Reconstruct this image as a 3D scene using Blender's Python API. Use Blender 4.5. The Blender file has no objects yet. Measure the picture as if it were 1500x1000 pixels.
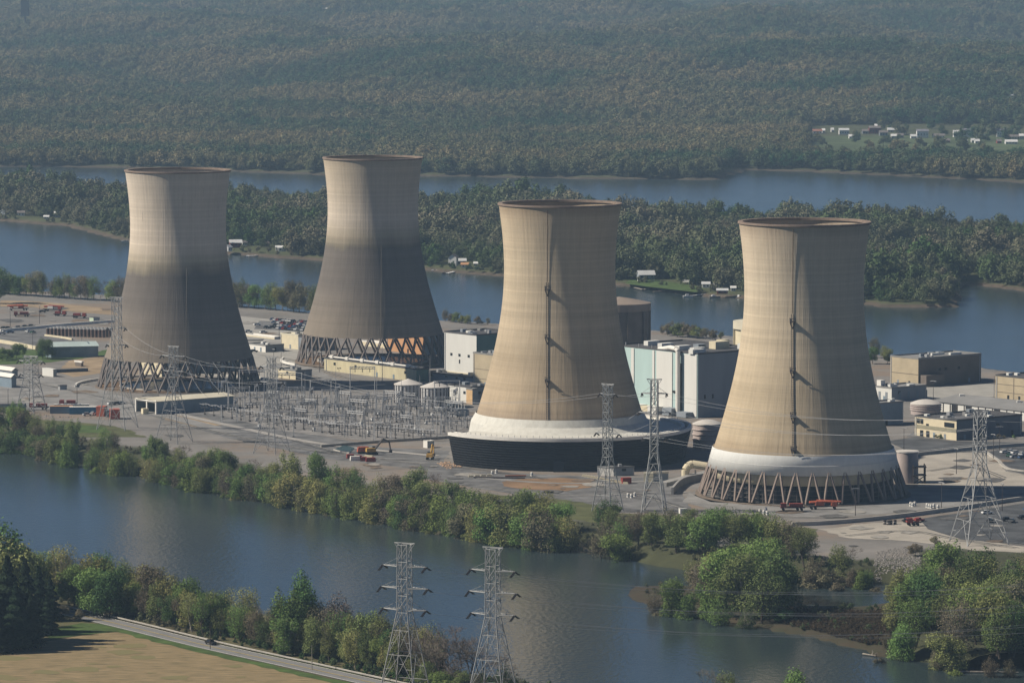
import bpy, bmesh, math, random
import numpy as np
from mathutils import Vector, Matrix
R = math.radians
random.seed(7); np.random.seed(7)
SC = bpy.context.scene
COL = SC.collection
# ------------------------------------------------------------------ camera
F, HC = 6600.0, 226.0            # focal length in px of the 1500 px wide photo, camera height over the plant ground
PITCH = math.atan(574.0 / F)
cam = bpy.data.cameras.new('Camera'); camo = bpy.data.objects.new('Camera', cam); COL.objects.link(camo)
cam.sensor_width = 36; cam.lens = 36 * F / 1500.0; cam.clip_start = 5; cam.clip_end = 40000
camo.location = (0, 0, HC); camo.rotation_euler = (math.pi / 2 - PITCH, 0, 0)
SC.camera = camo
# ------------------------------------------------------------------ sky, sun, exposure
SUN_ELEV = R(40); SUN_AZ = R(181.5)   # direction TO the sun in the xy-plane, measured from +x (left, a little towards the camera)
w = bpy.data.worlds.new('World'); SC.world = w; w.use_nodes = True
nt = w.node_tree; nt.nodes.clear()
sky = nt.nodes.new('ShaderNodeTexSky'); sky.sky_type = 'NISHITA'; sky.sun_disc = False
sky.sun_elevation = SUN_ELEV; sky.sun_rotation = math.pi / 2 - SUN_AZ
sky.air_density = 0.55; sky.dust_density = 0.2; sky.ozone_density = 6.0; sky.altitude = 100
bg = nt.nodes.new('ShaderNodeBackground'); bg.inputs['Strength'].default_value = 0.05
ow = nt.nodes.new('ShaderNodeOutputWorld')
nt.links.new(sky.outputs[0], bg.inputs[0]); nt.links.new(bg.outputs[0], ow.inputs[0])
sl = bpy.data.lights.new('Sun', 'SUN'); sl.energy = 5.0; sl.angle = R(0.6); sl.color = (1.0, 0.90, 0.76)
so = bpy.data.objects.new('Sun', sl); COL.objects.link(so)
sdir = Vector((math.cos(SUN_ELEV) * math.cos(SUN_AZ), math.cos(SUN_ELEV) * math.sin(SUN_AZ), math.sin(SUN_ELEV)))
so.rotation_euler = sdir.to_track_quat('Z', 'Y').to_euler(); so.location = (-300, 1500, 600)
SC.view_settings.view_transform = 'Standard'; SC.view_settings.look = 'None'
SC.view_settings.exposure = 0.25; SC.view_settings.gamma = 1; SC.view_settings.use_curve_mapping = False
cy = SC.cycles
cy.max_bounces = 5; cy.diffuse_bounces = 1; cy.glossy_bounces = 2; cy.transmission_bounces = 2; cy.volume_bounces = 0; cy.transparent_max_bounces = 4
cy.use_denoising = True; cy.caustics_reflective = False; cy.caustics_refractive = False
try: cy.denoiser = 'OPENIMAGEDENOISE'
except Exception: pass
# ------------------------------------------------------------------ pixel <-> world
cP, sP = math.cos(PITCH), math.sin(PITCH)
def W(px, py, z=0.0):
    u = (px - 750) / F; v = (500 - py) / F
    dy = cP + v * sP; dz = -sP + v * cP
    t = (z - HC) / dz
    return Vector((u * t, dy * t, z))
def proj(p):
    x, y, z = p[0], p[1], p[2] - HC
    d = y * cP - z * sP; up = y * sP + z * cP
    return (750 + F * x / d, 500 - F * up / d)
def zat(Y, py):                    # height of the point at depth Y seen on row py
    v = (500 - py) / F
    return HC + Y * (-sP + v * cP) / (cP + v * sP)
# ------------------------------------------------------------------ materials
MATS = {}
def mat(name, col=(.3, .3, .3), rough=0.8, var=0.12, scale=0.3, metal=0.0, bump=0.0, col2=None, ns=None, rnd=0.0, coord='Object', stretch=None):
    if name in MATS: return MATS[name]
    m = bpy.data.materials.new(name); m.use_nodes = True; MATS[name] = m
    n = m.node_tree.nodes; l = m.node_tree.links
    b = n['Principled BSDF']; b.inputs['Roughness'].default_value = rough; b.inputs['Metallic'].default_value = metal
    b.inputs['Specular IOR Level'].default_value = 0.25
    tc = n.new('ShaderNodeTexCoord'); src = tc.outputs[coord]
    if stretch:
        mp = n.new('ShaderNodeMapping'); mp.inputs['Scale'].default_value = stretch; l.new(src, mp.inputs[0]); src = mp.outputs[0]
    t = n.new('ShaderNodeTexNoise'); t.inputs['Scale'].default_value = scale; t.inputs['Detail'].default_value = 6; t.inputs['Roughness'].default_value = 0.65
    l.new(src, t.inputs['Vector'])
    r = n.new('ShaderNodeValToRGB'); r.color_ramp.elements[0].position = 0.3; r.color_ramp.elements[1].position = 0.7
    c2 = col2 or tuple(c * (1 - 2 * var) for c in col)
    r.color_ramp.elements[0].color = (*c2, 1)
    r.color_ramp.elements[1].color = (*(tuple(min(1, c * (1 + var)) for c in col) if not col2 else col), 1)
    l.new(t.outputs[0], r.inputs[0]); out = r.outputs[0]
    if rnd:
        oi = n.new('ShaderNodeObjectInfo'); hs = n.new('ShaderNodeHueSaturation')
        mr = n.new('ShaderNodeMapRange'); mr.inputs[3].default_value = 1 - rnd; mr.inputs[4].default_value = 1 + rnd
        l.new(oi.outputs['Random'], mr.inputs[0]); l.new(mr.outputs[0], hs.inputs['Value']); l.new(out, hs.inputs['Color'])
        m2 = n.new('ShaderNodeMath'); m2.operation = 'MULTIPLY_ADD'; m2.inputs[1].default_value = 0.05; m2.inputs[2].default_value = 0.475
        fr = n.new('ShaderNodeMath'); fr.operation = 'FRACT'; mm = n.new('ShaderNodeMath'); mm.operation = 'MULTIPLY'; mm.inputs[1].default_value = 7.3
        l.new(oi.outputs['Random'], mm.inputs[0]); l.new(mm.outputs[0], fr.inputs[0]); l.new(fr.outputs[0], m2.inputs[0]); l.new(m2.outputs[0], hs.inputs['Hue'])
        out = hs.outputs[0]
    l.new(out, b.inputs['Base Color'])
    if bump:
        bp = n.new('ShaderNodeBump'); bp.inputs['Strength'].default_value = 1; bp.inputs['Distance'].default_value = bump
        l.new(t.outputs[0], bp.inputs['Height']); l.new(bp.outputs[0], b.inputs['Normal'])
    m['out'] = 1
    return m
def leafmat(name, col, col2, rnd=0.25, trans=0.25):
    m = mat(name, col, 0.9, 0.2, 0.45, col2=col2, rnd=rnd)
    n = m.node_tree.nodes; l = m.node_tree.links
    b = n['Principled BSDF']; o = n['Material Output']
    src = b.inputs['Base Color'].links[0].from_socket
    tr = n.new('ShaderNodeBsdfTranslucent'); l.new(src, tr.inputs[0])
    mx = n.new('ShaderNodeMixShader'); mx.inputs[0].default_value = trans
    b.inputs['Specular IOR Level'].default_value = 0.1
    l.new(b.outputs[0], mx.inputs[1]); l.new(tr.outputs[0], mx.inputs[2]); l.new(mx.outputs[0], o.inputs[0])
    return m
# ------------------------------------------------------------------ mesh builder
class MB:
    def __init__(s): s.v = []; s.f = []; s.mi = []; s.cur = 0
    def add(s, vs, fs):
        k = len(s.v); s.v += [tuple(v) for v in vs]; s.f += [tuple(i + k for i in f) for f in fs]; s.mi += [s.cur] * len(fs)
        return s
    def box(s, c, d, rz=0.0, taper=1.0):
        x, y, z = d[0] / 2, d[1] / 2, d[2] / 2; ca, sa = math.cos(rz), math.sin(rz); vs = []
        for sz in (-1, 1):
            k = taper if sz > 0 else 1
            for sx, sy in ((-1, -1), (1, -1), (1, 1), (-1, 1)):
                a, b = sx * x * k, sy * y * k
                vs.append((c[0] + a * ca - b * sa, c[1] + a * sa + b * ca, c[2] + sz * z))
        return s.add(vs, [(3, 2, 1, 0), (4, 5, 6, 7), (0, 1, 5, 4), (1, 2, 6, 5), (2, 3, 7, 6), (3, 0, 4, 7)])
    def beam(s, p, q, w, w2=None, n=4):
        p = Vector(p); q = Vector(q); d = q - p
        if d.length < 1e-6: return s
        d.normalize(); a = d.orthogonal().normalized(); b = d.cross(a); vs = []
        for o, ww in ((p, w), (q, w if w2 is None else w2)):
            for i in range(n):
                t = 2 * math.pi * (i + .5) / n
                vs.append(o + (a * math.cos(t) + b * math.sin(t)) * ww / 2 * (1.414 if n == 4 else 1))
        fs = [(i, (i + 1) % n, n + (i + 1) % n, n + i) for i in range(n)] + [tuple(range(n - 1, -1, -1)), tuple(range(n, 2 * n))]
        return s.add(vs, fs)
    def path(s, pts, w, n=6):
        for a, b in zip(pts[:-1], pts[1:]): s.beam(a, b, w, n=n)
        return s
    def lathe(s, prof, n=48, a0=0.0, a1=2 * math.pi, closed=False, c=(0, 0)):
        full = abs(a1 - a0 - 2 * math.pi) < 1e-6; m = n if full else n + 1; vs = []
        for r, z in prof:
            for i in range(m):
                t = a0 + (a1 - a0) * i / n
                vs.append((c[0] + r * math.cos(t), c[1] + r * math.sin(t), z))
        fs = []; K = len(prof)
        for k in range(K if closed else K - 1):
            k2 = (k + 1) % K
            for i in range(n):
                j = (i + 1) % m
                fs.append((k * m + i, k * m + j, k2 * m + j, k2 * m + i))
        if not full and closed:
            fs.append(tuple(k * m for k in range(K))); fs.append(tuple(k * m + n for k in range(K - 1, -1, -1)))
        return s.add(vs, fs)
    def prism(s, poly, z0, z1):
        n = len(poly); vs = [(p[0], p[1], z0) for p in poly] + [(p[0], p[1], z1) for p in poly]
        return s.add(vs, [tuple(range(n - 1, -1, -1)), tuple(range(n, 2 * n))] + [(i, (i + 1) % n, n + (i + 1) % n, n + i) for i in range(n)])
    def build(s, name, m, parent=None, smooth=False, loc=None):
        me = bpy.data.meshes.new(name); me.from_pydata(s.v, [], s.f)
        for mm in (m if isinstance(m, (list, tuple)) else [m]): me.materials.append(mm)
        if any(s.mi): me.polygons.foreach_set('material_index', s.mi)
        if smooth: me.polygons.foreach_set('use_smooth', [True] * len(me.polygons))
        me.update()
        o = bpy.data.objects.new(name, me); COL.objects.link(o)
        if parent: o.parent = parent
        if loc is not None: o.location = loc
        return o
def tag(o, label, cat, group=None):
    o['label'] = label; o['category'] = cat
    if group: o['group'] = group
    return o
def thing(name, label, cat, loc=(0, 0, 0), rz=0.0, group=None):
    o = bpy.data.objects.new(name, None); COL.objects.link(o); o.location = loc; o.rotation_euler = (0, 0, rz); o.empty_display_size = 2
    return tag(o, label, cat, group)
def struct(o, kind='structure'): o['kind'] = kind; return o
def copy_tree(o, parent=None):
    c = o.copy(); COL.objects.link(c)
    if parent is not None: c.parent = parent
    for ch in CH.get(o.name, []): copy_tree(ch, c)
    return c
CH = {}
def proto(o):                       # remember children for copy_tree
    bpy.context.view_layer.update()
    def rec(x):
        CH[x.name] = list(x.children)
        for y in x.children: rec(y)
    rec(o); return o
def dup(o, loc, rz=0.0, label=None, group=None, scale=None):
    c = copy_tree(o); c.location = loc; c.rotation_euler = (0, 0, rz)
    if label: c['label'] = label
    if group: c['group'] = group
    if scale: c.scale = scale if hasattr(scale, '__len__') else (scale,) * 3
    return c
ORD = ['first', 'second', 'third', 'fourth', 'fifth', 'sixth', 'seventh', 'eighth', 'ninth', 'tenth', 'eleventh', 'twelfth', 'thirteenth', 'fourteenth', 'fifteenth', 'sixteenth', 'seventeenth', 'eighteenth', 'nineteenth', 'twentieth']
def ordw(i):
    return ORD[i] if i < 20 else ('twenty-' + ORD[i - 20] if i < 29 else ('thirtieth' if i == 29 else 'thirty-' + ORD[min(8, i - 30)]))
PEND = []
def later(o, desc, place): PEND.append((o, desc, place))
def flush_labels():
    g = {}
    for o, d, p in PEND: g.setdefault((d, p), []).append(o)
    for (d, p), os_ in g.items():
        os_.sort(key=lambda o: proj(o.location)[0])
        for i, o in enumerate(os_):
            if len(os_) == 1: o['label'] = f'{d} {p}'
            elif i == len(os_) - 1: o['label'] = f'{d} {p}, rightmost such'
            elif i == 0: o['label'] = f'{d} {p}, leftmost such'
            else: o['label'] = f'{d} {p}, {ordw(i)} from left'
# smooth numpy noise
_r = np.random.RandomState(3); _perm = _r.rand(256, 256)
def vnoise(x, y):
    xi = np.floor(x).astype(int); yi = np.floor(y).astype(int); fx = x - xi; fy = y - yi
    fx = fx * fx * (3 - 2 * fx); fy = fy * fy * (3 - 2 * fy)
    g = lambda a, b: _perm[a & 255, b & 255]
    return (g(xi, yi) * (1 - fx) + g(xi + 1, yi) * fx) * (1 - fy) + (g(xi, yi + 1) * (1 - fx) + g(xi + 1, yi + 1) * fx) * fy
def fbm(x, y, o=4):
    s = 0; a = .5
    for i in range(o): s = s + a * vnoise(x * 2 ** i + 17.3 * i, y * 2 ** i + 5.1 * i); a *= .5
    return s
def sdf(X, Y, poly):               # signed distance, positive inside
    P = np.array([(p[0], p[1]) for p in poly]); d = np.full(X.shape, 1e18); ins = np.zeros(X.shape, bool)
    n = len(P)
    for i in range(n):
        a = P[i]; b = P[(i + 1) % n]; e = b - a
        wx = X - a[0]; wy = Y - a[1]; t = np.clip((wx * e[0] + wy * e[1]) / (e @ e + 1e-9), 0, 1)
        d = np.minimum(d, (wx - t * e[0]) ** 2 + (wy - t * e[1]) ** 2)
        c = ((a[1] > Y) != (b[1] > Y)); xx = a[0] + (Y - a[1]) / (b[1] - a[1] + 1e-12) * (b[0] - a[0])
        ins ^= (c & (X < xx))
    d = np.sqrt(d); return np.where(ins, d, -d)
# ================================================================== SETTING: water, land, hills
WZ = -5.0
def water_mat():
    m = bpy.data.materials.new('river_water'); m.use_nodes = True; n = m.node_tree.nodes; l = m.node_tree.links
    b = n['Principled BSDF']; b.inputs['Roughness'].default_value = 0.16; b.inputs['IOR'].default_value = 1.33
    tc = n.new('ShaderNodeTexCoord')
    def noise(sc, st, det=3):
        mp = n.new('ShaderNodeMapping'); mp.inputs['Scale'].default_value = st; l.new(tc.outputs['Object'], mp.inputs[0])
        t = n.new('ShaderNodeTexNoise'); t.inputs['Scale'].default_value = sc; t.inputs['Detail'].default_value = det; l.new(mp.outputs[0], t.inputs['Vector']); return t
    big = noise(0.006, (1, .35, 1), 4)
    r = n.new('ShaderNodeValToRGB'); r.color_ramp.elements[0].position = .35; r.color_ramp.elements[1].position = .7
    r.color_ramp.elements[0].color = (0.026, 0.041, 0.046, 1); r.color_ramp.elements[1].color = (0.040, 0.055, 0.056, 1)
    l.new(big.outputs[0], r.inputs[0]); l.new(r.outputs[0], b.inputs['Base Color'])
    a = noise(0.55, (1, .6, 1), 4); c = noise(0.03, (1, .3, 1), 4)
    ml = n.new('ShaderNodeMath'); ml.operation = 'MULTIPLY'; mr = n.new('ShaderNodeMapRange'); mr.inputs[1].default_value = .3; mr.inputs[2].default_value = .7; mr.inputs[3].default_value = .35; mr.inputs[4].default_value = 1.0
    l.new(c.outputs[0], mr.inputs[0]); l.new(a.outputs[0], ml.inputs[0]); l.new(mr.outputs[0], ml.inputs[1])
    bp = n.new('ShaderNodeBump'); bp.inputs['Strength'].default_value = 1.0; bp.inputs['Distance'].default_value = 0.24
    l.new(ml.outputs[0], bp.inputs['Height']); l.new(bp.outputs[0], b.inputs['Normal'])
    return m
m_water = water_mat()
b = MB(); b.add([(-4000, 300, WZ), (4000, 300, WZ), (4000, 9000, WZ), (-4000, 9000, WZ)], [(0, 1, 2, 3)])
struct(b.build('river', m_water))
def land_mat(name, top, top2, bank, bank2, zb=-1.2, zs=2.5, scale=.03, dirt=None):
    m = bpy.data.materials.new(name); m.use_nodes = True; n = m.node_tree.nodes; l = m.node_tree.links
    b = n['Principled BSDF']; b.inputs['Roughness'].default_value = .95; b.inputs['Specular IOR Level'].default_value = .15
    g = n.new('ShaderNodeNewGeometry'); sx = n.new('ShaderNodeSeparateXYZ'); l.new(g.outputs['Position'], sx.inputs[0])
    def ramp(a, b_, sc, p0=.35, p1=.68, det=8):
        t = n.new('ShaderNodeTexNoise'); t.inputs['Scale'].default_value = sc; t.inputs['Detail'].default_value = det; t.inputs['Roughness'].default_value = .7; l.new(g.outputs['Position'], t.inputs['Vector'])
        r = n.new('ShaderNodeValToRGB'); r.color_ramp.elements[0].position = p0; r.color_ramp.elements[1].position = p1
        r.color_ramp.elements[0].color = (*a, 1); r.color_ramp.elements[1].color = (*b_, 1); l.new(t.outputs[0], r.inputs[0]); return r
    rt = ramp(top2, top, scale); rb = ramp(bank2, bank, .12)
    out = rt.outputs[0]
    if dirt:
        rd = ramp((0, 0, 0), (1, 1, 1), .011, .5, .62, 5); mx0 = n.new('ShaderNodeMix'); mx0.data_type = 'RGBA'; mx0.inputs[7].default_value = (*dirt, 1)
        ml = n.new('ShaderNodeMath'); ml.operation = 'MULTIPLY'; ml.inputs[1].default_value = .7; l.new(rd.outputs[0], ml.inputs[0])
        l.new(ml.outputs[0], mx0.inputs[0]); l.new(out, mx0.inputs[6]); out = mx0.outputs[2]
    mr = n.new('ShaderNodeMapRange'); mr.inputs[1].default_value = zb - zs / 2; mr.inputs[2].default_value = zb + zs / 2; l.new(sx.outputs[2], mr.inputs[0])
    mx = n.new('ShaderNodeMix'); mx.data_type = 'RGBA'; l.new(mr.outputs[0], mx.inputs[0]); l.new(rb.outputs[0], mx.inputs[6]); l.new(out, mx.inputs[7])
    out = mx.outputs[2]
    for an, ca, cb in (('scrub', (.068, .074, .036), (.042, .046, .024)), ('marsh', (.066, .050, .034), (.045, .046, .026))):
        at = n.new('ShaderNodeAttribute'); at.attribute_name = an; rr = ramp(cb, ca, .14); m3 = n.new('ShaderNodeMix'); m3.data_type = 'RGBA'
        l.new(at.outputs['Fac'], m3.inputs[0]); l.new(out, m3.inputs[6]); l.new(rr.outputs[0], m3.inputs[7]); out = m3.outputs[2]
    l.new(out, b.inputs['Base Color'])
    return m
m_plant = land_mat('plant_ground', (.25, .235, .22), (.155, .15, .14), (.062, .048, .036), (.038, .034, .024), zb=-.35, zs=.5, dirt=(.23, .17, .12))
m_isle = land_mat('island_ground', (.09, .10, .045), (.06, .07, .035), (.13, .10, .075), (.07, .06, .045), zb=-3.3, zs=1.2)
m_near = land_mat('near_bank_ground', (.12, .115, .055), (.085, .075, .045), (.07, .065, .04), (.05, .05, .03), zb=-1.5)
m_hill = land_mat('hill_ground', (.09, .10, .05), (.06, .065, .035), (.10, .085, .06), (.06, .05, .04), zb=-3.5, zs=1.2)
def heightfield(name, m, x0, x1, y0, y1, st, hfun, attrs=None):
    xs = np.arange(x0, x1 + st, st); ys = np.arange(y0, y1 + st, st); X, Y = np.meshgrid(xs, ys); Z = hfun(X, Y)
    nx, ny = len(xs), len(ys); V = np.stack([X.ravel(), Y.ravel(), Z.ravel()], 1)
    i = np.arange(nx * ny).reshape(ny, nx); Q = np.stack([i[:-1, :-1], i[:-1, 1:], i[1:, 1:], i[1:, :-1]], -1).reshape(-1, 4)
    zq = Z.ravel()[Q].max(1); Q = Q[zq > WZ - 2.9]           # drop cells wholly under the water
    used = np.unique(Q); mp = -np.ones(nx * ny, int); mp[used] = np.arange(len(used)); V = V[used]; Q = mp[Q]
    me = bpy.data.meshes.new(name); me.vertices.add(len(V)); me.vertices.foreach_set('co', V.ravel())
    me.loops.add(Q.size); me.loops.foreach_set('vertex_index', Q.ravel().astype(np.int32))
    me.polygons.add(len(Q)); me.polygons.foreach_set('loop_start', np.arange(0, Q.size, 4, dtype=np.int32))
    me.polygons.foreach_set('use_smooth', np.ones(len(Q), bool)); me.update(calc_edges=True); me.materials.append(m)
    for an, fn in (attrs or {}).items():
        a_ = me.attributes.new(an, 'FLOAT', 'POINT'); a_.data.foreach_set('value', np.clip(fn(V[:, 0], V[:, 1]), 0, 1).astype(np.float32))
    o = bpy.data.objects.new(name, me); COL.objects.link(o); return struct(o)
def bankfun(polys, top=0.0, width=11.0, rag=5.0):
    def f(X, Y):
        d = np.full(X.shape, -1e9)
        for p in polys: d = np.maximum(d, sdf(X, Y, p))
        d = d + (fbm(X / 22, Y / 30) - .47) * 2 * rag
        t = np.clip((d + 2.5) / width, -.25, 1); s = np.where(t > 0, t * t * (3 - 2 * t) if False else 1 - (1 - t) ** 2, t)
        z = WZ - .8 + s * (top - WZ + .8)
        return np.minimum(z, top)
    return f
def PW(l): return [W(x, y, WZ) for x, y in l]
S_ISL = [(-330, 600), (-150, 628), (0, 655), (27, 657), (67, 667), (120, 679), (160, 684), (208, 695), (240, 699), (280, 709), (333, 719), (373, 725), (400, 730), (450, 740), (517, 750), (600, 765), (660, 773), (700, 783), (767, 793), (843, 800), (893, 808), (933, 820), (1000, 832), (1080, 840), (1156, 848), (1200, 852), (1250, 858), (1300, 853), (1335, 862)]
S_RIGHT = [(1310, 885), (1270, 893), (1230, 893), (1150, 889), (1080, 872), (1000, 862), (940, 862), (930, 870), (933, 876), (981, 893), (1021, 898), (1067, 911), (1101, 914), (1147, 924), (1193, 933), (1273, 953), (1281, 960), (1340, 968), (1428, 981), (1500, 989), (1800, 1010)]
ISL_FAR = [(2000, 640), (1620, 570), (1500, 556), (1440, 548), (1280, 528), (1085, 503), (950, 492), (735, 484), (640, 478), (470, 468), (350, 455), (160, 441), (0, 432), (-150, 425), (-330, 415)]
isl = PW(S_ISL) + PW(S_RIGHT) + PW(ISL_FAR)
_ih = bankfun([isl], 0.0, 13)
spit_poly = PW([(900, 872), (935, 850), (1000, 850), (1080, 850), (1150, 878), (1230, 886), (1345, 880), (1350, 960), (1273, 975), (1180, 950), (1060, 930), (980, 905), (915, 890)])
def isl_h(X, Y):
    z = _ih(X, Y); s_ = np.clip(sdf(X, Y, spit_poly) / 14 + .6, 0, 1); return np.minimum(z, -3.7 * s_ + 0.0)
shore_line = PW(S_ISL[1:] ); right_poly = [W(x, y, -2) for x, y in ((1316, 830), (1350, 812), (1420, 812), (1640, 822), (1640, 1000), (1300, 1000))]
def near_shore(X, Y):
    d = np.full(X.shape, 1e9)
    for a, b_ in zip(shore_line[:-1], shore_line[1:]):
        e = b_ - a; t = np.clip(((X - a.x) * e.x + (Y - a.y) * e.y) / (e.x ** 2 + e.y ** 2), 0, 1); d = np.minimum(d, np.hypot(X - a.x - t * e.x, Y - a.y - t * e.y))
    return d
def scrub_f(X, Y):
    d = near_shore(X, Y); w_ = 34 + 26 * (fbm(X / 40, Y / 40) - .47); a_ = np.clip((w_ - d) / 5, 0, 1); b_ = np.clip(sdf(X, Y, right_poly) / 5 + .5, 0, 1); return np.maximum(a_, b_) * .95
heightfield('plant_island_ground', m_plant, -520, 620, 1440, 3250, 5.0, isl_h, {'scrub': scrub_f, 'marsh': lambda X, Y: np.clip((sdf(X, Y, spit_poly) - 5 + 8 * (fbm(X / 12, Y / 12) - .47)) / 5, 0, 1)})
N_SHORE = [(-300, 790), (-100, 845), (0, 868), (100, 885), (200, 905), (330, 935), (450, 962), (600, 992), (760, 1022), (900, 1036), (1050, 1045), (1200, 1052), (1500, 1075), (1800, 1090)]
near = PW(N_SHORE) + [Vector((900, 500, 0)), Vector((-900, 500, 0))]
heightfield('near_bank_ground', m_near, -420, 460, 1000, 1720, 5.0, bankfun([near], 0.0, 11))
I2_NEAR = [(-400, 318), (-100, 322), (0, 323), (60, 328), (100, 331), (150, 345), (190, 354), (260, 364), (340, 373), (400, 377), (470, 381), (560, 390), (620, 395), (665, 399), (735, 405), (830, 412), (905, 418), (945, 421), (1000, 430), (1040, 434), (1085, 437), (1180, 443), (1270, 446), (1300, 449), (1340, 451), (1395, 449), (1404, 440), (1400, 425), (1412, 417), (1440, 419), (1500, 426), (1700, 440)]
I2_FAR = [(1900, 372), (1500, 346), (1300, 342), (1100, 335), (900, 322), (760, 312), (620, 308), (470, 304), (340, 296), (200, 289), (0, 284), (-400, 276)]
isle2 = PW(I2_NEAR) + PW(I2_FAR)
heightfield('wooded_island_ground', m_isle, -1100, 900, 2700, 4700, 9.0, bankfun([isle2], -2.2, 9, 7))
F_SHORE = [(-500, 238), (-150, 242), (0, 244), (150, 245), (340, 251), (480, 256), (700, 259), (900, 262), (1000, 263), (1060, 263), (1070, 255), (1080, 249), (1180, 251), (1300, 257), (1400, 262), (1500, 267), (1700, 272), (2000, 280)]
fs_ = PW(F_SHORE) + [Vector((4500, 16500, 0)), Vector((-4500, 16500, 0))]
_hp = bankfun([fs_], -2.0, 10, 7)
def hill_h(X, Y):
    base = np.interp(Y, [5500, 5800, 6400, 7200, 8200, 9800, 12000, 14000, 17000], [-2, 2, 28, 47, 60, 74, 95, 140, 170])
    n = fbm(X / 560 + 3.1, Y / 1000 + 1.7, 4) - .47; n2 = fbm(X / 210 + 9.2, Y / 300 + 4.4, 3) - .43
    amp = np.clip((Y - 5700) / 900, 0, 1)
    return base + amp * (n * np.interp(Y, [6000, 9000], [90, 150]) + n2 * 44)
def far_h(X, Y):
    z = _hp(X, Y); h = hill_h(X, Y); return np.where(Y > 5550, np.maximum(z, h), z)
heightfield('far_hills', m_hill, -2400, 2400, 4200, 15500, 26.0, far_h)

# ------------------------------------------------------------------ haze
hz = MB(); hz.box((0, 8200, 116), (7400, 17000, 250))
mh = bpy.data.materials.new('haze_air'); mh.use_nodes = True; n = mh.node_tree.nodes; l = mh.node_tree.links; n.remove(n['Principled BSDF'])
pv = n.new('ShaderNodeVolumePrincipled'); pv.inputs['Color'].default_value = (.52, .76, 1.0, 1); pv.inputs['Density'].default_value = 0.000056; pv.inputs['Anisotropy'].default_value = 0.2
l.new(pv.outputs[0], n['Material Output'].inputs['Volume'])
struct(hz.build('haze', mh), 'stuff')

# ------------------------------------------------------------------ ground sheets (roads, yards, dirt, grass)
m_asph = mat('asphalt', (.165, .165, .165), .9, .3, .09); m_dark = mat('dark_asphalt', (.09, .095, .10), .9, .3, .08)
m_road = mat('worn_road', (.25, .245, .235), .92, .2, .07); m_grav = mat('pale_gravel', (.38, .35, .30), .95, .14, .07, bump=.1)
m_dirt = mat('brown_dirt', (.24, .155, .09), .95, .2, .06); m_tan = mat('tan_dirt', (.33, .25, .16), .95, .2, .05)
m_grass = mat('spring_grass', (.07, .115, .028), .95, .25, .15); m_dgrass = mat('dull_grass', (.10, .11, .045), .95, .25, .1)
m_paint = mat('road_paint', (.75, .74, .70), .8, .08, .5); m_conc = mat('concrete', (.42, .40, .36), .9, .12, .15)
m_conc2 = mat('grey_concrete', (.30, .295, .28), .9, .12, .15); m_mud = mat('mud_shore', (.15, .105, .075), .9, .2, .1)
_lv = [0]
def sheet(name, pts, m, lvl=1, world=False, edge=True, rag=0):
    P = [p if world else W(p[0], p[1], 0) for p in pts]
    z = 0.03 * lvl + 0.004 * (_lv[0] % 7); _lv[0] += 1
    if rag:                          # wobbling outline
        Q = []
        for a, b_ in zip(P, P[1:] + P[:1]):
            k = max(1, int((b_ - a).length / 5)); nn = Vector((-(b_ - a).y, (b_ - a).x, 0)).normalized()
            for i in range(k): Q.append(a.lerp(b_, i / k) + nn * random.uniform(-rag, rag))
        P = Q
    bm = bmesh.new(); vs = [bm.verts.new((p.x, p.y, z)) for p in P]; f = bm.faces.new(vs)
    if f.normal.z < 0: f.normal_flip()
    bmesh.ops.triangulate(bm, faces=bm.faces[:]); bm.normal_update()
    for ff in bm.faces:
        if ff.normal.z < 0: ff.normal_flip()
    me = bpy.data.meshes.new(name); bm.to_mesh(me); bm.free(); me.materials.append(m)
    o = bpy.data.objects.new(name, me); COL.objects.link(o); return struct(o)
def _d(): pass
def smooth_line(P, k=6):
    out = []; n = len(P)
    for i in range(n - 1):
        p0 = P[max(0, i - 1)]; p1 = P[i]; p2 = P[i + 1]; p3 = P[min(n - 1, i + 2)]
        for j in range(k):
            t = j / k; out.append(.5 * ((2 * p1) + (p2 - p0) * t + (2 * p0 - 5 * p1 + 4 * p2 - p3) * t * t + (3 * p1 - p0 - 3 * p2 + p3) * t ** 3))
    out.append(P[-1]); return out
def ribbon(name, pts, wd, m, lvl=2, off=0.0, zz=None, kind=True):
    P = smooth_line([p if isinstance(p, Vector) else W(p[0], p[1], 0) for p in pts]); z = (0.03 * lvl + 0.004 * (_lv[0] % 7)) if zz is None else zz; _lv[0] += 1
    b = MB(); vs = []
    for i, p in enumerate(P):
        d = (P[min(i + 1, len(P) - 1)] - P[max(0, i - 1)]); nn = Vector((-d.y, d.x, 0)).normalized()
        vs += [(p + nn * (off - wd / 2)).to_tuple()[:2] + (z,), (p + nn * (off + wd / 2)).to_tuple()[:2] + (z,)]
    b.add(vs, [(2 * i, 2 * i + 1, 2 * i + 3, 2 * i + 2) for i in range(len(P) - 1)])
    b.f = [f[::-1] for f in b.f]
    return struct(b.build(name, m))
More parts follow.
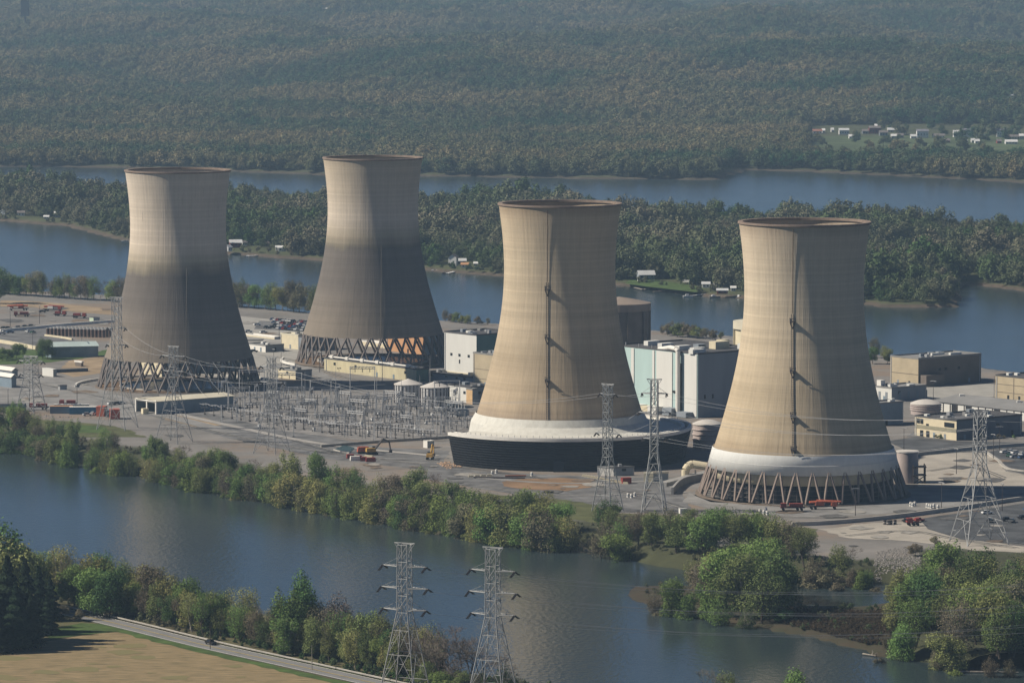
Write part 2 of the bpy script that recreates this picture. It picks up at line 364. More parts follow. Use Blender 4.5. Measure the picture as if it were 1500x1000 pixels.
# plant yard surfaces
sheet('asphalt_yard', [(195, 603), (235, 612), (330, 640), (480, 672), (640, 690), (660, 660), (560, 655), (420, 628), (330, 607), (250, 596)], m_asph, 1, rag=.8)
sheet('gravel_yard', [(250, 592), (300, 584), (420, 580), (560, 575), (640, 585), (690, 620), (655, 640), (560, 648), (420, 632)], mat('switchyard_gravel', (.25, .24, .228), .95, .22, .12), 2, rag=.5)
sheet('asphalt_yard', [(0, 486), (70, 481), (112, 500), (60, 512), (0, 500)], m_asph, 1)
sheet('lower_yard', [(-120, 545), (40, 545), (100, 556), (160, 575), (235, 596), (190, 612), (60, 600), (-120, 592)], m_road, 1, rag=.6)
sheet('asphalt_apron', [(640, 672), (700, 690), (850, 697), (980, 700), (1010, 735), (1010, 752), (900, 750), (820, 735), (700, 715), (620, 700)], m_asph, 1, rag=.8)
sheet('dirt_patch', [(735, 706), (760, 702), (820, 700), (868, 703), (872, 712), (830, 719), (770, 717), (740, 712)], m_dirt, 3, rag=1.2)
sheet('dirt_patch', [(0, 440), (60, 442), (165, 452), (172, 462), (120, 458), (50, 450), (0, 449)], m_tan, 2, rag=1)
sheet('dirt_patch', [(100, 528), (160, 520), (160, 545), (110, 552), (85, 545)], m_tan, 2, rag=1)
sheet('dirt_patch', [(230, 606), (300, 612), (330, 622), (290, 625), (240, 615)], m_tan, 2, rag=1)
sheet('grass_verge', [(-20, 612), (30, 612), (110, 618), (170, 624), (215, 640), (120, 640), (0, 628)], m_dgrass, 2, rag=1.5)
sheet('grass_verge', [(90, 622), (150, 624), (165, 634), (110, 634)], m_grass, 4, rag=1.5)
sheet('grass_verge', [(-40, 512), (70, 512), (90, 522), (160, 512), (160, 520), (80, 530), (-40, 536)], m_grass, 2, rag=2)
sheet('grass_verge', [(700, 722), (860, 735), (900, 752), (1010, 756), (1100, 768), (1200, 775), (1190, 790), (1000, 775), (820, 760), (700, 742)], m_dgrass, 2, rag=2)
sheet('pale_gravel_yard', [(1345, 668), (1400, 662), (1446, 664), (1475, 690), (1500, 696), (1640, 704), (1640, 716), (1345, 713)], m_grav, 2, rag=.7)
sheet('dark_road_yard', [(1300, 646), (1340, 640), (1400, 646), (1500, 648), (1680, 652), (1680, 668), (1480, 656), (1345, 668)], m_dark, 3, rag=.3)
sheet('car_park', [(1446, 662), (1480, 656), (1680, 668), (1680, 700), (1500, 694), (1476, 688)], m_dark, 4)
sheet('tower_road', [(1000, 735), (1060, 750), (1180, 757), (1290, 753), (1400, 741), (1500, 729), (1680, 715), (1680, 708), (1500, 716), (1330, 716), (1200, 745), (1040, 735), (1010, 722)], m_road, 2, rag=.4)
sheet('car_park', [(1345, 760), (1420, 749), (1500, 737), (1700, 720), (1700, 800), (1500, 797), (1410, 790), (1360, 775)], m_dark, 3, rag=.3)
sheet('pale_gravel_yard', [(1200, 775), (1280, 765), (1345, 763), (1400, 786), (1500, 800), (1640, 806), (1640, 815), (1430, 806), (1330, 792), (1240, 788)], m_grav, 2, rag=1.2)
sheet('pale_gravel_yard', [(1290, 575), (1360, 566), (1450, 562), (1500, 572), (1480, 580), (1370, 585), (1300, 590)], mat('yard_gravel', (.34, .33, .30), .95, .1, .1), 1)
sheet('pale_gravel_yard', [(340, 462), (460, 474), (470, 500), (440, 535), (400, 560), (370, 560), (345, 500)], mat('yard_gravel'), 1)
sheet('dark_lot', [(380, 470), (455, 472), (450, 486), (372, 482)], m_asph, 2)
ribbon('yard_road', [(-40, 560), (90, 566), (150, 583), (205, 600), (260, 613), (340, 634)], 9, m_road, 5)
ribbon('yard_road', [(360, 548), (430, 532), (500, 560), (620, 560)], 8, m_road, 3)
ribbon('yard_road', [(250, 604), (330, 622), (470, 650), (640, 668)], 5, mat('pale_track', (.34, .325, .30), .92, .1, .08), 6)
ribbon('yard_road', [(1340, 640), (1400, 604), (1460, 583)], 8, m_asph, 4)
ribbon('yard_road', [(700, 700), (820, 708), (960, 706), (1000, 722)], 4, m_road, 5)
# worn patches and wheel tracks on the yards
rp = random.Random(11); tones = [mat('patch_dark', (.12, .118, .115), .95, .3, .3), mat('patch_pale', (.31, .295, .265), .95, .25, .3), mat('patch_brown', (.20, .155, .115), .95, .3, .3)]
yards = [((210, 560), (600, 680)), ((430, 650), (660, 692)), ((660, 690), (692, 735)), ((1010, 1490), (748, 762)), ((340, 460), (470, 545)), ((10, 230), (548, 600)), ((10, 160), (452, 476)), ((1350, 1500), (672, 712)), ((1230, 1490), (768, 800)), ((690, 1000), (700, 735))]
for (xa, xb), (ya, yb) in yards:
    for k in range(9):
        x = rp.uniform(xa, xb); y = rp.uniform(ya, yb); rr = rp.uniform(5, 26); n_ = 9
        sheet('worn_patch', [(x + rr * math.cos(2 * math.pi * i / n_) * rp.uniform(.5, 1.1), y + rr * .14 * math.sin(2 * math.pi * i / n_) * rp.uniform(.5, 1.1)) for i in range(n_)], rp.choice(tones), 7, rag=.5)
for pts in ([(230, 610), (330, 636), (470, 662), (620, 680)], [(430, 645), (520, 668), (640, 676)], [(540, 690), (660, 684), (800, 702)], [(700, 712), (820, 726), (960, 722)], [(1020, 748), (1180, 758), (1330, 752), (1480, 735)], [(30, 556), (120, 575), (240, 602)], [(20, 458), (90, 462), (160, 470)], [(1240, 785), (1330, 778), (1400, 790), (1490, 803)], [(1360, 690), (1420, 684), (1470, 700)], [(380, 520), (430, 528), (520, 556), (640, 565)], [(870, 712), (940, 726), (1000, 744)]):
    for off in (-1.1, 1.1): ribbon('wheel_track', pts, .6, rp.choice(tones[:2]), 9, off)
# concrete walls / kerbs in the yard
def wallrun(name, pts, h, th, m, label, cat='wall', group=None):
    P = smooth_line([W(x, y, 0) for x, y in pts]); b = MB()
    L = []; Rr = []
    for i, p in enumerate(P):
        d = (P[min(i + 1, len(P) - 1)] - P[max(0, i - 1)]); nn = Vector((-d.y, d.x, 0)).normalized() * th / 2
        L.append(p - P[0] + nn); Rr.append(p - P[0] - nn)
    k = len(P); vs = [(v.x, v.y, 0) for v in L] + [(v.x, v.y, 0) for v in Rr] + [(v.x, v.y, h) for v in L] + [(v.x, v.y, h) for v in Rr]
    fs = []
    for i in range(k - 1): fs += [(i, i + 1, 2 * k + i + 1, 2 * k + i), (k + i + 1, k + i, 3 * k + i, 3 * k + i + 1), (2 * k + i, 2 * k + i + 1, 3 * k + i + 1, 3 * k + i)]
    fs += [(0, 2 * k, 3 * k, k), (k - 1, 2 * k - 1, 4 * k - 1, 3 * k - 1)]
    b.add(vs, fs); return tag(b.build(name, m, loc=P[0]), label, cat, group)
m_white = mat('white_paint', (.74, .72, .66), .7, .06, .3); m_cream = mat('cream_panel', (.66, .59, .42), .8, .08, .25)
wallrun('retaining_wall', [(1160, 770), (1210, 768), (1300, 760), (1400, 747), (1500, 732), (1640, 716)], 1.6, 1.0, m_conc, 'long pale retaining wall running between the ring road and right car park')
wallrun('retaining_wall', [(1345, 667), (1400, 661), (1500, 653), (1640, 647)], 1.5, 1.0, m_conc, 'pale kerb wall along the dark road below the beige office building')
wallrun('retaining_wall', [(1446, 664), (1462, 675), (1480, 688), (1540, 694)], .7, 1.4, m_conc, 'curved pale kerb round the upper right car park')
wallrun('retaining_wall', [(0, 486), (66, 480), (110, 476), (168, 472)], 1.6, 1.2, m_white, 'white perimeter wall behind the drum rows at far left')
wallrun('retaining_wall', [(-20, 499), (20, 505), (54, 512)], 1.8, 1.5, m_cream, 'cream perimeter wall beside the dark evergreen at far left')
wallrun('retaining_wall', [(66, 492), (90, 495), (106, 498)], 1.0, 1.0, m_cream, 'short cream wall in front of the drum rows')
wallrun('flood_wall', [(470, 655), (560, 648), (640, 643), (672, 640)], 1.2, .8, m_conc2, 'thin grey wall running from the switchyard to the black tower base')
wallrun('retaining_wall', [(985, 724), (1000, 710), (1030, 703), (1045, 700)], 3.0, 1.0, m_conc2, 'curved grey trough wall left of the nearest tower legs')
wallrun('retaining_wall', [(970, 712), (1000, 704), (1040, 694)], 1.6, 4.0, m_conc2, 'flat grey basin wall behind the curved trough by the nearest tower')
# ================================================================== COOLING TOWERS
PROF = [(0, 43.8), (12.3, 39.7), (15.5, 38.4), (19.2, 37.1), (29.4, 34.0), (40.4, 31.2), (51, 28.6), (62, 26.5), (74.5, 25.1), (87, 24.8), (100, 25.6), (107, 26.3), (113, 27.15)]
_pz = np.array([p[0] for p in PROF]); _pr = np.array([p[1] for p in PROF])
_c = np.polyfit(_pz, _pr, 5)
def prad(z): return float(np.polyval(_c, z))
def concrete_mat(name, stops, z0s=0.0):
    """weathered shell: stops = [(z, colour)], broken up by lift lines, run-off streaks and blotches"""
    m = bpy.data.materials.new(name); m.use_nodes = True; n = m.node_tree.nodes; l = m.node_tree.links
    b = n['Principled BSDF']; b.inputs['Roughness'].default_value = .92; b.inputs['Specular IOR Level'].default_value = .1
    tc = n.new('ShaderNodeTexCoord'); sx = n.new('ShaderNodeSeparateXYZ'); l.new(tc.outputs['Object'], sx.inputs[0])
    def noise(st, sc, det=5, ro=.6):
        mp = n.new('ShaderNodeMapping'); mp.inputs['Scale'].default_value = st; l.new(tc.outputs['Object'], mp.inputs[0])
        t = n.new('ShaderNodeTexNoise'); t.inputs['Scale'].default_value = sc; t.inputs['Detail'].default_value = det; t.inputs['Roughness'].default_value = ro; l.new(mp.outputs[0], t.inputs['Vector']); return t.outputs[0]
    def mth(op, a, b_, c=None):
        x = n.new('ShaderNodeMath'); x.operation = op
        for i, v in enumerate((a, b_, c)):
            if v is None: continue
            if isinstance(v, (int, float)): x.inputs[i].default_value = v
            else: l.new(v, x.inputs[i])
        return x.outputs[0]
    def mapr(v, a, b_, c, d):
        x = n.new('ShaderNodeMapRange'); l.new(v, x.inputs[0])
        for i, q in zip((1, 2, 3, 4), (a, b_, c, d)): x.inputs[i].default_value = q
        return x.outputs[0]
    wob = noise((1, 1, .25), .09, 4)
    zz = mth('MULTIPLY_ADD', mth('SUBTRACT', wob, .5), 9.0, sx.outputs[2])
    fac = mth('DIVIDE', zz, 113.0)
    r = n.new('ShaderNodeValToRGB'); el = r.color_ramp.elements
    for i, (z, c) in enumerate(stops):
        e = el[i] if i < 2 else el.new(z / 113.0)
        e.position = z / 113.0; e.color = (*c, 1)
    l.new(fac, r.inputs[0])
    # horizontal pour bands of differing tone
    band = noise((.004, .004, 1), .22, 3, .7); band2 = noise((.01, .01, 1), .75, 2)
    lift = n.new('ShaderNodeTexWave'); lift.bands_direction = 'Z'; lift.wave_profile = 'SAW'; lift.inputs['Scale'].default_value = .105
    l.new(tc.outputs['Object'], lift.inputs['Vector'])
    blot = noise((1, 1, .5), .06, 6, .7)
    # vertical streaks
    at = n.new('ShaderNodeMath'); at.operation = 'ARCTAN2'; l.new(sx.outputs[1], at.inputs[0]); l.new(sx.outputs[0], at.inputs[1])
    cx = n.new('ShaderNodeCombineXYZ'); l.new(mth('MULTIPLY', at.outputs[0], 26.0), cx.inputs[0]); l.new(mth('MULTIPLY', sx.outputs[2], .035), cx.inputs[2])
    t1 = n.new('ShaderNodeTexNoise'); t1.inputs['Scale'].default_value = .8; t1.inputs['Detail'].default_value = 5; t1.inputs['Roughness'].default_value = .7; l.new(cx.outputs[0], t1.inputs['Vector'])
    v = mth('MULTIPLY', mapr(band, .35, .65, .86, 1.08), mapr(band2, .3, .7, .95, 1.04))
    v = mth('MULTIPLY', v, mapr(lift.outputs['Fac'], .0, .12, .90, 1.0))
    v = mth('MULTIPLY', v, mapr(blot, .3, .7, .90, 1.08))
    v = mth('MULTIPLY', v, mapr(t1.outputs[0], .3, .7, .89, 1.06))
    # dark run-off marks below the rim
    cx2 = n.new('ShaderNodeCombineXYZ'); l.new(mth('MULTIPLY', at.outputs[0], 60.0), cx2.inputs[0]); l.new(mth('MULTIPLY', sx.outputs[2], .17), cx2.inputs[2])
    t2 = n.new('ShaderNodeTexNoise'); t2.inputs['Scale'].default_value = .55; t2.inputs['Detail'].default_value = 3; l.new(cx2.outputs[0], t2.inputs['Vector'])
    drip = mth('MULTIPLY', mapr(t2.outputs[0], .64, .70, 0, 1), mapr(sx.outputs[2], 82, 90, 0, 1))
    drip = mth('MULTIPLY', drip, mapr(sx.outputs[2], 100, 109, 1, .2))
    v = mth('MULTIPLY', v, mth('MULTIPLY_ADD', drip, -z0s, 1.0))
    mx = n.new('ShaderNodeMix'); mx.data_type = 'RGBA'; mx.blend_type = 'MULTIPLY'; mx.inputs[0].default_value = 1
    cc = n.new('ShaderNodeCombineColor')
    for i in range(3): l.new(v, cc.inputs[i])
    l.new(r.outputs[0], mx.inputs[6]); l.new(cc.outputs[0], mx.inputs[7]); l.new(mx.outputs[2], b.inputs['Base Color'])
    bp = n.new('ShaderNodeBump'); bp.inputs['Distance'].default_value = .25; l.new(t1.outputs[0], bp.inputs['Height']); l.new(bp.outputs[0], b.inputs['Normal'])
    return m
_up = (.60, .52, .42); _up2 = (.56, .49, .40); _ol = (.225, .20, .15); _lo = (.155, .138, .122); _lo2 = (.215, .185, .15)
mA = concrete_mat('stained_shell_concrete', [(0, _lo2), (22, _lo2), (45, _lo), (60, _lo), (62.5, _ol), (67, (.40, .345, .26)), (76, _up), (113, _up2)], .5)
mB = concrete_mat('stained_shell_concrete', [(0, _lo2), (22, _lo2), (45, _lo), (64, _lo), (66.5, _ol), (71, (.36, .31, .235)), (80, _up2), (113, (.46, .39, .29))], .15)
mC = concrete_mat('tan_shell_concrete', [(0, (.33, .265, .19)), (20, (.34, .27, .195)), (26, (.44, .35, .24)), (48, (.40, .325, .225)), (56, (.48, .395, .28)), (90, (.52, .435, .31)), (106, (.50, .41, .29)), (113, (.39, .305, .21))], .1)
mD = concrete_mat('tan_shell_concrete', [(0, (.38, .30, .2)), (20, (.38, .30, .2)), (26, (.47, .385, .265)), (45, (.45, .37, .255)), (56, (.53, .44, .31)), (90, (.56, .48, .36)), (106, (.54, .455, .34)), (113, (.43, .35, .26))], .12)
m_rim = mat('rim_concrete', (.26, .20, .16), .9, .15, .3); m_leg = mat('leg_concrete', (.26, .21, .18), .9, .15, .2)
m_dleg = mat('dark_leg_concrete', (.17, .15, .14), .9, .15, .2)
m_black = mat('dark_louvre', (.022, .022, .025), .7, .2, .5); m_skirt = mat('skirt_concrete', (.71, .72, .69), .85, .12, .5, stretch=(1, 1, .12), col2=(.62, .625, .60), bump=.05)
m_steel = mat('galvanised_steel', (.36, .37, .38), .55, .1, 1.0, metal=.35); m_dsteel = mat('dark_steel', (.07, .06, .06), .7, .2, .6)
m_pool = mat('basin_water', (.02, .035, .05), .25, .1, .1)
NL = 36
def tower(label, px, D, shellm, zcut, legm, rf, base_z=0.0, crossed=True):
    X = (px - 750) / F * D * 1.0
    t = thing('cooling_tower', label, 'cooling tower', (X, D, base_z))
    zs = list(np.linspace(zcut, 113, 44)); th = .7
    outer = [(prad(z), z) for z in zs]; inner = [(prad(z) - th - (1.2 if z < zcut + 4 else 0), z) for z in zs]
    b = MB(); b.lathe(outer + inner[::-1], n=144, closed=True)
    sh = b.build('shell', shellm, t, smooth=True)
    md = sh.modifiers.new('e', 'EDGE_SPLIT'); md.split_angle = R(40)
    b = MB(); r = prad(113); b.lathe([(r - 1.5, 112.7), (r + .25, 112.7), (r + .5, 113.0), (r + .5, 113.7), (r - 1.5, 113.7)], n=144, closed=True); b.build('rim', m_rim, t)
    # legs: two from every head node, to the feet on either side
    rt = prad(zcut) - .4; step = 2 * math.pi / NL
    for i in range(NL):
        a = step * i
        top = Vector((rt * math.cos(a), rt * math.sin(a), zcut + .3))
        for s in (-1, 1):
            aa = a + s * step * (1.0 if crossed else .42)
            q = Vector((rf * math.cos(aa), rf * math.sin(aa), .3)); tt = top + Vector((-math.sin(a), math.cos(a), 0)) * s * .45
            m_ = MB(); c = q; m_.beam(tt - c, Vector((0, 0, 0)), .82); o = m_.build('leg', legm, t); o.location = c
    b = MB(); b.lathe([(rf - 1.4, -.5), (rf - 1.4, .35), (rf + 1.3, .35), (rf + 1.3, -.5)], n=96); b.build('footing_ring', mat('footing_brown', (.20, .16, .125), .9, .2, .2), t)
    return t
T4 = tower('nearest cooling tower, tan shell with pale skirt on slanted legs', 1179, 1866, mD, 19.2, m_leg, 43.6, crossed=False)
T3 = tower('tan cooling tower rising from a wide black-walled ring', 820, 2002, mC, 19.8, m_leg, 42, crossed=False)
T1 = tower('stained grey cooling tower, leftmost of the four, on crossed legs', 260, 2333, mA, 15.5, m_dleg, 42.3)
T2 = tower('stained grey cooling tower behind the long cream building', 546, 2465, mB, 15.5, m_dleg, 41.8, 1.0)
T2.scale = (1, 1, .983); T1.scale = (1, 1, .988)
# nearest tower: skirt, inner fill band, louvres
def skirt(t):
    b = MB(); b.lathe([(prad(19.2) + .5, 20.0), (39.9, 12.0), (39.2, 12.0), (prad(19.2) - .6, 19.1), (prad(19.2) + .5, 20.0)], n=120); b.build('skirt', m_skirt, t, smooth=True)
    b = MB(); [b.lathe([(prad(19.2) + .52 + (39.9 - prad(19.2) - .55) * (20 - z) / 8 + .02, z), (prad(19.2) + .6 + (39.9 - prad(19.2) - .55) * (20 - z) / 8 + .06, z - .12)], n=120) for z in (16.0,)]; b.build('skirt_joint', mat('joint_grey', (.60, .60, .57), .9), t)
    for o in [c for c in t.children if c.name.startswith('leg')]: pass
    b = MB(); b.lathe([(37.4, 11.6), (37.6, 7.6), (37.0, 7.6), (37.0, 11.6)], n=120); b.build('fill_band', m_cream, t, smooth=True)
    b = MB(); b.lathe([(36.6, 8.0), (36.6, 0)], n=120); b.lathe([(0.1, 11.2), (37.2, 11.2)], n=60); b.build('louvre_wall', m_black, t, smooth=True)
    b = MB()
    for z in (1.8, 3.6, 5.4): b.lathe([(37.2, z), (37.2, z + .14), (37.0, z + .14)], n=96)
    for i in range(48):
        a = 2 * math.pi * i / 48
        b.beam((37.3 * math.cos(a), 37.3 * math.sin(a), 0), (37.3 * math.cos(a), 37.3 * math.sin(a), 7.6), .16)
    b.build('louvre_frame', m_dleg, t)
bpy.context.view_layer.update()
def relegs(t, ztop, rtop, rf, m):    # the real columns run from under the skirt to the footings
    for o in [c for c in t.children if c.name.split('.')[0] == 'leg']: bpy.data.objects.remove(o)
    step = 2 * math.pi / NL
    for i in range(NL):
        a = step * (i + .2); top = Vector((rtop * math.cos(a), rtop * math.sin(a), ztop))
        for s in (-1, 1):
            aa = a + s * step * .43; q = Vector((rf * math.cos(aa), rf * math.sin(aa), .9)); m_ = MB()
            m_.beam(top - q + Vector((-math.sin(a), math.cos(a), 0)) * s * .35, Vector((0, 0, 0)), .72); o = m_.build('leg', m, t); o.location = q
relegs(T4, 13.2, 39.2, 43.4, m_leg); skirt(T4)
for o in [c for c in T3.children if c.name.split('.')[0] in ('leg', 'footing_ring')]: bpy.data.objects.remove(o)
# the black crossflow ring of the second tan tower, cut away on its left
A0, A1 = R(-147), R(120)
b = MB(); b.lathe([(55.6, 0), (58.6, 13.2), (57.8, 13.2), (54.8, 0)], n=150, a0=A0, a1=A1, closed=True)
for k in range(1, 12): z = k * 1.12; r = 55.6 + 3.0 * z / 13.2; b.lathe([(r + .02, z), (r + .35, z - .1), (r + .02, z - .25)], n=150, a0=A0, a1=A1)
b.build('louvre_wall', m_black, T3)
b = MB(); b.lathe([(prad(19.8) + .4, 20.4), (39.2, 17.2), (44.0, 14.6), (54.5, 13.6), (54.5, 13.0), (43.5, 13.8), (36.5, 19.2)], n=120, a0=A0, a1=A1); b.lathe([(prad(19.8) + .4, 20.4), (39.6, 16.6), (40.6, 11.5), (41, 0), (40, 0), (36.5, 19.2)], n=100, a0=A1, a1=A0 + 2 * math.pi)
b.build('apron', mat('apron_panel', (.62, .615, .56), .85, .12, .45, col2=(.50, .49, .44), stretch=(1, 1, .3), bump=.1), T3)
b = MB()
for r0 in (54.6, 57.6): b.lathe([(r0, 13.3), (r0, 14.7), (r0 + 1.4, 14.7), (r0 + 1.4, 13.3)], n=150, a0=A0, a1=A1, closed=True)
b.build('deck_parapet', m_white, T3)
b = MB(); b.lathe([(56, 13.35), (57.6, 13.35)], n=120, a0=A0, a1=A1); b.build('trough', mat('trough_grey', (.14, .16, .17), .8), T3)
b = MB()
for a in (A0, A1):
    d = Vector((math.cos(a), math.sin(a), 0)); b.add([d * 40, d * 55, d * 57.8 + Vector((0, 0, 13.2)), d * 41 + Vector((0, 0, 13.4))], [(0, 1, 2, 3)])
b.build('end_wall', m_black, T3)
b = MB()
for i in range(96):
    a = A0 + (A1 - A0) * i / 95; r = 57.6
    b.beam((r * math.cos(a), r * math.sin(a), 14.7), (r * math.cos(a), r * math.sin(a), 15.7), .15)
b.build('railing', m_steel, T3)
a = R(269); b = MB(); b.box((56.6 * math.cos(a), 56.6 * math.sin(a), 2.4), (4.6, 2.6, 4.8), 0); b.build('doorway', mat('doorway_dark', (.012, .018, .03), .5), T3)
# ladders with platforms
m_brown_l = mat('rusty_cable', (.20, .15, .11), .9, .1, .3)
def ladder(t, px, z0, z1, plats, m, wd=1.0, psz=2.2):
    X0, Y0 = t.location.x, t.location.y
    D = Y0 - 28; x = (px - 750) / F * D - X0
    def P(z, off=.3): r = prad(z) + off; y = -math.sqrt(max(1, r * r - x * x)); return Vector((x, y, z))
    b = MB(); zs = np.linspace(z0, z1, 26)
    for s in (-1, 1): b.path([P(z) + Vector((s * wd / 2, 0, 0)) for z in zs], .16 if m is m_dsteel else .12, 4)
    for z in np.linspace(z0, z1, int((z1 - z0) / .9)): b.beam(P(z) + Vector((-wd / 2, 0, 0)), P(z) + Vector((wd / 2, 0, 0)), .1)
    b.build('ladder', m, t)
    for z in plats:
        b = MB(); p = P(z, 1.1); b.box(p, (psz, 2.0, .3)); 
        for sx_ in (-1, 1):
            for sy in (-1, 1): b.beam(p + Vector((sx_ * psz / 2, sy * 1.3, 0)), p + Vector((sx_ * psz / 2, sy * 1.3, 1.6)), .16)
        b.beam(p + Vector((-psz / 2, -1.3, 1.5)), p + Vector((psz / 2, -1.3, 1.5)), .16)
        b.beam(p + Vector((-psz / 2, 0, 0)), P(z - 3, .3), .3); b.beam(p + Vector((psz / 2, 0, 0)), P(z - 3, .3), .3)
        b.build('platform', m, t)
ladder(T4, 1163, 21, 77, (74, 54, 36, 22.5), m_dsteel, .9); ladder(T4, 1163, 77.5, 112, (), m_brown_l, .25)
ladder(T3, 802, 20.5, 80, (77, 56, 37.5), m_dsteel, .9); ladder(T3, 802, 80.5, 112, (), m_brown_l, .25)
m_seam = mat('pale_seam', (.175, .155, .13), .9, .1, .3)
ladder(T1, 272, 16.5, 64, (), m_seam, .12); ladder(T2, 558, 16.5, 66, (), m_seam, .12)
# basins and pools under the two open-legged towers
for t, lab in ((T1, 'round pool'), (T2, 'round pool')):
    b = MB(); b.lathe([(0.1, .12), (30, .12)], n=64); o = b.build('basin_pool', m_pool, t)
    b = MB(); b.lathe([(30, .1), (30, .9), (31, .9), (31, .1)], n=64, closed=True); b.build('basin_kerb', m_conc, t)
    b = MB(); b.lathe([(31, .09), (41, .09)], n=64); b.build('basin_floor', m_dirt, t)
def kerb(t, r, a0, a1, lab, h=1.2):
    b = MB(); b.lathe([(r, 0), (r, h), (r + 1, h), (r + 1, 0)], n=60, a0=R(a0), a1=R(a1), closed=True); tag(b.build('ring_kerb', m_white, loc=t.location), lab, 'kerb')
kerb(T1, 53, 20, 190, 'pale curved kerb wall behind the leftmost cooling tower')
kerb(T2, 50, 170, 215, 'pale curved kerb wall left of the tower behind cream building')
# big supply pipe at the nearest tower
p0 = W(1004, 700, 0); t = thing('supply_pipe', 'fat cream pipe bending down beside the nearest tower skirt', 'pipe', p0)
b = MB(); q = W(1046, 700, 0) - p0; pts = [Vector((0, 0, 0)), Vector((0, 0, 3.5)), Vector((1.2, .6, 5.2)), Vector((3, 1.5, 5.9)), q + Vector((0, 0, 4.6))]
b.path(pts, 3.4, 14); b.build('pipe', m_cream, t, smooth=False)
b = MB()
for k in (.35, .7): e = q * k; b.box((e.x, e.y, 1.7), (.6, 3.4, 3.4))
b.build('support', m_conc2, t)
# ================================================================== BUILDINGS
DA = Vector((-.62, .785, 0)).normalized(); DB = Vector((.785, .62, 0)).normalized()
ALLB = []
def reach(P0, d, px):               # length along d from P0 until it projects to column px
    lo, hi = 0.0, 400.0; s = 1 if d.x > 0 else -1
    for _ in range(40):
        mid = (lo + hi) / 2; x = proj(P0 + d * mid)[0]
        if (x - px) * s < 0: lo = mid
        else: hi = mid
    return lo
def bld(name, label, cat, cx, cyy, xl, xr, ytop, mw, mr, mw_shade=None, parapet=.8, da=None, db=None, maxa=160, maxb=160, over=None, group=None):
    """rectangular building whose nearest corner stands on the ground at pixel (cx, cyy)"""
    da = da or DA; db = db or DB; C = W(cx, cyy, 0); La = min(maxa, reach(C, da, xl)); Lb = min(maxb, reach(C, db, xr)); h = zat(C.y, ytop)
    t = thing(name, label, cat, C, 0, group); t['h'] = h
    c = [Vector((0, 0, 0)), db * Lb, db * Lb + da * La, da * La]
    b = MB(); hh = h - parapet
    for i, (p, q) in enumerate(zip(c, c[1:] + c[:1])):
        b.cur = 1 if (mw_shade is not None and i in (0,)) else 0  # right face, away from the sun: darker material mostly carries its shade as colour
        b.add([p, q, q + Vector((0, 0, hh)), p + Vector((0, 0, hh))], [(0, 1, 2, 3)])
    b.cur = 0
    b.build('wall', [mw, mw_shade or mw], t)
    b = MB(); e = over or .12; cc = (c[0] + c[2]) / 2
    g = [p + (p - cc).normalized() * e for p in c]; gi = [p - (p - cc).normalized() * .5 for p in c]
    b.add([v + Vector((0, 0, hh)) for v in g] + [v + Vector((0, 0, h)) for v in g] + [v + Vector((0, 0, h)) for v in gi] + [v + Vector((0, 0, hh + .1)) for v in gi],
          [(i, (i + 1) % 4, 4 + (i + 1) % 4, 4 + i) for i in range(4)] + [(4 + i, 4 + (i + 1) % 4, 8 + (i + 1) % 4, 8 + i) for i in range(4)] + [(8 + i, 8 + (i + 1) % 4, 12 + (i + 1) % 4, 12 + i) for i in range(4)] + [(12, 13, 14, 15)])
    b.build('roof', mr, t)
    ALLB.append((t, C, da, db, La, Lb, h)); return t, C, da, db, La, Lb, h
def panel(B, face, u0, u1, z0, z1, m, name='window', d=.12, parent=None):
    """a shallow panel on face 'a' (left/lit) or 'b' (right); u in metres from the near corner"""
    t, C, da, db, La, Lb, h = B; dr = da if face == 'a' else db; nn = -db if face == 'a' else -da
    b = MB(); p = dr * u0; q = dr * u1
    vs = [p + Vector((0, 0, z0)), q + Vector((0, 0, z0)), q + Vector((0, 0, z1)), p + Vector((0, 0, z1))]
    o = nn * d; b.add([v + nn * .004 for v in vs] + [v + o for v in vs], [(4, 5, 6, 7), (0, 1, 5, 4), (1, 2, 6, 5), (2, 3, 7, 6), (3, 0, 4, 7)])
    return b.build(name, m, parent or t)
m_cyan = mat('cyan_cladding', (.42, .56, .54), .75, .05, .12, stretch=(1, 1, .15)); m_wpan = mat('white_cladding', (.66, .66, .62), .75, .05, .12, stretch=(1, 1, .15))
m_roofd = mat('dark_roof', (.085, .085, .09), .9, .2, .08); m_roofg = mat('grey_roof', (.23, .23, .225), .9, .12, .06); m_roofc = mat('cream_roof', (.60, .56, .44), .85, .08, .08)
m_glass = mat('window_glass', (.02, .025, .03), .2, .1, .5); m_teal = mat('dark_teal_cladding', (.07, .16, .16), .7, .1, .1); m_greyc = mat('grey_cladding', (.24, .27, .30), .75, .08, .1, stretch=(1, 1, .15))  # grey cladding also stands in for the shaded right walls of pale buildings
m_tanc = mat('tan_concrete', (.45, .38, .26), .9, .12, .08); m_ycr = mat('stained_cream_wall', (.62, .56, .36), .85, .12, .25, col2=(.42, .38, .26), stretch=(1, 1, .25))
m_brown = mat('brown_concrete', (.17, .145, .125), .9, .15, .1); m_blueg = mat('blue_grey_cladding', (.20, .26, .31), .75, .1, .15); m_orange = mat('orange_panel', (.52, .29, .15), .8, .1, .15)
def rbox(B, u, v, w_, d_, h_, m, name='roof_vent', m2=None):   # box on the roof: u along a, v along b
    t, C, da, db, La, Lb, h = B; p = da * u + db * v; b = MB(); b.box((p.x, p.y, h - .7 + h_ / 2), (w_, d_, h_), math.atan2(db.y, db.x)); return b.build(name, m, t)
TH = bld('turbine_hall', 'tall hall clad in pale cyan and white panels between two nearest towers', 'building', 1022, 612, 898, 1124, 517, m_cyan, m_roofd, m_greyc)  # grey right wall: the hall's shadowed side put into the colour
t, C, da, db, La, Lb, h = TH
def a_of(px): return reach(C, da, px)
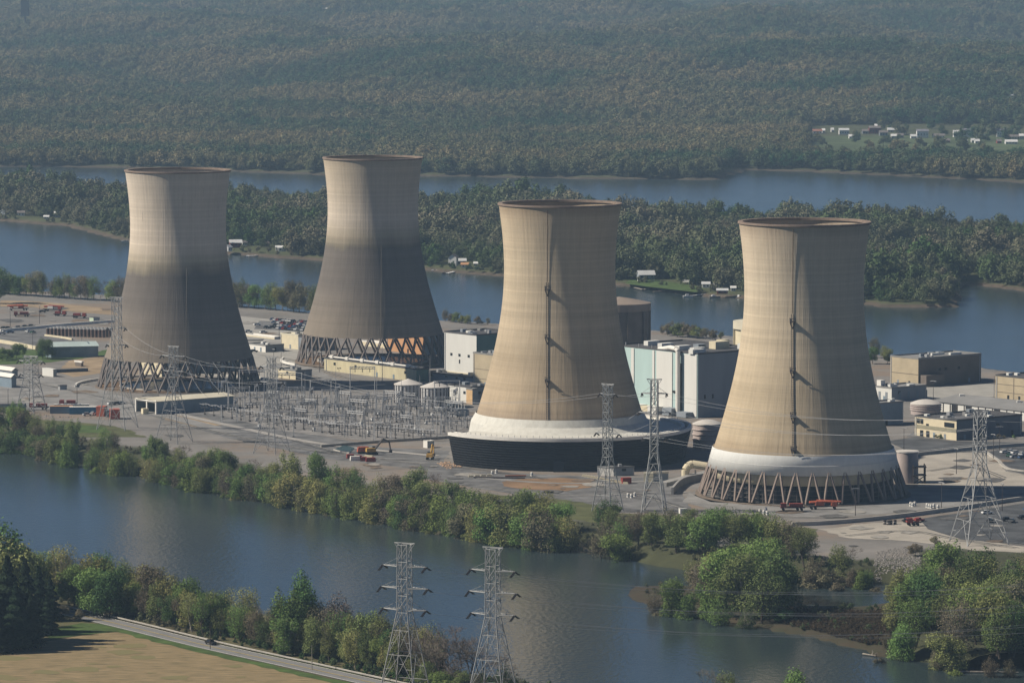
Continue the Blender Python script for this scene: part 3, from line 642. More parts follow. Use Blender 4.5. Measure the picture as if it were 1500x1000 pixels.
for x0, x1 in ((1003, 1021), (962, 985), (956, 959), (925, 929), (990, 996)): panel(TH, 'a', a_of(x1), a_of(x0), .5, h - 1.0, m_wpan, 'white_panel', .35)
panel(TH, 'a', a_of(1011) + 6, a_of(1007) + 6.5, .5, h - 6, mat('dark_stripe', (.10, .13, .13), .7), 'dark_panel', .5)
b = MB(); k = da * a_of(997) - db * 1.8; ar = [Vector((k.x, k.y, 1)), Vector((k.x, k.y, h + .2)), Vector((k.x, k.y, h + 1.2)) + da * 1.5, Vector((k.x, k.y, h + 1.3)) + da * 8 + db * 2, Vector((k.x, k.y, h - .6)) + da * 20 + db * 5]
b.path(ar, 2.2, 12); b.build('duct', m_white, t)
for x, dd in ((1001, 9), (975, 11), (945, 13), (1014, 2.6), (918, 16)): rbox(TH, a_of(x), dd, 7.5, 3.2, 2.2, m_wpan)
rbox(TH, a_of(985), 30, 9, 5, 3.6, m_cream, 'roof_plant'); rbox(TH, a_of(1003), 38, 5, 4, 2.6, m_wpan, 'roof_plant'); rbox(TH, a_of(970) , 24, 5, 4, 2, m_greyc); rbox(TH, 30, 42, 5, 4, 3, m_cream, 'roof_plant')
for i in range(9): b = MB(); p = da * (6 + i * 10.0); b.beam((p.x + 1, p.y + 1, h - .8), (p.x + 1, p.y + 1, h + 1.4), .3); b.build('roof_mast', m_steel, t)
panel(TH, 'b', 4, 5, 9, 11, m_black, 'vent'); panel(TH, 'b', 9, 10, 9, 11, m_black, 'vent'); panel(TH, 'a', a_of(986), a_of(990), 11, 12, m_black, 'vent', .5)
for x0 in (1016, 995, 972, 960, 948): rr = random.uniform(2.5, 4); panel(TH, 'a', a_of(x0), a_of(x0) + 7, .2, rr, random.choice([m_wpan, m_greyc, m_cream]), 'annex', 5)
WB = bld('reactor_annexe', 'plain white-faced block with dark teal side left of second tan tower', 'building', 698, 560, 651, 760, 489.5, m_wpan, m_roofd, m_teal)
panel(WB, 'a', .3, WB[4] - .3, .1, 4.2, m_cream, 'plinth', .5); panel(WB, 'a', 14, 15, 9, 11, m_black, 'vent'); 
rbox(WB, 16, 8, 3, 3, 1.2, m_wpan); rbox(WB, 8, 30, 3, 3, 1.4, m_wpan)
CB = bld('concrete_block', 'tan bare concrete block joining white block and second tan tower', 'building', 745, 571, 693, 800, 521, m_tanc, m_roofg)
for z in (4, 9): panel(CB, 'a', .2, CB[4] - .2, z, z + .15, m_brown, 'joint', .1)
panel(CB, 'a', CB[4] * .42, CB[4] * .42 + 1.2, 5, 8, m_black, 'opening')
LB = bld('long_cream_building', 'long streaked cream wall building with roof pipe in front of stained tower', 'building', 610, 559, 475, 629, 539.5, m_ycr, m_roofd, m_teal, maxb=22)
t, C, da, db, La, Lb, h = LB
b = MB(); b.beam(da * 1 + db * 1 + Vector((0, 0, h + .6)), da * (La - 3) + db * 1 + Vector((0, 0, h + .6)), .9, n=8); b.build('roof_pipe', m_white, t)
for i in range(6): b = MB(); p = da * (8 + i * (La - 14) / 5) + db * 1; b.box((p.x, p.y, h + .7), (1.6, 2.4, 1.8), .7); b.build('roof_cowl', m_white, t)
PH = bld('pump_house', 'white-walled low building behind the two grey tanks', 'building', 690, 590, 655, 722, 566, m_wpan, m_roofd, m_greyc)
OB = bld('orange_hut', 'pale orange block beside the white wall behind the tanks', 'building', 692, 592, 683, 700, 569, mat('peach_wall', (.62, .42, .22), .8), m_roofg, m_greyc)
LR = bld('low_annexe', 'low dark building with white roof edge behind the right grey tank', 'building', 708, 566, 622, 735, 553.5, m_greyc, m_roofd, None, over=.5)
# left of the middle
bld('cream_building', 'cream block with dark annexe left of the rear stained tower', 'building', 437, 512, 411, 452, 490, m_cream, m_roofc, m_greyc)
bld('dark_annexe', 'dark blue-grey low block between cream block and rear tower legs', 'building', 452, 514, 437, 492, 493, m_greyc, m_roofd, m_blueg)
bld('white_shed', 'white low shed with grey side between the two stained towers', 'building', 389, 516, 362, 416, 505, m_white, m_roofg, m_greyc)
bld('cream_hut', 'cream hut with grey side behind the switchyard left edge', 'building', 433, 556, 406, 457, 542, m_cream, m_roofg, m_greyc)
bld('low_cream_shed', 'long flat white roofed shed under the middle car park', 'building', 402, 497, 360, 412, 493, m_cream, m_white, m_greyc, maxa=60)
bld('orange_building', 'orange-fronted building seen through the legs of the rear stained tower', 'building', 622, 520, 566, 655, 489, m_orange, m_roofg, m_blueg)
bld('low_cream_shed', 'low cream shed seen through legs beside orange building', 'building', 590, 513, 530, 600, 505, m_cream, m_white, m_greyc)
bld('cream_workshop', 'cream and dark workshop seen through legs of the leftmost tower', 'building', 237, 552, 203, 302, 528, m_cream, m_roofd, m_blueg)
bld('low_cream_shed', 'pale block glimpsed right inside the legs of leftmost tower', 'building', 300, 546, 270, 352, 531, m_cream, m_roofc, m_blueg)
# gable-roofed sheds
def gable(name, label, cat, cx, cyy, xl, xr, ytop, rise, mw, mr, ridge='b', mw_shade=None, over=.6, group=None, da=None, db=None, maxa=300, maxb=300, open_a=False):
    da = da or DA; db = db or DB; C = W(cx, cyy, 0); La = min(maxa, reach(C, da, xl)); Lb = min(maxb, reach(C, db, xr)); h = zat(C.y, ytop)
    t = thing(name, label, cat, C, 0, group); up = Vector((0, 0, 1)); c = [Vector((0, 0, 0)), db * Lb, db * Lb + da * La, da * La]
    if ridge == 'b': r0 = da * La / 2; r1 = r0 + db * Lb; ax = db
    else: r0 = db * Lb / 2; r1 = r0 + da * La; ax = da
    b = MB(); H = up * h; rr = up * (h + rise)
    if not open_a: b.add([c[3], c[0], c[0] + H, c[3] + H], [(0, 1, 2, 3)])
    b.add([c[1], c[2], c[2] + H, c[1] + H], [(0, 1, 2, 3)]); b.add([c[2], c[3], c[3] + H, c[2] + H], [(0, 1, 2, 3)])
    if not (open_a and ridge == 'b'): b.add([c[0] + H, c[3] + H, r0 + rr] if ridge == 'b' else [c[0] + H, c[1] + H, r0 + rr], [(0, 1, 2)])
    b.add([c[1] + H, c[2] + H, r1 + rr] if ridge == 'b' else [c[3] + H, c[2] + H, r1 + rr], [(0, 1, 2)])
    b.cur = 1; b.add([c[0], c[1], c[1] + H, c[0] + H], [(0, 1, 2, 3)]); b.cur = 0  # right wall turned from the sun, shade painted in by a darker material
    b.build('wall', [mw, mw_shade or mw], t)
    b = MB(); o = ax * over; th = up * .25
    e1 = (c[0], c[1]) if ridge == 'b' else (c[0], c[3]); e2 = (c[3], c[2]) if ridge == 'b' else (c[1], c[2])
    for (p, q) in (e1, e2):
        side = (p - r0); side = side - ax * side.dot(ax); sd = side.normalized() * over
        vs = [p - o + sd + H, q + o + sd + H, r1 + o + rr + up * .15, r0 - o + rr + up * .15]
        b.add(vs + [v + th for v in vs], [(0, 1, 2, 3), (7, 6, 5, 4), (0, 4, 5, 1), (1, 5, 6, 2), (2, 6, 7, 3), (3, 7, 4, 0)])
    b.build('roof', mr, t)
    return t, C, da, db, La, Lb, h
OS = gable('open_ended_shed', 'long shed with cream roof and white open end frame near switchyard', 'shed', 229, 607, 199, 342, 588.5, .9, m_greyc, m_roofc, 'b', m_blueg, open_a=True)
t, C, da, db, La, Lb, h = OS
b = MB()
for u in (0.2, La * .45, La - .2): p = da * u; b.beam(p, p + Vector((0, 0, h)), .7)
b.beam(Vector((0, 0, h)), da * La + Vector((0, 0, h)), .9); b.build('portal_frame', m_white, t)
b = MB(); p = da * 7 - db * 2; b.box((p.x, p.y, 1.3), (3, 2.4, 2.6), .5); tag(b.build('crate', m_cream, loc=C), 'cream crate standing in the open end of the long shed', 'crate')
gable('green_roofed_warehouse', 'dark warehouse with pale aqua roof in front of drum rows', 'warehouse', 75, 524, 66, 144, 508.5, 2.2, m_blueg, mat('aqua_roof', (.48, .58, .56), .7, .06, .1), 'b', m_blueg, maxa=20, da=Vector((-.5, .87, 0)), db=Vector((.97, .24, 0)))
gable('white_roofed_shed', 'shed with cream-white roof at left edge, upper of two', 'shed', 18, 554, -45, 26, 543.5, 1.5, m_greyc, m_white, 'a', m_blueg, maxb=14)
gable('white_roofed_shed', 'blue-grey shed with white roof at left edge, lower of two', 'shed', 17, 568, -45, 24, 553, 1.5, m_blueg, m_white, 'a', m_blueg, maxb=14)
bld('white_container_block', 'ribbed white container block right of the left pylon', 'container', 78, 552, 62, 83, 540.5, m_wpan, m_wpan, m_greyc, parapet=.2)
bld('long_dark_trailer', 'long dark blue low shed with small white roofed hut on it', 'shed', 82, 546, 78, 129, 541, m_blueg, m_roofg, mat('navy_wall', (.04, .06, .11), .7), da=Vector((-.5, .87, 0)), db=Vector((.90, .43, 0)), parapet=.2)
bld('small_hut', 'small white roofed hut standing above the long dark shed', 'hut', 119, 537, 110, 122, 529, m_brown, m_white, m_brown, over=.7)
bld('small_hut', 'small grey shuttered hut left of the leftmost tower basin', 'hut', 88, 571, 85, 98, 563.5, m_wpan, m_roofg, m_greyc, maxa=5, da=Vector((-.9, .3, 0)).normalized(), db=Vector((.97, .2, 0)).normalized())
# right-hand group
BB = bld('dark_brown_building', 'large flat building with tan left wall and dark front by river', 'building', 1345, 566, 1304, 1437, 524, m_tanc, m_roofg, m_brown)  # brown front is the tan wall's shaded side, painted darker
panel(BB, 'a', .2, BB[4] - .2, 6.0, 6.25, m_brown, 'joint', .1)
panel(BB, 'b', 1, 14, .1, 6, m_brown, 'annexe', 5); rbox(BB, 12, 25, 9, 1.5, 1.2, m_wpan); rbox(BB, 8, 34, 8, 1.5, 1.2, m_wpan)
TB = bld('tan_panel_building', 'tan horizontally jointed building at the right edge by the river', 'building', 1535, 592, 1458, 1600, 556, m_tanc, m_roofd)
for z in (3.5, 7.5): panel(TB, 'a', .2, TB[4] - .2, z, z + .2, m_brown, 'joint', .1)
for u in (10, 24, 38): panel(TB, 'a', u, u + .3, 0, TB[6] - 1, m_brown, 'joint', .12)
WG = bld('white_flat_building', 'white and grey flat building right behind the nearest tower', 'building', 1306, 588, 1276, 1357, 567, m_wpan, m_roofg, m_greyc)
for u in (3, 8, 13): panel(WG, 'a', u, u + 1.6, .2, 4.5, m_greyc, 'door')
for u in (5, 11, 17, 23): panel(WG, 'b', u, u + 1.5, .5, 4.5, m_blueg, 'door')
rbox(WG, 6, 6, 5, 2.5, 1.4, m_wpan); rbox(WG, 10, 2, 3, 3, 3.5, m_white, 'roof_plant'); rbox(WG, 3, 16, 4, 2, 1.2, m_wpan)
bld('grey_block', 'plain grey-blue block hugging the right edge of the nearest tower', 'building', 1283, 624, 1262, 1323, 590, m_greyc, m_roofg, m_blueg)
LW = gable('long_white_shed', 'long white bay-doored shed under a low grey roof at right', 'shed', 1505, 617, 1368, 1640, 603, 2.2, m_wpan, m_roofg, 'a', m_greyc, maxb=34)
t_, C_, da_, db_, La_, Lb_, h_ = LW
for i in range(12): u = 4 + i * (La_ - 6) / 12; panel(LW, 'a', u, u + .5, 0, h_ - .3, m_dsteel, 'post', .2)
for i in (3, 7, 9): u = 4 + i * (La_ - 6) / 12; panel(LW, 'a', u + .6, u + 4.2, 0, h_ - .6, m_black, 'bay_door', .1)
for u in (20, 60): b = MB(); p = da_ * u + db_ * 14; b.box((p.x, p.y, h_ + 2.4), (2, 2, 1.4)); b.build('roof_vent', m_white, t_)
AD = bld('beige_office', 'two-storey beige office with dark side and dark roof', 'office', 1401, 645, 1340, 1497, 614.5, mat('beige_wall', (.66, .58, .41), .85, .05, .2), m_roofd, mat('shaded_side', (.13, .15, .18), .7, .1, .1))  # slate tone paints the shade on the office's right wall
t, C, da, db, La, Lb, h = AD
panel(AD, 'a', .1, La - .1, h * .38, h * .55, mat('olive_band', (.30, .28, .2), .85), 'wall_band', .15)
panel(AD, 'a', 1.5, 8, h * .60, h * .82, m_glass, 'window', .2)
for x in (1342, 1347): u = reach(C, da, x); panel(AD, 'a', u - 2.4, u - .6, h * .62, h * .86, m_glass, 'window', .2)
for x in (1348, 1357): u = reach(C, da, x); panel(AD, 'a', u - 2, u, .1, h * .3, m_glass, 'door', .2)
rbox(AD, 14, 5, 2, 2, 1, m_wpan); rbox(AD, 25, 5, 2, 2, 1, m_wpan)
K1 = bld('kiosk', 'white and dark control hut below the island pylon at the black wall', 'hut', 899, 697, 875, 929, 683, m_white, m_roofg, m_greyc, da=Vector((-.9, .3, 0)).normalized(), db=Vector((.97, .2, 0)).normalized(), maxa=9)
K2 = bld('kiosk', 'flat olive-grey control hut between right island pylon and fat pipe', 'hut', 957, 706, 943, 979, 691, mat('olive_hut', (.34, .32, .24), .8), m_roofc, m_greyc, da=Vector((-.9, .3, 0)).normalized(), db=Vector((.97, .2, 0)).normalized(), maxa=9)
bld('site_trailer', 'white box trailer parked left of the black-walled tower base', 'trailer', 626, 656, 620, 636, 645.5, m_white, m_white, m_greyc, parapet=.2)
# tanks
def tank(name, label, px, py, r, h, dome, m, mt, ribs=0, collar=None, rings=0, shape='cone'):
    C = W(px, py, 0); t = thing(name, label, 'tank', C)
    b = MB(); b.lathe([(r, 0), (r, h)], n=40); b.build('wall', m, t, smooth=True)
    b = MB(); k = 8
    pr = [(r + .3, h - .3), (r + .3, h + .1)] + [((r + .3) * (1 - i / k), h + .1 + dome * ((1 - (1 - i / k) ** 2) if shape == 'dome' else i / k)) for i in range(1, k)] + [(.05, h + .1 + dome)]
    b.lathe(pr, n=40); b.build('roof', mt, t, smooth=False)
    if ribs:
        b = MB()
        for i in range(ribs): a = 2 * math.pi * i / ribs; b.beam(((r + .1) * math.cos(a), (r + .1) * math.sin(a), 0), ((r + .1) * math.cos(a), (r + .1) * math.sin(a), h), .35)
        b.build('rib', m_dsteel, t)
    if rings:
        b = MB()
        for i in range(rings): z = h * (.35 + .6 * i / rings); b.lathe([(r, z), (r + .45, z + .3), (r + .45, z + .6), (r, z + .8)], n=40)
        b.build('ring_band', m, t)
    return t
m_tankw = mat('tank_grey', (.50, .50, .50), .7, .1, .3, stretch=(1, 1, .15)); m_pink = mat('pinkish_tank', (.42, .36, .34), .8, .08, .2); m_domec = mat('tank_roof', (.55, .52, .48), .8, .06, .2)
tank('storage_tank', 'pale grey round tank, left of the pair behind the switchyard', 598, 590, 6.9, 9.6, 2.6, m_tankw, m_domec, 22)
tank('storage_tank', 'pale grey round tank, right of the pair behind the switchyard', 637, 596, 7.0, 10.2, 2.6, m_tankw, m_domec, 22)
tank('water_tank', 'pinkish domed tank between the cyan hall and nearest tower', 1036, 657, 6.5, 11.5, 1.8, m_pink, m_domec, 0, None, 3, 'dome')
tank('water_tank', 'domed pinkish-grey tank behind the beige office', 1356, 606, 7.3, 5.2, 1.9, m_pink, m_domec, 0, None, 3, 'dome')
tank('standpipe_tank', 'tall narrow pinkish tank at the right foot of nearest tower', 1329, 706, 4.6, 13.4, .3, m_pink, m_domec)
C = W(1338, 708, 0); t = thing('tank_platform', 'dark steel stair platform beside the narrow pinkish tank', 'platform', C); b = MB()
for x in (0, 5): 
    for y in (0, 5): b.beam((x, y, 0), (x, y, 8), .35)
for z in (3.5, 7): b.box((2.5, 2.5, z), (6, 6, .3))
b.beam((0, 0, 0), (5, 0, 3.5), .3); b.beam((5, 0, 0), (0, 0, 3.5), .3); b.build('frame', m_dsteel, t)
def containment(label, px, py, r, h, cone, m, mt, ribs):
    C = W(px, py, 0); t = thing('containment_building', label, 'building', C)
    b = MB(); b.lathe([(r, 0), (r, h)], n=64); b.build('wall', m, t, smooth=True)
    b = MB(); b.lathe([(r, h - 4), (r + 1.2, h - 4), (r + 1.2, h), (r * .5, h + cone * .6), (.1, h + cone)], n=64); b.build('roof', mt, t)
    for i in range(ribs): a = 2 * math.pi * i / ribs; b = MB(); b.box(((r + .4) * math.cos(a), (r + .4) * math.sin(a), h / 2 - 2), (1.4, 2.6, h - 4), a); b.build('buttress', m, t)
containment('round dark ribbed building with shallow cone roof behind second tan tower', 907, 530, 16.2, zat(W(907, 530).y, 443), 3.2, m_brown, mat('brown_cone_roof', (.27, .22, .18), .85, .1, .1), 10)  # dark brown wall: shade of the visible right half put into the colour
containment('round cream banded building peeping out left of the nearest tower', 1116, 540, 14.5, zat(W(1116, 540).y, 470), 1.0, m_cream, m_roofc, 8)

rq = random.Random(5)
for B in ALLB:
    t, C, da, db, La, Lb, h = B
    if t.name.split('.')[0] in ('turbine_hall', 'small_hut', 'site_trailer', 'white_container_block', 'long_dark_trailer', 'orange_hut') or min(La, Lb) < 5 or h < 3: continue
    for f_, L_ in (('a', La), ('b', Lb)):
        for k in range(min(5, int(L_ / 9))):
            u = 3 + (L_ - 6) * (k + rq.random() * .6) / max(1, min(5, int(L_ / 9)))
            if rq.random() < .55: panel(B, f_, u, u + 1.4, .1, min(2.4, h * .6), rq.choice([m_blueg, m_black, m_greyc]), 'door', .1)
            else: panel(B, f_, u, u + 1.8, h * .5, h * .5 + min(1.4, h * .25), m_glass, 'window', .1)
        panel(B, f_, L_ * .98 - .5, L_ * .98, .2, h - 1, m_steel, 'downpipe', .18)
    for k in range(min(8, int(La * Lb / 110) + 1)):
        rbox(B, rq.uniform(2, La - 2), rq.uniform(2, Lb - 2), rq.uniform(1.2, 3.2), rq.uniform(1.2, 2.6), rq.uniform(.9, 1.9), rq.choice([m_wpan, m_greyc, m_steel, m_roofg]), 'roof_vent')
# ================================================================== PYLONS
m_pyl = mat('pylon_steel', (.36, .37, .37), .6, .08, .6, metal=.15); m_ins = mat('insulator_brown', (.035, .03, .03), .4, .1, 2)
def lattice(b, lv, w, dw=None, n_off=0):
    """square lattice mast: lv = [(z, half width x, half width y)]"""
    dw = dw or w * .65
    for (z0, a0, c0), (z1, a1, c1) in zip(lv[:-1], lv[1:]):
        P = [Vector((sx * a0, sy * c0, z0)) for sx, sy in ((-1, -1), (1, -1), (1, 1), (-1, 1))]; Q = [Vector((sx * a1, sy * c1, z1)) for sx, sy in ((-1, -1), (1, -1), (1, 1), (-1, 1))]
        for i in range(4):
            j = (i + 1) % 4; b.beam(P[i], Q[i], w); b.beam(P[i], Q[j], dw); b.beam(P[j], Q[i], dw); b.beam(Q[i], Q[j], dw)
def seq(z0, a0, z1, a1, n, c=1.0): return [(z0 + (z1 - z0) * i / n, a0 + (a1 - a0) * i / n, (a0 + (a1 - a0) * i / n) * c) for i in range(n + 1)]
def pylon(name, label, px, py, rz, H, zw, half_base, half_body, arms, w, ins=2.6, nb=None, peak=True, m=None):
    """arms = [(z, half length)]"""
    m = m or m_pyl; C = W(px, py, 0); t = thing(name, label, 'pylon', C, rz)
    nb = nb or max(3, int((H - zw) / (half_body * 2.4)))
    # splayed legs: big K braces
    b = MB(); n = 4; L = [(zw * (1 - (1 - i / n) ** 1.0), 0, 0) for i in range(n + 1)]
    lv = []
    for i in range(n + 1):
        f = i / n; f = 1 - (1 - f) ** 1.25; a = half_base + (half_body - half_base) * f; lv.append((zw * f, a, a))
    for (z0, a0, _), (z1, a1, _) in zip(lv[:-1], lv[1:]):
        P = [Vector((sx * a0, sy * a0, z0)) for sx, sy in ((-1, -1), (1, -1), (1, 1), (-1, 1))]; Q = [Vector((sx * a1, sy * a1, z1)) for sx, sy in ((-1, -1), (1, -1), (1, 1), (-1, 1))]
        for i in range(4):
            j = (i + 1) % 4; mid = (P[i] + P[j]) / 2; mq = (Q[i] + Q[j]) / 2
            b.beam(P[i], mq, w * .6); b.beam(P[j], mq, w * .6); b.beam(Q[i], Q[j], w * .5)
            b.beam((P[i] + mq) / 2, (P[i] + Q[i]) / 2, w * .4); b.beam((P[j] + mq) / 2, (P[j] + Q[j]) / 2, w * .4)
    b.build('bracing', m, t)
    for sx, sy in ((-1, -1), (1, -1), (1, 1), (-1, 1)):
        b = MB()
        for (z0, a0, _), (z1, a1, _) in zip(lv[:-1], lv[1:]): b.beam(Vector((sx * a0, sy * a0, z0)), Vector((sx * a1, sy * a1, z1)), w * 1.25)
        b.build('leg', m, t)
    b = MB(); lattice(b, seq(zw, half_body, H, half_body * .92, nb), w)
    if peak:
        for s in (-1, 1): b.beam((s * half_body, 0, H), (s * (half_body + 1.6), 0, H + .5), w * .8); b.beam((s * half_body, 0, H - 2), (s * (half_body + 1.6), 0, H + .5), w * .6)
        b.beam((-half_body - 1.6, 0, H + .5), (half_body + 1.6, 0, H + .5), w * .7)
    b.build('mast', m, t)
    tips = []
    for z, hl in arms:
        for s in (-1, 1):
            b = MB(); tip = Vector((s * hl, 0, z)); 
            for sy in (-1, 1):
                b.beam((s * half_body, sy * half_body, z), tip, w * .95); b.beam((s * half_body, 0, z + 2.6), tip, w * .4)
                for k in range(1, 4): f = k / 4; p = Vector((s * half_body, sy * half_body, z)).lerp(tip, f); q = Vector((s * half_body, sy * half_body, z)).lerp(tip, max(0, f - .12)); b.beam(p, q + Vector((0, 0, .35)), w * .35)
            for k in range(1, 4): f = k / 4; b.beam(Vector((s * half_body, -half_body, z)).lerp(tip, f), Vector((s * half_body, half_body, z)).lerp(tip, min(1, f + .2)), w * .5)
            b.build('crossarm', m, t)
            for sy in (-1, 1):
                if ins:
                    b = MB(); q = tip + Vector((sy * ins * .28 * 0, sy * ins, -1.3)); dv = (q - tip)
                    for e in (-.22, .22):
                        o_ = Vector((e, 0, 0)); b.beam(tip + o_, q + o_, .34, n=6)
                    b.build('insulator', m_ins, t)
            tips.append(tip)
    return t, tips
def tipw(P, i, dy=0): t, tips = P; return t.location + Matrix.Rotation(t.rotation_euler.z, 3, 'Z') @ (tips[i] + Vector((0, dy, -1.2 if dy else 0)))
arms3 = [(43.4, 7.1), (36.9, 7.6), (30.4, 7.0)]
F1 = pylon('lattice_pylon', 'left of the two tall foreground pylons, three crossarms, grey steel', 593, 1040, R(-24), 49.8, 29.6, 6.6, 1.75, arms3, .21, 3.0)
F2 = pylon('lattice_pylon', 'right of the two tall foreground pylons, near dead trees', 722, 1048, R(-24), 49.8, 29.6, 6.6, 1.75, arms3, .21, 3.0)
arms4 = [(47, 5.2), (40, 6.0), (31, 6.6)]
I1 = pylon('lattice_pylon', 'island pylon in front of the black tower ring, above white kiosk', 890, 748, R(-35), 51, 22, 4.6, 1.5, [(47.5, 3.6), (31.5, 5.4)], .25, 1.8)
I2 = pylon('lattice_pylon', 'island pylon in front of the white hall panels', 958, 750, R(-10), 53.5, 24, 4.6, 1.5, [(48.2, 5.0), (40.5, 6.4), (30, 4.6)], .25, 1.8)
I3 = pylon('lattice_pylon', 'splay-legged island pylon before the beige office, right side', 1434, 795, R(18), 50.5, 30, 8.6, 2.0, [], .26, 0)
I4 = pylon('lattice_pylon', 'squat wide-headed pylon at far left in front of sheds', 46, 603, R(-30), 27, 17, 5.4, 2.6, [(25, 7.2), (18.5, 6.0)], .26, 1.8)
I5 = pylon('lattice_pylon', 'narrow pylon crossing the left foot of leftmost tower', 172, 628, R(-20), 62, 34, 7.4, 1.9, [(40, 5.0), (48, 4.6)], .23, 1.8)
I6 = pylon('lattice_pylon', 'pylon straddling the open-ended shed, grey steel', 255, 648, R(-30), 44, 26, 6.2, 1.6, [(40, 6.4), (33, 5.6)], .23, 1.8)
I7 = pylon('lattice_pylon', 'pylon standing at the river side of the switchyard', 398, 663, R(-30), 43, 24, 6.0, 1.5, [(39, 5.6), (32, 6)], .23, 1.8)
m_wire = mat('conductor_wire', (.42, .43, .44), .5, .05, 1)
wn = [0]
def wire(p, q, sag, label, th=.07):
    b = MB(); k = 14; pts = [Vector((0, 0, 0)) + (q - p) * (i / k) - Vector((0, 0, 4 * sag * (i / k) * (1 - i / k))) for i in range(k + 1)]
    b.path(pts, th, 4); o = b.build('power_line', m_wire if th > .065 else m_steel, loc=p); tag(o, label, 'power line', 'power lines strung between the pylons'); o['group'] = 'power lines strung between the pylons'; return o
lv = ['top', 'middle', 'lowest']
for i in range(4):
    wire(tipw(I1, i), tipw(I2, i), 1.2, f'{["upper left","upper right","lower left","lower right"][i]} wire hung between the two central island pylons')
rt = [I3[0].location + Vector((s * 2, 0, z)) for z in (49, 44, 38) for s in (-1, 1)]
for i in range(6): wire(tipw(I2, i), rt[i], 5.5, f'{["top","top","middle","middle","lowest","lowest"][i]} {["rear","front"][i % 2]} wire crossing the nearest tower towards the right pylon')
for i, z in enumerate((47, 41, 36, 31)):
    wire(I3[0].location + Vector((1, 0, z)), I3[0].location + Vector((150, 25, z + 2)), 3, f'{["top", "second", "third", "lowest"][i]} wire leaving the right edge from the splay-legged pylon')
for i in range(6):
    q = F1[0].location + Vector((-260, 190, 0)) 
    wire(tipw(F2, i, 2.8), tipw(F2, i) + Vector((210, 75, -12)), 6, f'{lv[i // 2]} {["left", "right"][i % 2]} wire running right from the right foreground pylon', .06)
for i in (1, 3, 5): wire(tipw(F1, i, 2.8), tipw(F2, i, 2.8) + Vector((190, 90, -12)), 7, f'{lv[i // 2]} wire running right from the left foreground pylon', .05)
for i in range(4): wire(tipw(I6, i), tipw(I7, i), 2.5, f'{["upper left","upper right","lower left","lower right"][i]} wire from the shed pylon to the switchyard pylon')
for i in range(2): wire(tipw(I5, i + 2), tipw(I6, i), 3, f'{["left", "right"][i]} wire from the tower-foot pylon to the shed pylon')
for i in range(2): wire(tipw(I7, i), tipw(I1, i), 9, f'{["left", "right"][i]} long wire sagging across the black tower ring')
for i in range(3): 
    a = W([300, 330, 360][i], 606, 0) + Vector((0, 0, 9)); wire(T1.location + Vector((6 + i * 7, -37, 16)), a, 2, f'{["left", "middle", "right"][i]} wire dropping from the leftmost tower edge to switchyard')
# ================================================================== SWITCHYARD
YA = Vector((.93, .37, 0)).normalized(); YB = Vector((-.37, .93, 0)).normalized()
def gantry_proto(name, wd, h, label):
    t = thing(name, label, 'gantry'); w_ = .26
    for s in (-1, 1):
        b = MB()
        for e in (-1, 1): b.beam((s * wd / 2, e * 1.1, 0), (s * wd / 2, e * .25, h), w_)
        for k in range(1, 5): z = h * k / 5; a = 1.1 - .85 * k / 5; b.beam((s * wd / 2, -a, z), (s * wd / 2, a, z), .16)
        b.build('leg', m_steel, t)
    b = MB()
    for zz in (h - .2, h - 1.2): b.beam((-wd / 2 - .4, 0, zz), (wd / 2 + .4, 0, zz), w_)
    n = int(wd / 1.6)
    for k in range(n): x0 = -wd / 2 + wd * k / n; b.beam((x0, 0, h - 1.2), (x0 + wd / n, 0, h - .2), .14)
    b.build('beam', m_steel, t)
    for x in (-wd * .3, 0, wd * .3): b = MB(); b.beam((x, 0, h - 1.2), (x, 0, h - 3.0), .36, n=6); b.build('insulator', m_ins, t)
    return proto(t)
def post_proto():
    t = thing('bus_support', 'post', 'bus support'); b = MB(); b.beam((0, 0, 0), (0, 0, 3.4), .30); b.box((0, 0, .3), (.9, .9, .6)); b.build('post', mat('post_steel', (.13, .12, .115), .7, .15, .6), t)
    b = MB()
    for x in (-1.5, 0, 1.5): b.beam((x, 0, 3.6), (x, 0, 5.0), .30, n=6)
    b.build('insulator', m_ins, t); b = MB(); b.beam((-1.9, 0, 3.5), (1.9, 0, 3.5), .24)
    for x in (-1.5, 0, 1.5): b.beam((x, -3.6, 5.1), (x, 3.6, 5.1), .16)
    b.build('busbar', m_steel, t); return proto(t)
def breaker_proto():
    t = thing('circuit_breaker', 'breaker', 'circuit breaker'); b = MB(); b.box((0, 0, 1.3), (2.0, 1.1, 1.2)); 
    for sx_ in (-1, 1): b.box((sx_ * .9, 0, .25), (.3, 1.2, .5))
    b.build('tank', mat('breaker_grey', (.55, .56, .55), .6, .1, 1), t)
    for x in (-.7, .7): b = MB(); b.beam((x, 0, 2.1), (x * 2.2, 0, 4.4), .42, .2, n=8); b.build('bushing', mat('porcelain', (.60, .58, .54), .4, .1, 1), t)
    return proto(t)
def mast_proto():
    t = thing('lightning_mast', 'mast', 'mast'); b = MB(); b.beam((0, 0, 0), (0, 0, 19), .42, .14, n=6); b.build('pole', m_steel, t)
    b = MB(); b.box((0, 0, .3), (1, 1, .6)); b.build('base', m_conc2, t); return proto(t)
G1 = gantry_proto('switchyard_gantry', 11, 12.5, 'x'); G2 = gantry_proto('switchyard_gantry', 8, 8.5, 'x'); PS = post_proto(); BK = breaker_proto(); MS = mast_proto()
first = {}
used = set()
def put(p, loc, rz, label, group, desc=None, place=None, scale=None):
    if p.name not in used: used.add(p.name); o = p; o.location = loc; o.rotation_euler = (0, 0, rz); o['group'] = group
    else: o = dup(p, loc, rz, None, group)
    if scale: o.scale = (scale,) * 3
    if label: o['label'] = label
    if desc: later(o, desc, place)
    return o
ang = math.atan2(YA.y, YA.x)
P0 = W(305, 606, 0)
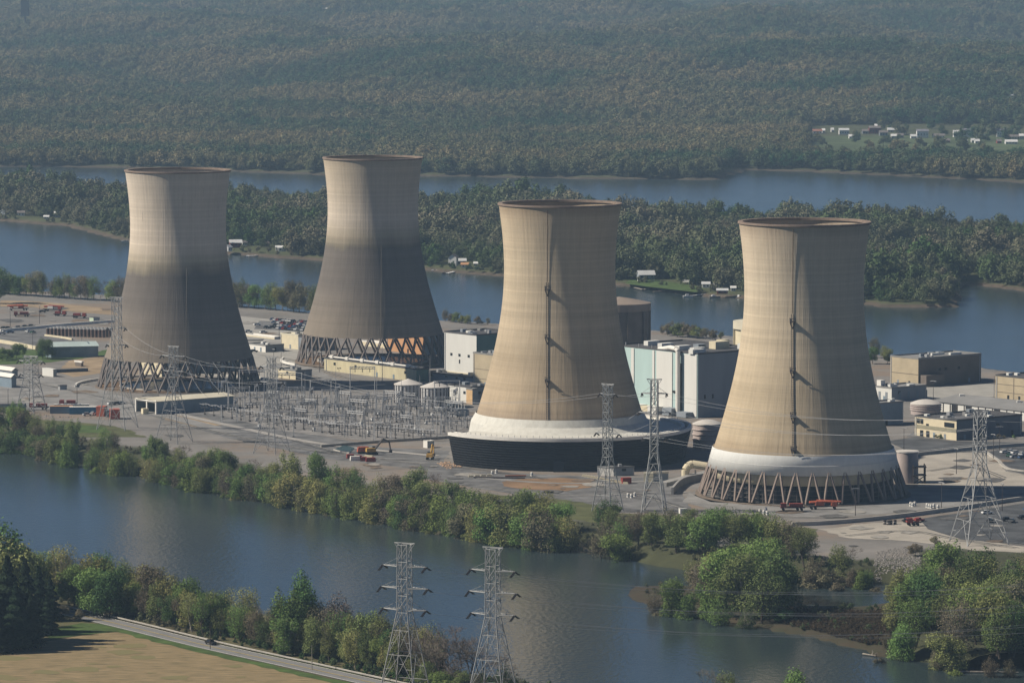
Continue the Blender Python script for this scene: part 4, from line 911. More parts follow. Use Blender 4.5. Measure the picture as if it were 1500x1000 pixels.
def zone(px):
    return ('beside the long shed' if px < 370 else 'left of the stained tower gantries' if px < 450 else 'in front of the long cream wall' if px < 575 else 'in front of the round tanks' if px < 650 else 'beside the black ring')
def row(px):
    return 'near row' if px < 1 else 'rear row'
gp = [(470, 592), (505, 598), (540, 604), (575, 610), (610, 616), (645, 622), (420, 604), (455, 610), (490, 617), (525, 623), (560, 629), (595, 634), (630, 638), (440, 624), (480, 632), (520, 641), (560, 646), (400, 597), (350, 603), (600, 600), (640, 606), (665, 625)]
for i, (x, y) in enumerate(gp):
    pr = G1 if i % 3 == 0 else G2
    put(pr, W(x, y, 0), ang - R(62) if i % 2 else ang, None, 'steel gantries of the switchyard', 'tall steel gantry' if i % 3 == 0 else 'low steel gantry', zone(x))
for i in range(34):
    x = 330 + (i % 17) * 21 + random.uniform(-6, 6); y = (590 if i < 17 else 612) + (x - 330) * .06 + random.uniform(-7, 7)
    put(G2 if i % 4 else G1, W(x, y, 0), ang + (0 if i % 2 else R(62)) + random.uniform(-.05, .05), None, 'steel gantries of the switchyard', 'low steel gantry' if i % 4 else 'tall steel gantry', zone(x))
for i in range(16):
    x = 335 + i * 18; y = 596 + (i % 5) * 9; a = W(x, y, 0) + Vector((0, 0, 9.5 if i % 2 else 7.5)); o_ = MB(); e = YA * random.uniform(34, 60); o_.path([Vector((0, 0, 0)), e * .5 - Vector((0, 0, .5)), e], .13, 4)
    o = o_.build('overhead_bus', m_steel, loc=a); o['group'] = 'overhead bus wires in the switchyard'; o['category'] = 'bus wire'; later(o, 'thin overhead bus wire', zone(x))
big = [(531, 578), (369, 583), (424, 588), (655, 600)]
names_ = ['white H-frame gantry in front of the long cream wall', 'white H-frame gantry at the right foot of leftmost tower', 'white H-frame gantry below the cream hut', 'steel H-frame gantry before the peach block']
HF = gantry_proto('switchyard_gantry', 12.5, 14.5, names_[0]); HF.location = W(531, 578, 0)
HF['group'] = 'steel gantries of the switchyard'
for (x, y), nm in list(zip(big, names_))[1:]: dup(HF, W(x, y, 0), 0.1, nm, 'steel gantries of the switchyard')
for i in range(15):                 # the front row of dark posts
    x = 300 + 13.2 * i; y = 607 + i * 2.05; put(PS, W(x, y, 0), ang, None, 'insulator posts of the switchyard', 'dark insulator post in the front row', 'beside the long shed' if x < 400 else 'of the switchyard')
for i in range(12): x = 488 + 13.0 * i; y = 636 + i * .9; put(PS, W(x, y, 0), ang, None, 'insulator posts of the switchyard', 'dark insulator post in the front row', 'left of the black ring')
k = 0
for r_ in range(5):
    for i in range(17):
        x = 345 + i * 20 + r_ * 9 + random.uniform(-4, 4); y = 588 + r_ * 9 + (x - 345) * .055 + random.uniform(-2, 2)
        if y > 640 or x > 690: continue
        if k % 4 == 3: put(BK, W(x, y, 0), ang + R(90), None, 'circuit breakers of the switchyard', 'pale circuit breaker', zone(x))
        else: put(PS, W(x, y, 0), ang + (R(90) if r_ % 2 else 0), None, 'insulator posts of the switchyard', ['rear', 'fourth row', 'middle row', 'second row', 'near row'][r_] + ' insulator post', zone(x))
        k += 1
for x, y in ((393, 610), (402, 598), (320, 598), (355, 610), (447, 600), (492, 590), (552, 598), (588, 612), (615, 606), (662, 628), (640, 640), (505, 632), (430, 640), (560, 560), (630, 575)):
    put(MS, W(x, y, 0), 0, None, 'thin masts in the switchyard', 'thin tall mast', zone(x))
# transformers near the peach block
for i, (x, y) in enumerate(((676, 610), (664, 603))):
    t = thing('transformer', ['grey transformer nearest the black ring', 'grey transformer below the white pump house'][i], 'transformer', W(x, y, 0), .3)
    b = MB(); b.box((0, 0, 2.2), (5, 3.4, 3.6)); b.build('tank', m_blueg, t)
    for s in (-1, 1): b = MB(); [b.box((s * 3 , -1.4 + k * .55, 2), (1, .2, 2.8)) for k in range(6)]; b.build('radiator', m_steel, t)
    for x_ in (-1.5, 0, 1.5): b = MB(); b.beam((x_, 0, 4), (x_, 0, 6), .4, .2, n=8); b.build('bushing', m_white, t)
# ================================================================== STREET LIGHTS, POLES
def pole_proto():
    t = thing('light_pole', 'pole', 'light pole'); b = MB(); b.beam((0, 0, 0), (0, 0, 11), .34, .18, n=6); b.build('pole', m_dsteel, t)
    b = MB(); b.beam((-1.2, 0, 11), (1.2, 0, 11), .2); [b.box((s * 1.3, 0, 10.9), (.8, .5, .25)) for s in (-1, 1)]; b.build('lamp_head', m_steel, t); return proto(t)
LP = pole_proto()
lps = [(113, 595, 'beside the yard road left of the white trailers'), (48, 512, 'by the cream wall of the asphalt yard'), (120, 522, 'in front of the aqua-roofed warehouse'), (15, 478, 'by the orange trucks at far left'), (58, 474, 'left of the red crane trucks'), (12, 602, 'behind the dark containers at left edge'),
       (458, 700, 'at the river road below the switchyard'), (1253, 755, 'in front of the nearest tower, right of red trucks'), (1379, 746, 'on the ring road right of the tower'), (1401, 694, 'on the pale gravel by the dark road'), (1324, 662, 'behind the narrow pinkish tank'), (1367, 590, 'behind the domed right tank'), (1468, 748, 'beside the yellow grass tuft at right'), (1455, 672, 'at the corner of the upper right car park'),
       (412, 545, 'right of the white shed, nearer'), (401, 541, 'right of the white shed, farther'), (1464, 660, 'beside the dark road near the parked white cars'), (409, 497, 'by the middle car park'), (468, 545, 'left of the rear tower legs')]
for i, (x, y, lab) in enumerate(lps): put(LP, W(x, y, 0), random.uniform(0, 3), 'thin dark light pole ' + lab, 'light poles around the plant')
# ================================================================== VEHICLES
def carmat(n_, c): return mat('car_paint_' + n_, c, .3, .03, 1)
CARC = {'white': carmat('white', (.75, .75, .73)), 'black': carmat('black', (.02, .02, .022)), 'silver': carmat('silver', (.45, .46, .47)), 'red': carmat('red', (.30, .03, .025)), 'blue': carmat('blue', (.05, .09, .18)), 'grey': carmat('grey', (.12, .125, .13)), 'green': carmat('green', (.05, .12, .08))}
m_tyre = mat('tyre_rubber', (.02, .02, .02), .8, .1, 2); m_red = mat('red_paint', (.27, .05, .04), .5, .15, .4); m_orng = mat('orange_red_paint', (.50, .13, .07), .6, .25, .6); m_yel = mat('machine_yellow', (.48, .29, .07), .6, .25, .6)
def car_proto(kind):
    t = thing('parked_car', 'car', 'car'); L, Wd = (4.6, 1.85) if kind == 'car' else (5.4, 2.0)
    b = MB(); prof = [(-L / 2, .45), (L / 2, .45), (L / 2, .85), (L / 2 - 1.0, 1.0), (-L / 2 + .5, 1.02), (-L / 2, .9)] if kind == 'car' else [(-L / 2, .55), (L / 2, .55), (L / 2, 1.05), (L / 2 - 1.2, 1.2), (-L / 2, 1.2)]
    n = len(prof); vs = [(x, -Wd / 2, z) for x, z in prof] + [(x, Wd / 2, z) for x, z in prof]
    b.add(vs, [tuple(range(n)), tuple(range(2 * n - 1, n - 1, -1))] + [(i, n + i, n + (i + 1) % n, (i + 1) % n) for i in range(n)]); b.build('body', CARC['white'], t)
    b = MB(); x0, x1 = ((-1.7, .9) if kind == 'car' else (-.6, 1.4)); b.box(((x0 + x1) / 2, 0, 1.27), (x1 - x0, Wd * .9, .56), 0, .78); b.build('window', m_glass, t)
    b = MB(); b.box(((x0 + x1) / 2, 0, 1.58), ((x1 - x0) * .76, Wd * .7, .06)); b.build('roof', CARC['white'], t)
    for sx_ in (-1, 1):
        for sy in (-1, 1): b = MB(); b.beam((sx_ * L * .31, sy * Wd / 2 - sy * .25, .35), (sx_ * L * .31, sy * Wd / 2 + sy * .02, .35), .7, n=12); b.build('wheel', m_tyre, t)
    return proto(t)
CP = car_proto('car'); PK = car_proto('pickup')
for pr in (CP, PK):
    for ch in pr.children:
        if ch.name.split('.')[0] in ('body', 'roof'): ch.material_slots[0].link = 'OBJECT'; ch.material_slots[0].material = CARC['white']
def car(px, py, col, rz, desc, place, pick=False):
    pr = PK if pick else CP; o = put(pr, W(px, py, 0) + Vector((0, 0, .17)), rz, None, 'vehicles parked around the plant', desc, place)
    for ch in o.children if o.name != pr.name else pr.children:
        if ch.name.split('.')[0] in ('body', 'roof'): ch.material_slots[0].link = 'OBJECT'; ch.material_slots[0].material = CARC[col]
    return o
carlist = []
bpy.context.view_layer.update()
cols = ['white', 'black', 'silver', 'grey', 'white', 'red', 'blue', 'black', 'white', 'green']
for r_ in range(4):
    for i in range(13):
        if random.random() < .15: continue
        x = 398 + i * 4.6 + r_ * 3 + random.uniform(-1, 1); y = 469.5 + r_ * 4.2 + i * .35
        if x > 456: continue
        c = random.choice(cols); carlist.append((x, y, c, R(70) + random.uniform(-.1, .1), f'{c} car', ['in the rear row', 'in the second row', 'in the third row', 'in the near row'][r_] + ' of the middle car park', random.random() < .3))
for x, y, c, pl in [(377, 477, 'white', 'left of the middle car park'), (390, 481, 'black', 'left of the middle car park'), (399, 481, 'black', 'beside the middle car park'), (364, 487, 'silver', 'at the right edge of leftmost tower'), (372, 516, 'black', 'before the white shed'), (386, 488, 'white', 'by the flat white shed'),
                 (5, 482, 'black', 'behind the white wall at far left'), (12, 482, 'black', 'behind the white wall at far left'), (27, 481, 'grey', 'behind the white wall at far left'), (37, 480, 'black', 'behind the white wall at far left'), (46, 479, 'black', 'behind the white wall at far left'),
                 (3, 490, 'white', 'on the asphalt yard at far left'), (9, 487, 'white', 'on the asphalt yard at far left'), (15, 488, 'blue', 'on the asphalt yard at far left'), (41, 487, 'white', 'on the asphalt yard at far left'), (48, 488, 'green', 'on the asphalt yard at far left'),
                 (62, 458, 'black', 'between the red and orange trucks'), (164, 593, 'white', 'below the tower-foot pylon'), (171, 593, 'grey', 'below the tower-foot pylon'), (178, 592, 'white', 'below the tower-foot pylon'),
                 (136, 608, 'white', 'below the blue trailer'), (128, 609, 'silver', 'below the blue trailer'),
                 (546, 497, 'black', 'under the rear tower legs'), (528, 494, 'white', 'under the rear tower legs'), (577, 500, 'black', 'under the rear tower legs'),
                 (1446, 753, 'white', 'under the splay-legged pylon'), (1450, 765, 'black', 'under the splay-legged pylon'), (1475, 763, 'black', 'in the right car park'), (1482, 765, 'grey', 'in the right car park'), (1499, 760, 'black', 'in the right car park'), (1507, 748, 'blue', 'in the right car park'),
                 (1472, 664, 'white', 'in the upper right car park'), (1480, 663, 'silver', 'in the upper right car park'), (1488, 665, 'white', 'in the upper right car park'), (1496, 667, 'white', 'in the upper right car park'), (1478, 669, 'green', 'in the upper right car park'), (1487, 671, 'silver', 'in the upper right car park'), (1498, 672, 'blue', 'in the upper right car park'),
                 (1330, 765, 'black', 'beside the red pickup near the gravel'), (1346, 764, 'red', 'on the edge of the gravel')]:
    carlist.append((x, y, c, random.choice([R(20), R(30), R(70)]), f'{c} car', pl, False))
for c in carlist: car(*c)
# low-loader trucks, cranes and machines
def truck(name, label, cat, px, py, rz, m, L=11, crane=False, m2=None):
    t = thing(name, label, cat, W(px, py, 0) + Vector((0, 0, .2)), rz)
    b = MB(); b.box((0, 0, 1.25), (L, 2.3, .4)); b.build('chassis', m_dsteel, t)
    b = MB(); b.box((-L / 2 + 1.3, 0, 2.1), (2.4, 2.5, 1.9), 0, .88); b.build('cab', m, t)
    b = MB(); b.box((-L / 2 + .35, 0, 2.45), (.5, 2.1, .7), 0, .9); b.build('windscreen', m_glass, t)
    for x in (-L / 2 + 1.2, L / 2 - 3.0, L / 2 - 1.4):
        for s in (-1, 1): b = MB(); b.beam((x, s * .85, .55), (x, s * 1.25, .55), 1.05, n=12); b.build('wheel', m_tyre, t)
    if crane:
        b = MB(); b.box((1.2, 0, 2.4), (3.6, 2.4, 1.7), 0, .9); b.build('turret', m2 or m, t)
        b = MB(); b.beam((2.5, 0, 3.3), (-L / 2 - 1.5, 0, 3.0), 1.0, .6); b.beam((2.0, 0, 3.0), (L / 2 - .5, 0, 2.8), .8); b.build('boom', m, t)
    else:
        b = MB(); b.box((1.4, 0, 2.2), (L - 4.6, 2.4, 1.4)); b.build('load', m2 or m, t)
    return t
truck('flatbed_truck', 'dark red flatbed truck at the foot of nearest tower', 'truck', 1161, 748, R(2), m_red, 10, False, m_red)
truck('mobile_crane', 'orange-red mobile crane with long boom before the nearest tower', 'crane', 1205, 746, R(184), m_orng, 12, True, m_orng)
truck('mobile_crane', 'bright orange mobile crane truck at far left yard', 'crane', 28, 455, R(10), m_orng, 12, True, m_orng)
truck('flatbed_truck', 'dark red truck parked below the bright orange crane', 'truck', 32, 464, R(8), m_red, 10, False, m_red)
truck('mobile_crane', 'red crane truck with white cab, upper far left yard', 'crane', 77, 456, R(170), m_red, 12, True, m_white)
truck('flatbed_truck', 'small red truck right below the red and white crane', 'truck', 88, 463, R(170), m_red, 8)
truck('flatbed_truck', 'red trailer load near the pale green cabin', 'truck', 116, 466, R(170), m_red, 9)
truck('flatbed_truck', 'red-loaded trailer behind the white trailers', 'truck', 100, 595, R(0), m_red, 9)
truck('flatbed_truck', 'dark red machine trailer under the squat left pylon', 'truck', 57, 600, R(0), m_red, 10)
truck('flatbed_truck', 'small red truck parked at the gravel edge by retaining wall', 'truck', 1338, 770, R(10), m_red, 6)
b = bld('site_cabin', 'pale green dark-roofed cabin behind drum rows', 'cabin', 137, 473, 131, 146, 465, mat('pale_green', (.50, .60, .46), .8), m_roofd, m_greyc, parapet=.2, maxa=8)
def excavator(label, px, py, rz, m, s=1.0, mb=None):
    t = thing('excavator', label, 'excavator', W(px, py, 0) + Vector((0, 0, .2)), rz); t.scale = (s,) * 3
    for y in (-1.2, 1.2): b = MB(); b.box((0, y, .5), (4.4, .6, 1.0)); b.build('track', m_tyre, t)
    b = MB(); b.box((-.6, 0, 1.9), (3.8, 2.6, 1.5), 0, .92); b.build('body', m, t)
    b = MB(); b.box((1.0, .7, 2.4), (1.4, 1.2, 1.7), 0, .9); b.build('cab', m_glass, t)
    b = MB(); b.beam((1.2, -.2, 2.2), (4.4, -.2, 6.2), .65); b.beam((4.4, -.2, 6.2), (7.0, -.2, 5.0), .5); b.beam((7.0, -.2, 5.0), (7.6, -.2, 1.6), .42); b.build('boom', mb or m, t)
    b = MB(); b.box((7.6, -.2, 1.2), (1.1, 1.2, 1.1)); b.build('bucket', m_dsteel, t)
    return t
excavator('yellow-orange excavator with dark raised boom beside the open pit', 545, 666, R(15), m_yel, 1.12, m_dsteel)
excavator('yellow excavator working at the cut end of black ring', 630, 673, R(80), m_yel, 1.0)
t = thing('machine_body', 'orange-red cab-less crane body left of the yellow excavator', 'machine', W(532, 664, 0) + Vector((0, 0, .1))); b = MB(); b.box((0, 0, 1.9), (5.5, 3, 2.2), .2, .85); b.build('body', m_orng, t); b = MB(); b.box((0, 0, .5), (5, 3.2, .8), .2); b.build('track', m_tyre, t)
for i, (x, y, m_) in enumerate([(513, 671, m_red), (520, 674, m_white), (526, 673, m_red), (533, 675, m_red), (540, 673, m_cream), (543, 676, m_red)]):
    t = thing('equipment_crate', ['long dark red', 'white', 'small red', 'middle red', 'cream', 'rightmost red'][i] + ' crate among the machinery pile above the riverside trees', 'crate', W(x, y, 0), group='crates in the machinery pile'); b = MB(); b.box((0, 0, 1.0), (random.uniform(2.5, 4.5), 2, 1.8), random.uniform(-.5, .5), .95); b.build('box', m_, t)
    b = MB(); b.box((0, 0, .05), (3.4, 2.2, .2)); b.build('skid', m_dsteel, t)
def cont(label, px, py, rz, m, d=(6, 2.5, 2.6), cat='container', name='shipping_container', roof=None):
    t = thing(name, label, cat, W(px, py, 0) + Vector((0, 0, .1)), rz); b = MB(); b.box((0, 0, d[2] / 2), d); 
    k = int(d[0] / .6)
    for i in range(k): 
        for s in (-1, 1): b.box((-d[0] / 2 + d[0] * (i + .5) / k, s * (d[1] / 2 + .03), d[2] / 2), (.2, .08, d[2] * .92))
    b.build('body', m, t); b = MB(); b.box((0, 0, d[2] + .04), (d[0] + .15, d[1] + .15, .16)); b.build('roof', roof or m, t); b = MB(); b.box((d[0] / 2 + .04, 0, d[2] * .48), (.08, d[1] * .86, d[2] * .86)); b.build('door', m_dsteel if m is m_wpan else m, t); return t
cont('dull orange shipping container by the river road at left', 149, 609, R(80), m_orng, (6, 4, 4.6))
cont('bright red-orange container right of the dull orange one', 168, 613, R(100), mat('red_orange', (.52, .11, .07), .7, .2, .6), (6, 4.5, 4.6))
cont('grey container between the two orange ones', 159, 610, R(100), m_greyc, (4, 2.5, 3.2))
cont('long white trailer with sunlit roof, right of dark trailers', 105, 603, R(3), m_cream, (17, 4, 3.6), 'trailer', 'site_trailer', m_white)
cont('bright blue trailer with white roof at end of row', 126, 606, R(3), mat('blue_trailer', (.05, .20, .34), .6, .1, .3), (16, 4, 3.4), 'trailer', 'site_trailer', m_white)
cont('dark trailer left of the long white trailer', 90, 605, R(3), m_blueg, (11, 4, 3.4), 'trailer', 'site_trailer', m_orange)
cont('dark open-sided trailer at left edge under squat pylon', 17, 602, R(3), m_blueg, (14, 4, 3.4), 'trailer', 'site_trailer', m_roofd)
cont('grey trailer at the very left edge of the yard', 0, 602, R(3), m_greyc, (9, 4, 3.2), 'trailer', 'site_trailer', m_roofg)
cont('pale grey box container behind the red machinery', 1000, 752, R(20), m_wpan, (3, 2, 2))
cont('red tool box beside the barrier blocks', 917, 708, R(20), m_red, (4, 2.4, 2.4))
# drums / vent stacks in rows
dm = mat('rusty_drum', (.13, .085, .07), .8, .25, .4); dl = mat('drum_lid', (.40, .40, .39), .7, .15, .5)
t = thing('storage_cask', 'c', 'cask'); b = MB(); b.lathe([(1.0, 0), (1.0, 4.6)], n=14); b.build('drum', dm, t, smooth=True); b = MB(); b.lathe([(1.05, 4.5), (1.05, 4.75), (.05, 4.8)], n=14); b.build('lid', dl, t); DR = proto(t)
rowl = ['front', 'second', 'third', 'rear']
da_ = Vector((.955, -.30, 0)).normalized(); db_ = Vector((.35, .93, 0)).normalized(); c0 = W(70, 492, 0)
for r_ in range(4):
    for i in range(16):
        put(DR, c0 + da_ * (i * 2.35) + db_ * (r_ * 4.4), 0, None, 'rust-brown drums in rows', f'rust-brown capped drum in the {rowl[r_]} row', 'behind aqua-roofed warehouse')
# traffic barrels and barrier blocks
t = thing('traffic_barrel', 'b', 'barrel'); b = MB(); b.lathe([(.38, 0), (.30, 1.1), (.05, 1.12)], n=12); b.build('drum', m_white, t); b = MB(); b.lathe([(.40, .4), (.37, .65)], n=12); b.build('band', m_greyc, t); BR = proto(t)
bl = [(1334, 741), (1337, 742), (1340, 740.5), (1358, 743), (1361, 744), (1364, 744.5), (1368, 743.5), (1374, 745)]
for x, y in bl: put(BR, W(x, y, 0), 0, None, 'white barrels on the ring road', 'white traffic barrel', 'in the clusters right of the nearest tower', 1.6)
for x, y in ((1113, 752), (1119, 753), (1124, 754), (1122, 749)): put(BR, W(x, y, 0), 0, None, 'white barrels on the ring road', 'white traffic barrel', 'left of the dark red flatbed truck', 1.6)
for x, y in ((920, 728), (925, 729), (930, 727)): put(BR, W(x, y, 0), 0, None, 'white barrels on the ring road', 'white traffic barrel', 'between the two central island pylons', 1.6)
for x, y in ((721, 695), (727, 693), (779, 697)): put(BR, W(x, y, 0), 0, None, 'white barrels on the ring road', 'white traffic barrel', 'below the black tower ring', 1.6)
t = thing('dark_barrel', 'b', 'barrel'); b = MB(); b.lathe([(.5, 0), (.5, 1.4), (.05, 1.42)], n=12); b.build('drum', m_dsteel, t); b = MB(); b.lathe([(.53, .6), (.53, .75)], n=12); b.build('band', m_white, t); BR2 = proto(t)
for x, y in ((1296, 768), (1301, 768.5), (1305, 768), (1311, 767.5)): put(BR2, W(x, y, 0), 0, None, 'dark barrels by the wall', 'dark barrel', 'in the short row before the retaining wall', 1.3)
t = thing('barrier_block', 'b', 'barrier'); b = MB(); b.box((0, 0, .5), (2.6, .7, 1.0), 0, .7); b.build('block', m_cream, t); b = MB(); b.box((0, 0, .08), (2.7, 1.0, .16)); b.build('foot', m_conc, t); BB_ = proto(t)
for i in range(15): put(BB_, W(856 + i * 4.3, 698 + i * .78, 0), R(-8), None, 'cream barrier blocks', 'cream concrete barrier block', 'in the line below the white kiosk')
for i in range(4): put(BB_, W(690 + i * 9, 699 - i * .5, 0), R(4), None, 'cream barrier blocks', 'cream barrier block', 'on the apron below the black ring')
# pipes lying on the apron, flags of rubble
b = MB(); b.beam((0, 0, .4), (22, -2.5, .4), .8, n=8); tag(b.build('pipe_length', m_dsteel, loc=W(694, 700, 0)), 'long dark pipe lying on the apron below the black ring', 'pipe')
b = MB(); b.beam((0, 0, .4), (9, .5, .4), .8, n=8); tag(b.build('pipe_length', mat('rusty_pipe', (.25, .09, .05), .8), loc=W(740, 698, 0)), 'short rusty red pipe lying right of the dark one', 'pipe')
# open pit beside the yellow excavator
P = [W(x, y, 0) for x, y in ((490, 658), (505, 652), (516, 655), (512, 663))]
sheet('open_pit', [(490, 658), (504, 652), (520, 656), (512, 663)], mat('pit_water', (.04, .075, .08), .4), 6)
wallrun('pit_kerb', [(489, 659), (500, 662), (512, 664)], .5, .6, m_conc, 'pale kerb along the open pit left of the yellow excavator', 'kerb')
# rubble stuff: heaps
def rocks(name, poly, n_, smin, smax, m, zf=None, label=None):
    vs = [W(x, y, 0) for x, y in poly]; xs = [v.x for v in vs]; ys = [v.y for v in vs]; b = MB(); c = 0
    X = np.random.uniform(min(xs), max(xs), n_ * 4); Y = np.random.uniform(min(ys), max(ys), n_ * 4); ins = sdf(X, Y, vs) > 0
    for x, y in list(zip(X[ins], Y[ins]))[:n_]:
        s = random.uniform(smin, smax); z = zf(x, y) if zf else 0
        k = len(b.v); pts = [Vector((random.gauss(0, 1), random.gauss(0, 1), random.gauss(0, .8))).normalized() * s * random.uniform(.7, 1) for _ in range(6)]
        b.add([(x + s, y, z), (x, y + s, z), (x - s * .9, y, z + .1), (x, y - s, z), (x + random.uniform(-.3, .3) * s, y, z + s * random.uniform(.35, .7)), (x, y, z - s)], [(0, 1, 4), (1, 2, 4), (2, 3, 4), (3, 0, 4), (1, 0, 5), (2, 1, 5), (3, 2, 5), (0, 3, 5)])
    o = b.build(name, m); return struct(o, 'stuff')
def hz_i(x, y): return float(isl_h(np.array([[x]]), np.array([[y]]))[0, 0])
rocks('riprap_rocks', [(1284, 808), (1345, 797), (1352, 832), (1330, 858), (1290, 850), (1280, 830)], 2200, .2, .62, mat('riprap_stone', (.25, .235, .215), .95, .35, .8), hz_i)
rocks('shore_rocks', [(840, 798), (895, 796), (895, 808), (845, 804)], 90, .2, .6, mat('riprap_stone'), hz_i)
rocks('rubble_heaps', [(640, 678), (665, 676), (678, 684), (655, 687)], 120, .3, 1.0, mat('tan_rubble', (.42, .28, .18), .95, .25, .5))
rocks('rubble_heaps', [(0, 604), (60, 604), (90, 610), (140, 612), (60, 612), (0, 610)], 160, .3, .9, mat('riprap_stone'))
# ================================================================== TREES
LM = {
 'fresh': leafmat('leaves_fresh_green', (0.226, 0.319, 0.095), (0.128, 0.195, 0.061)),
 'olive': leafmat('leaves_olive', (0.233, 0.274, 0.100), (0.137, 0.165, 0.063)),
 'yellow': leafmat('leaves_yellow_green', (0.340, 0.347, 0.130), (0.202, 0.215, 0.079)),
 'brown': leafmat('leaves_brown_budding', (0.228, 0.206, 0.132), (0.137, 0.124, 0.082)),
 'deep': leafmat('leaves_deep_green', (0.124, 0.195, 0.069), (0.063, 0.108, 0.040)),
 'dark': leafmat('needles_dark', (.030, .052, .026), (.014, .024, .014), .15, .1),
 'twig': leafmat('bare_twigs', (.21, .175, .145), (.13, .11, .09), .2, .05)}
m_bark = mat('bark_grey_brown', (.10, .08, .065), .95, .25, 1.2); m_pale = mat('bark_pale', (.30, .27, .23), .95, .25, 1.2)
def rnd_unit(n, rs): v = rs.normal(size=(n, 3)); return v / np.linalg.norm(v, axis=1)[:, None]
def quads(P, S, rs, N=None, jit=.75, el=1.3):
    n = len(P); a = rnd_unit(n, rs)
    if N is not None: a = N + a * jit; a /= np.linalg.norm(a, axis=1)[:, None]
    u = np.cross(a, rnd_unit(n, rs)); u /= np.linalg.norm(u, axis=1)[:, None]; v = np.cross(a, u)
    S = S[:, None]; V = np.stack([P - u * S - v * S * .6, P + u * S * .8 - v * S * .5, P + u * S * el * .8 + v * S * .6, P - u * S * .7 + v * S * .7], 1).reshape(-1, 3)
    F_ = np.arange(n * 4).reshape(n, 4); return V, F_
def mesh_np(name, V, F_, m):
    me = bpy.data.meshes.new(name); me.vertices.add(len(V)); me.vertices.foreach_set('co', np.ascontiguousarray(V, dtype=np.float32).ravel())
    me.loops.add(F_.size); me.loops.foreach_set('vertex_index', F_.ravel().astype(np.int32)); me.polygons.add(len(F_)); me.polygons.foreach_set('loop_start', np.arange(0, F_.size, F_.shape[1], dtype=np.int32))
    me.update(calc_edges=True); me.materials.append(m); return me
def tree_meshes(seed, H, Rr, n, size, kind='broad', lobes=9, sparse=.0):
    """returns (trunk mesh, crown mesh); real metres"""
    rs = np.random.RandomState(seed); rd = random.Random(seed); tb = MB()
    C = []
    if kind == 'conifer':
        for i in range(n // 60 + 6): pass
        z = rs.uniform(.08, 1, n) ** 1.0 * H; r = (1 - z / H) * Rr * (.75 + .35 * np.sin(z * 2.6 + rs.uniform(0, 6))) * np.sqrt(rs.uniform(.3, 1, n)) + .15; a = rs.uniform(0, 6.283, n)
        P = np.stack([r * np.cos(a), r * np.sin(a), z - r * .25], 1); V, F_ = quads(P, rs.uniform(.6, 1.2, n) * size, rs, np.stack([np.cos(a), np.sin(a), .5 + 0 * a], 1))
        tb.beam((0, 0, 0), (0, 0, H * .9), .6, .1, 6)
        return tb, (V, F_)
    zc = H * (.50 if kind == 'broad' else .45)
    for i in range(lobes):
        a = 2.4 * i + rd.uniform(-.4, .4); rr = Rr * rd.uniform(.25, .66); zz = zc + (rd.uniform(-1, 1)) * H * .30
        if i == 0: rr = 0; zz = H * .8
        C.append((rr * math.cos(a), rr * math.sin(a), zz, Rr * rd.uniform(.26, .46), H * rd.uniform(.15, .29)))
    w_ = np.array([c[3] ** 2 * c[4] for c in C]) ** .66; w_ /= w_.sum(); cnt = (w_ * n).astype(int); Ps = []; Ns = []; low = .50
    for c, k in zip(C, cnt):
        d = rnd_unit(k, rs); d[:, 2] = np.where(d[:, 2] < -.3, d[:, 2] * .6, d[:, 2]); q = (rs.uniform(.25, 1, k) ** .45)[:, None]
        nz = 1 + .28 * np.sin(d[:, :1] * 5 + c[0]) * np.cos(d[:, 1:2] * 6 + c[1])
        Ps.append(np.array(c[:3]) + d * q * nz * np.array([c[3], c[3], c[4]])); Ns.append(d)
    P = np.concatenate(Ps); Nn = np.concatenate(Ns); k_ = P[:, 2] > H * .04; P = P[k_]; Nn = Nn[k_]
    V, F_ = quads(P, rs.uniform(.5, 1.25, len(P)) * size, rs, Nn)
    # trunk and limbs
    lean = Vector((rd.uniform(-.06, .06) * H, rd.uniform(-.06, .06) * H, H * .3)); r0 = H * .017
    tb.beam((0, 0, -.5), lean, r0 * 2.4, r0 * 1.7, 6)
    for c in C:
        e = Vector(c[:3]); st = lean * rd.uniform(.7, 1.0); mid = st.lerp(e, .5) + Vector((0, 0, -H * .03)); tb.beam(st, mid, r0 * 1.1, r0 * .8, 5); tb.beam(mid, e, r0 * .8, r0 * .45, 5)
        for _ in range(9):
            d = Vector((rd.gauss(0, 1), rd.gauss(0, 1), abs(rd.gauss(0, 1)) * .8)).normalized(); tb.beam(mid.lerp(e, rd.random()), e + Vector((d.x * c[3], d.y * c[3], d.z * c[4])) * 1.02, r0 * .36, r0 * .12, 3)
    return tb, (V, F_)
def bare_meshes(seed, H, spread=.55, depth=6, fine=1.0):
    rd = random.Random(seed); tb = MB(); tw = MB()
    def rec(p, d, L, r, k):
        q = p + d * L; (tb if k > 2 else tw).beam(p, q, r * 2, r * 1.3, 5 if k > 3 else 3)
        if k == 0: return
        nn = 3 if k < 5 else 2
        if k == depth: nn = 4
        for i in range(nn):
            dd = (d + Vector((rd.gauss(0, 1), rd.gauss(0, 1), rd.gauss(.12, .5))) * spread).normalized()
            if dd.z < -.1: dd.z *= -.3
            rec(p + d * L * rd.uniform(.55, 1), dd, L * rd.uniform(.62, .85), max(.022 * fine, r * .62), k - 1)
    rec(Vector((0, 0, -.5)), Vector((rd.uniform(-.08, .08), rd.uniform(-.08, .08), 1)).normalized(), H * .27, H * .011, depth)
    return tb, tw
PRO = {}     # kind -> list of (trunk mesh, crown mesh)
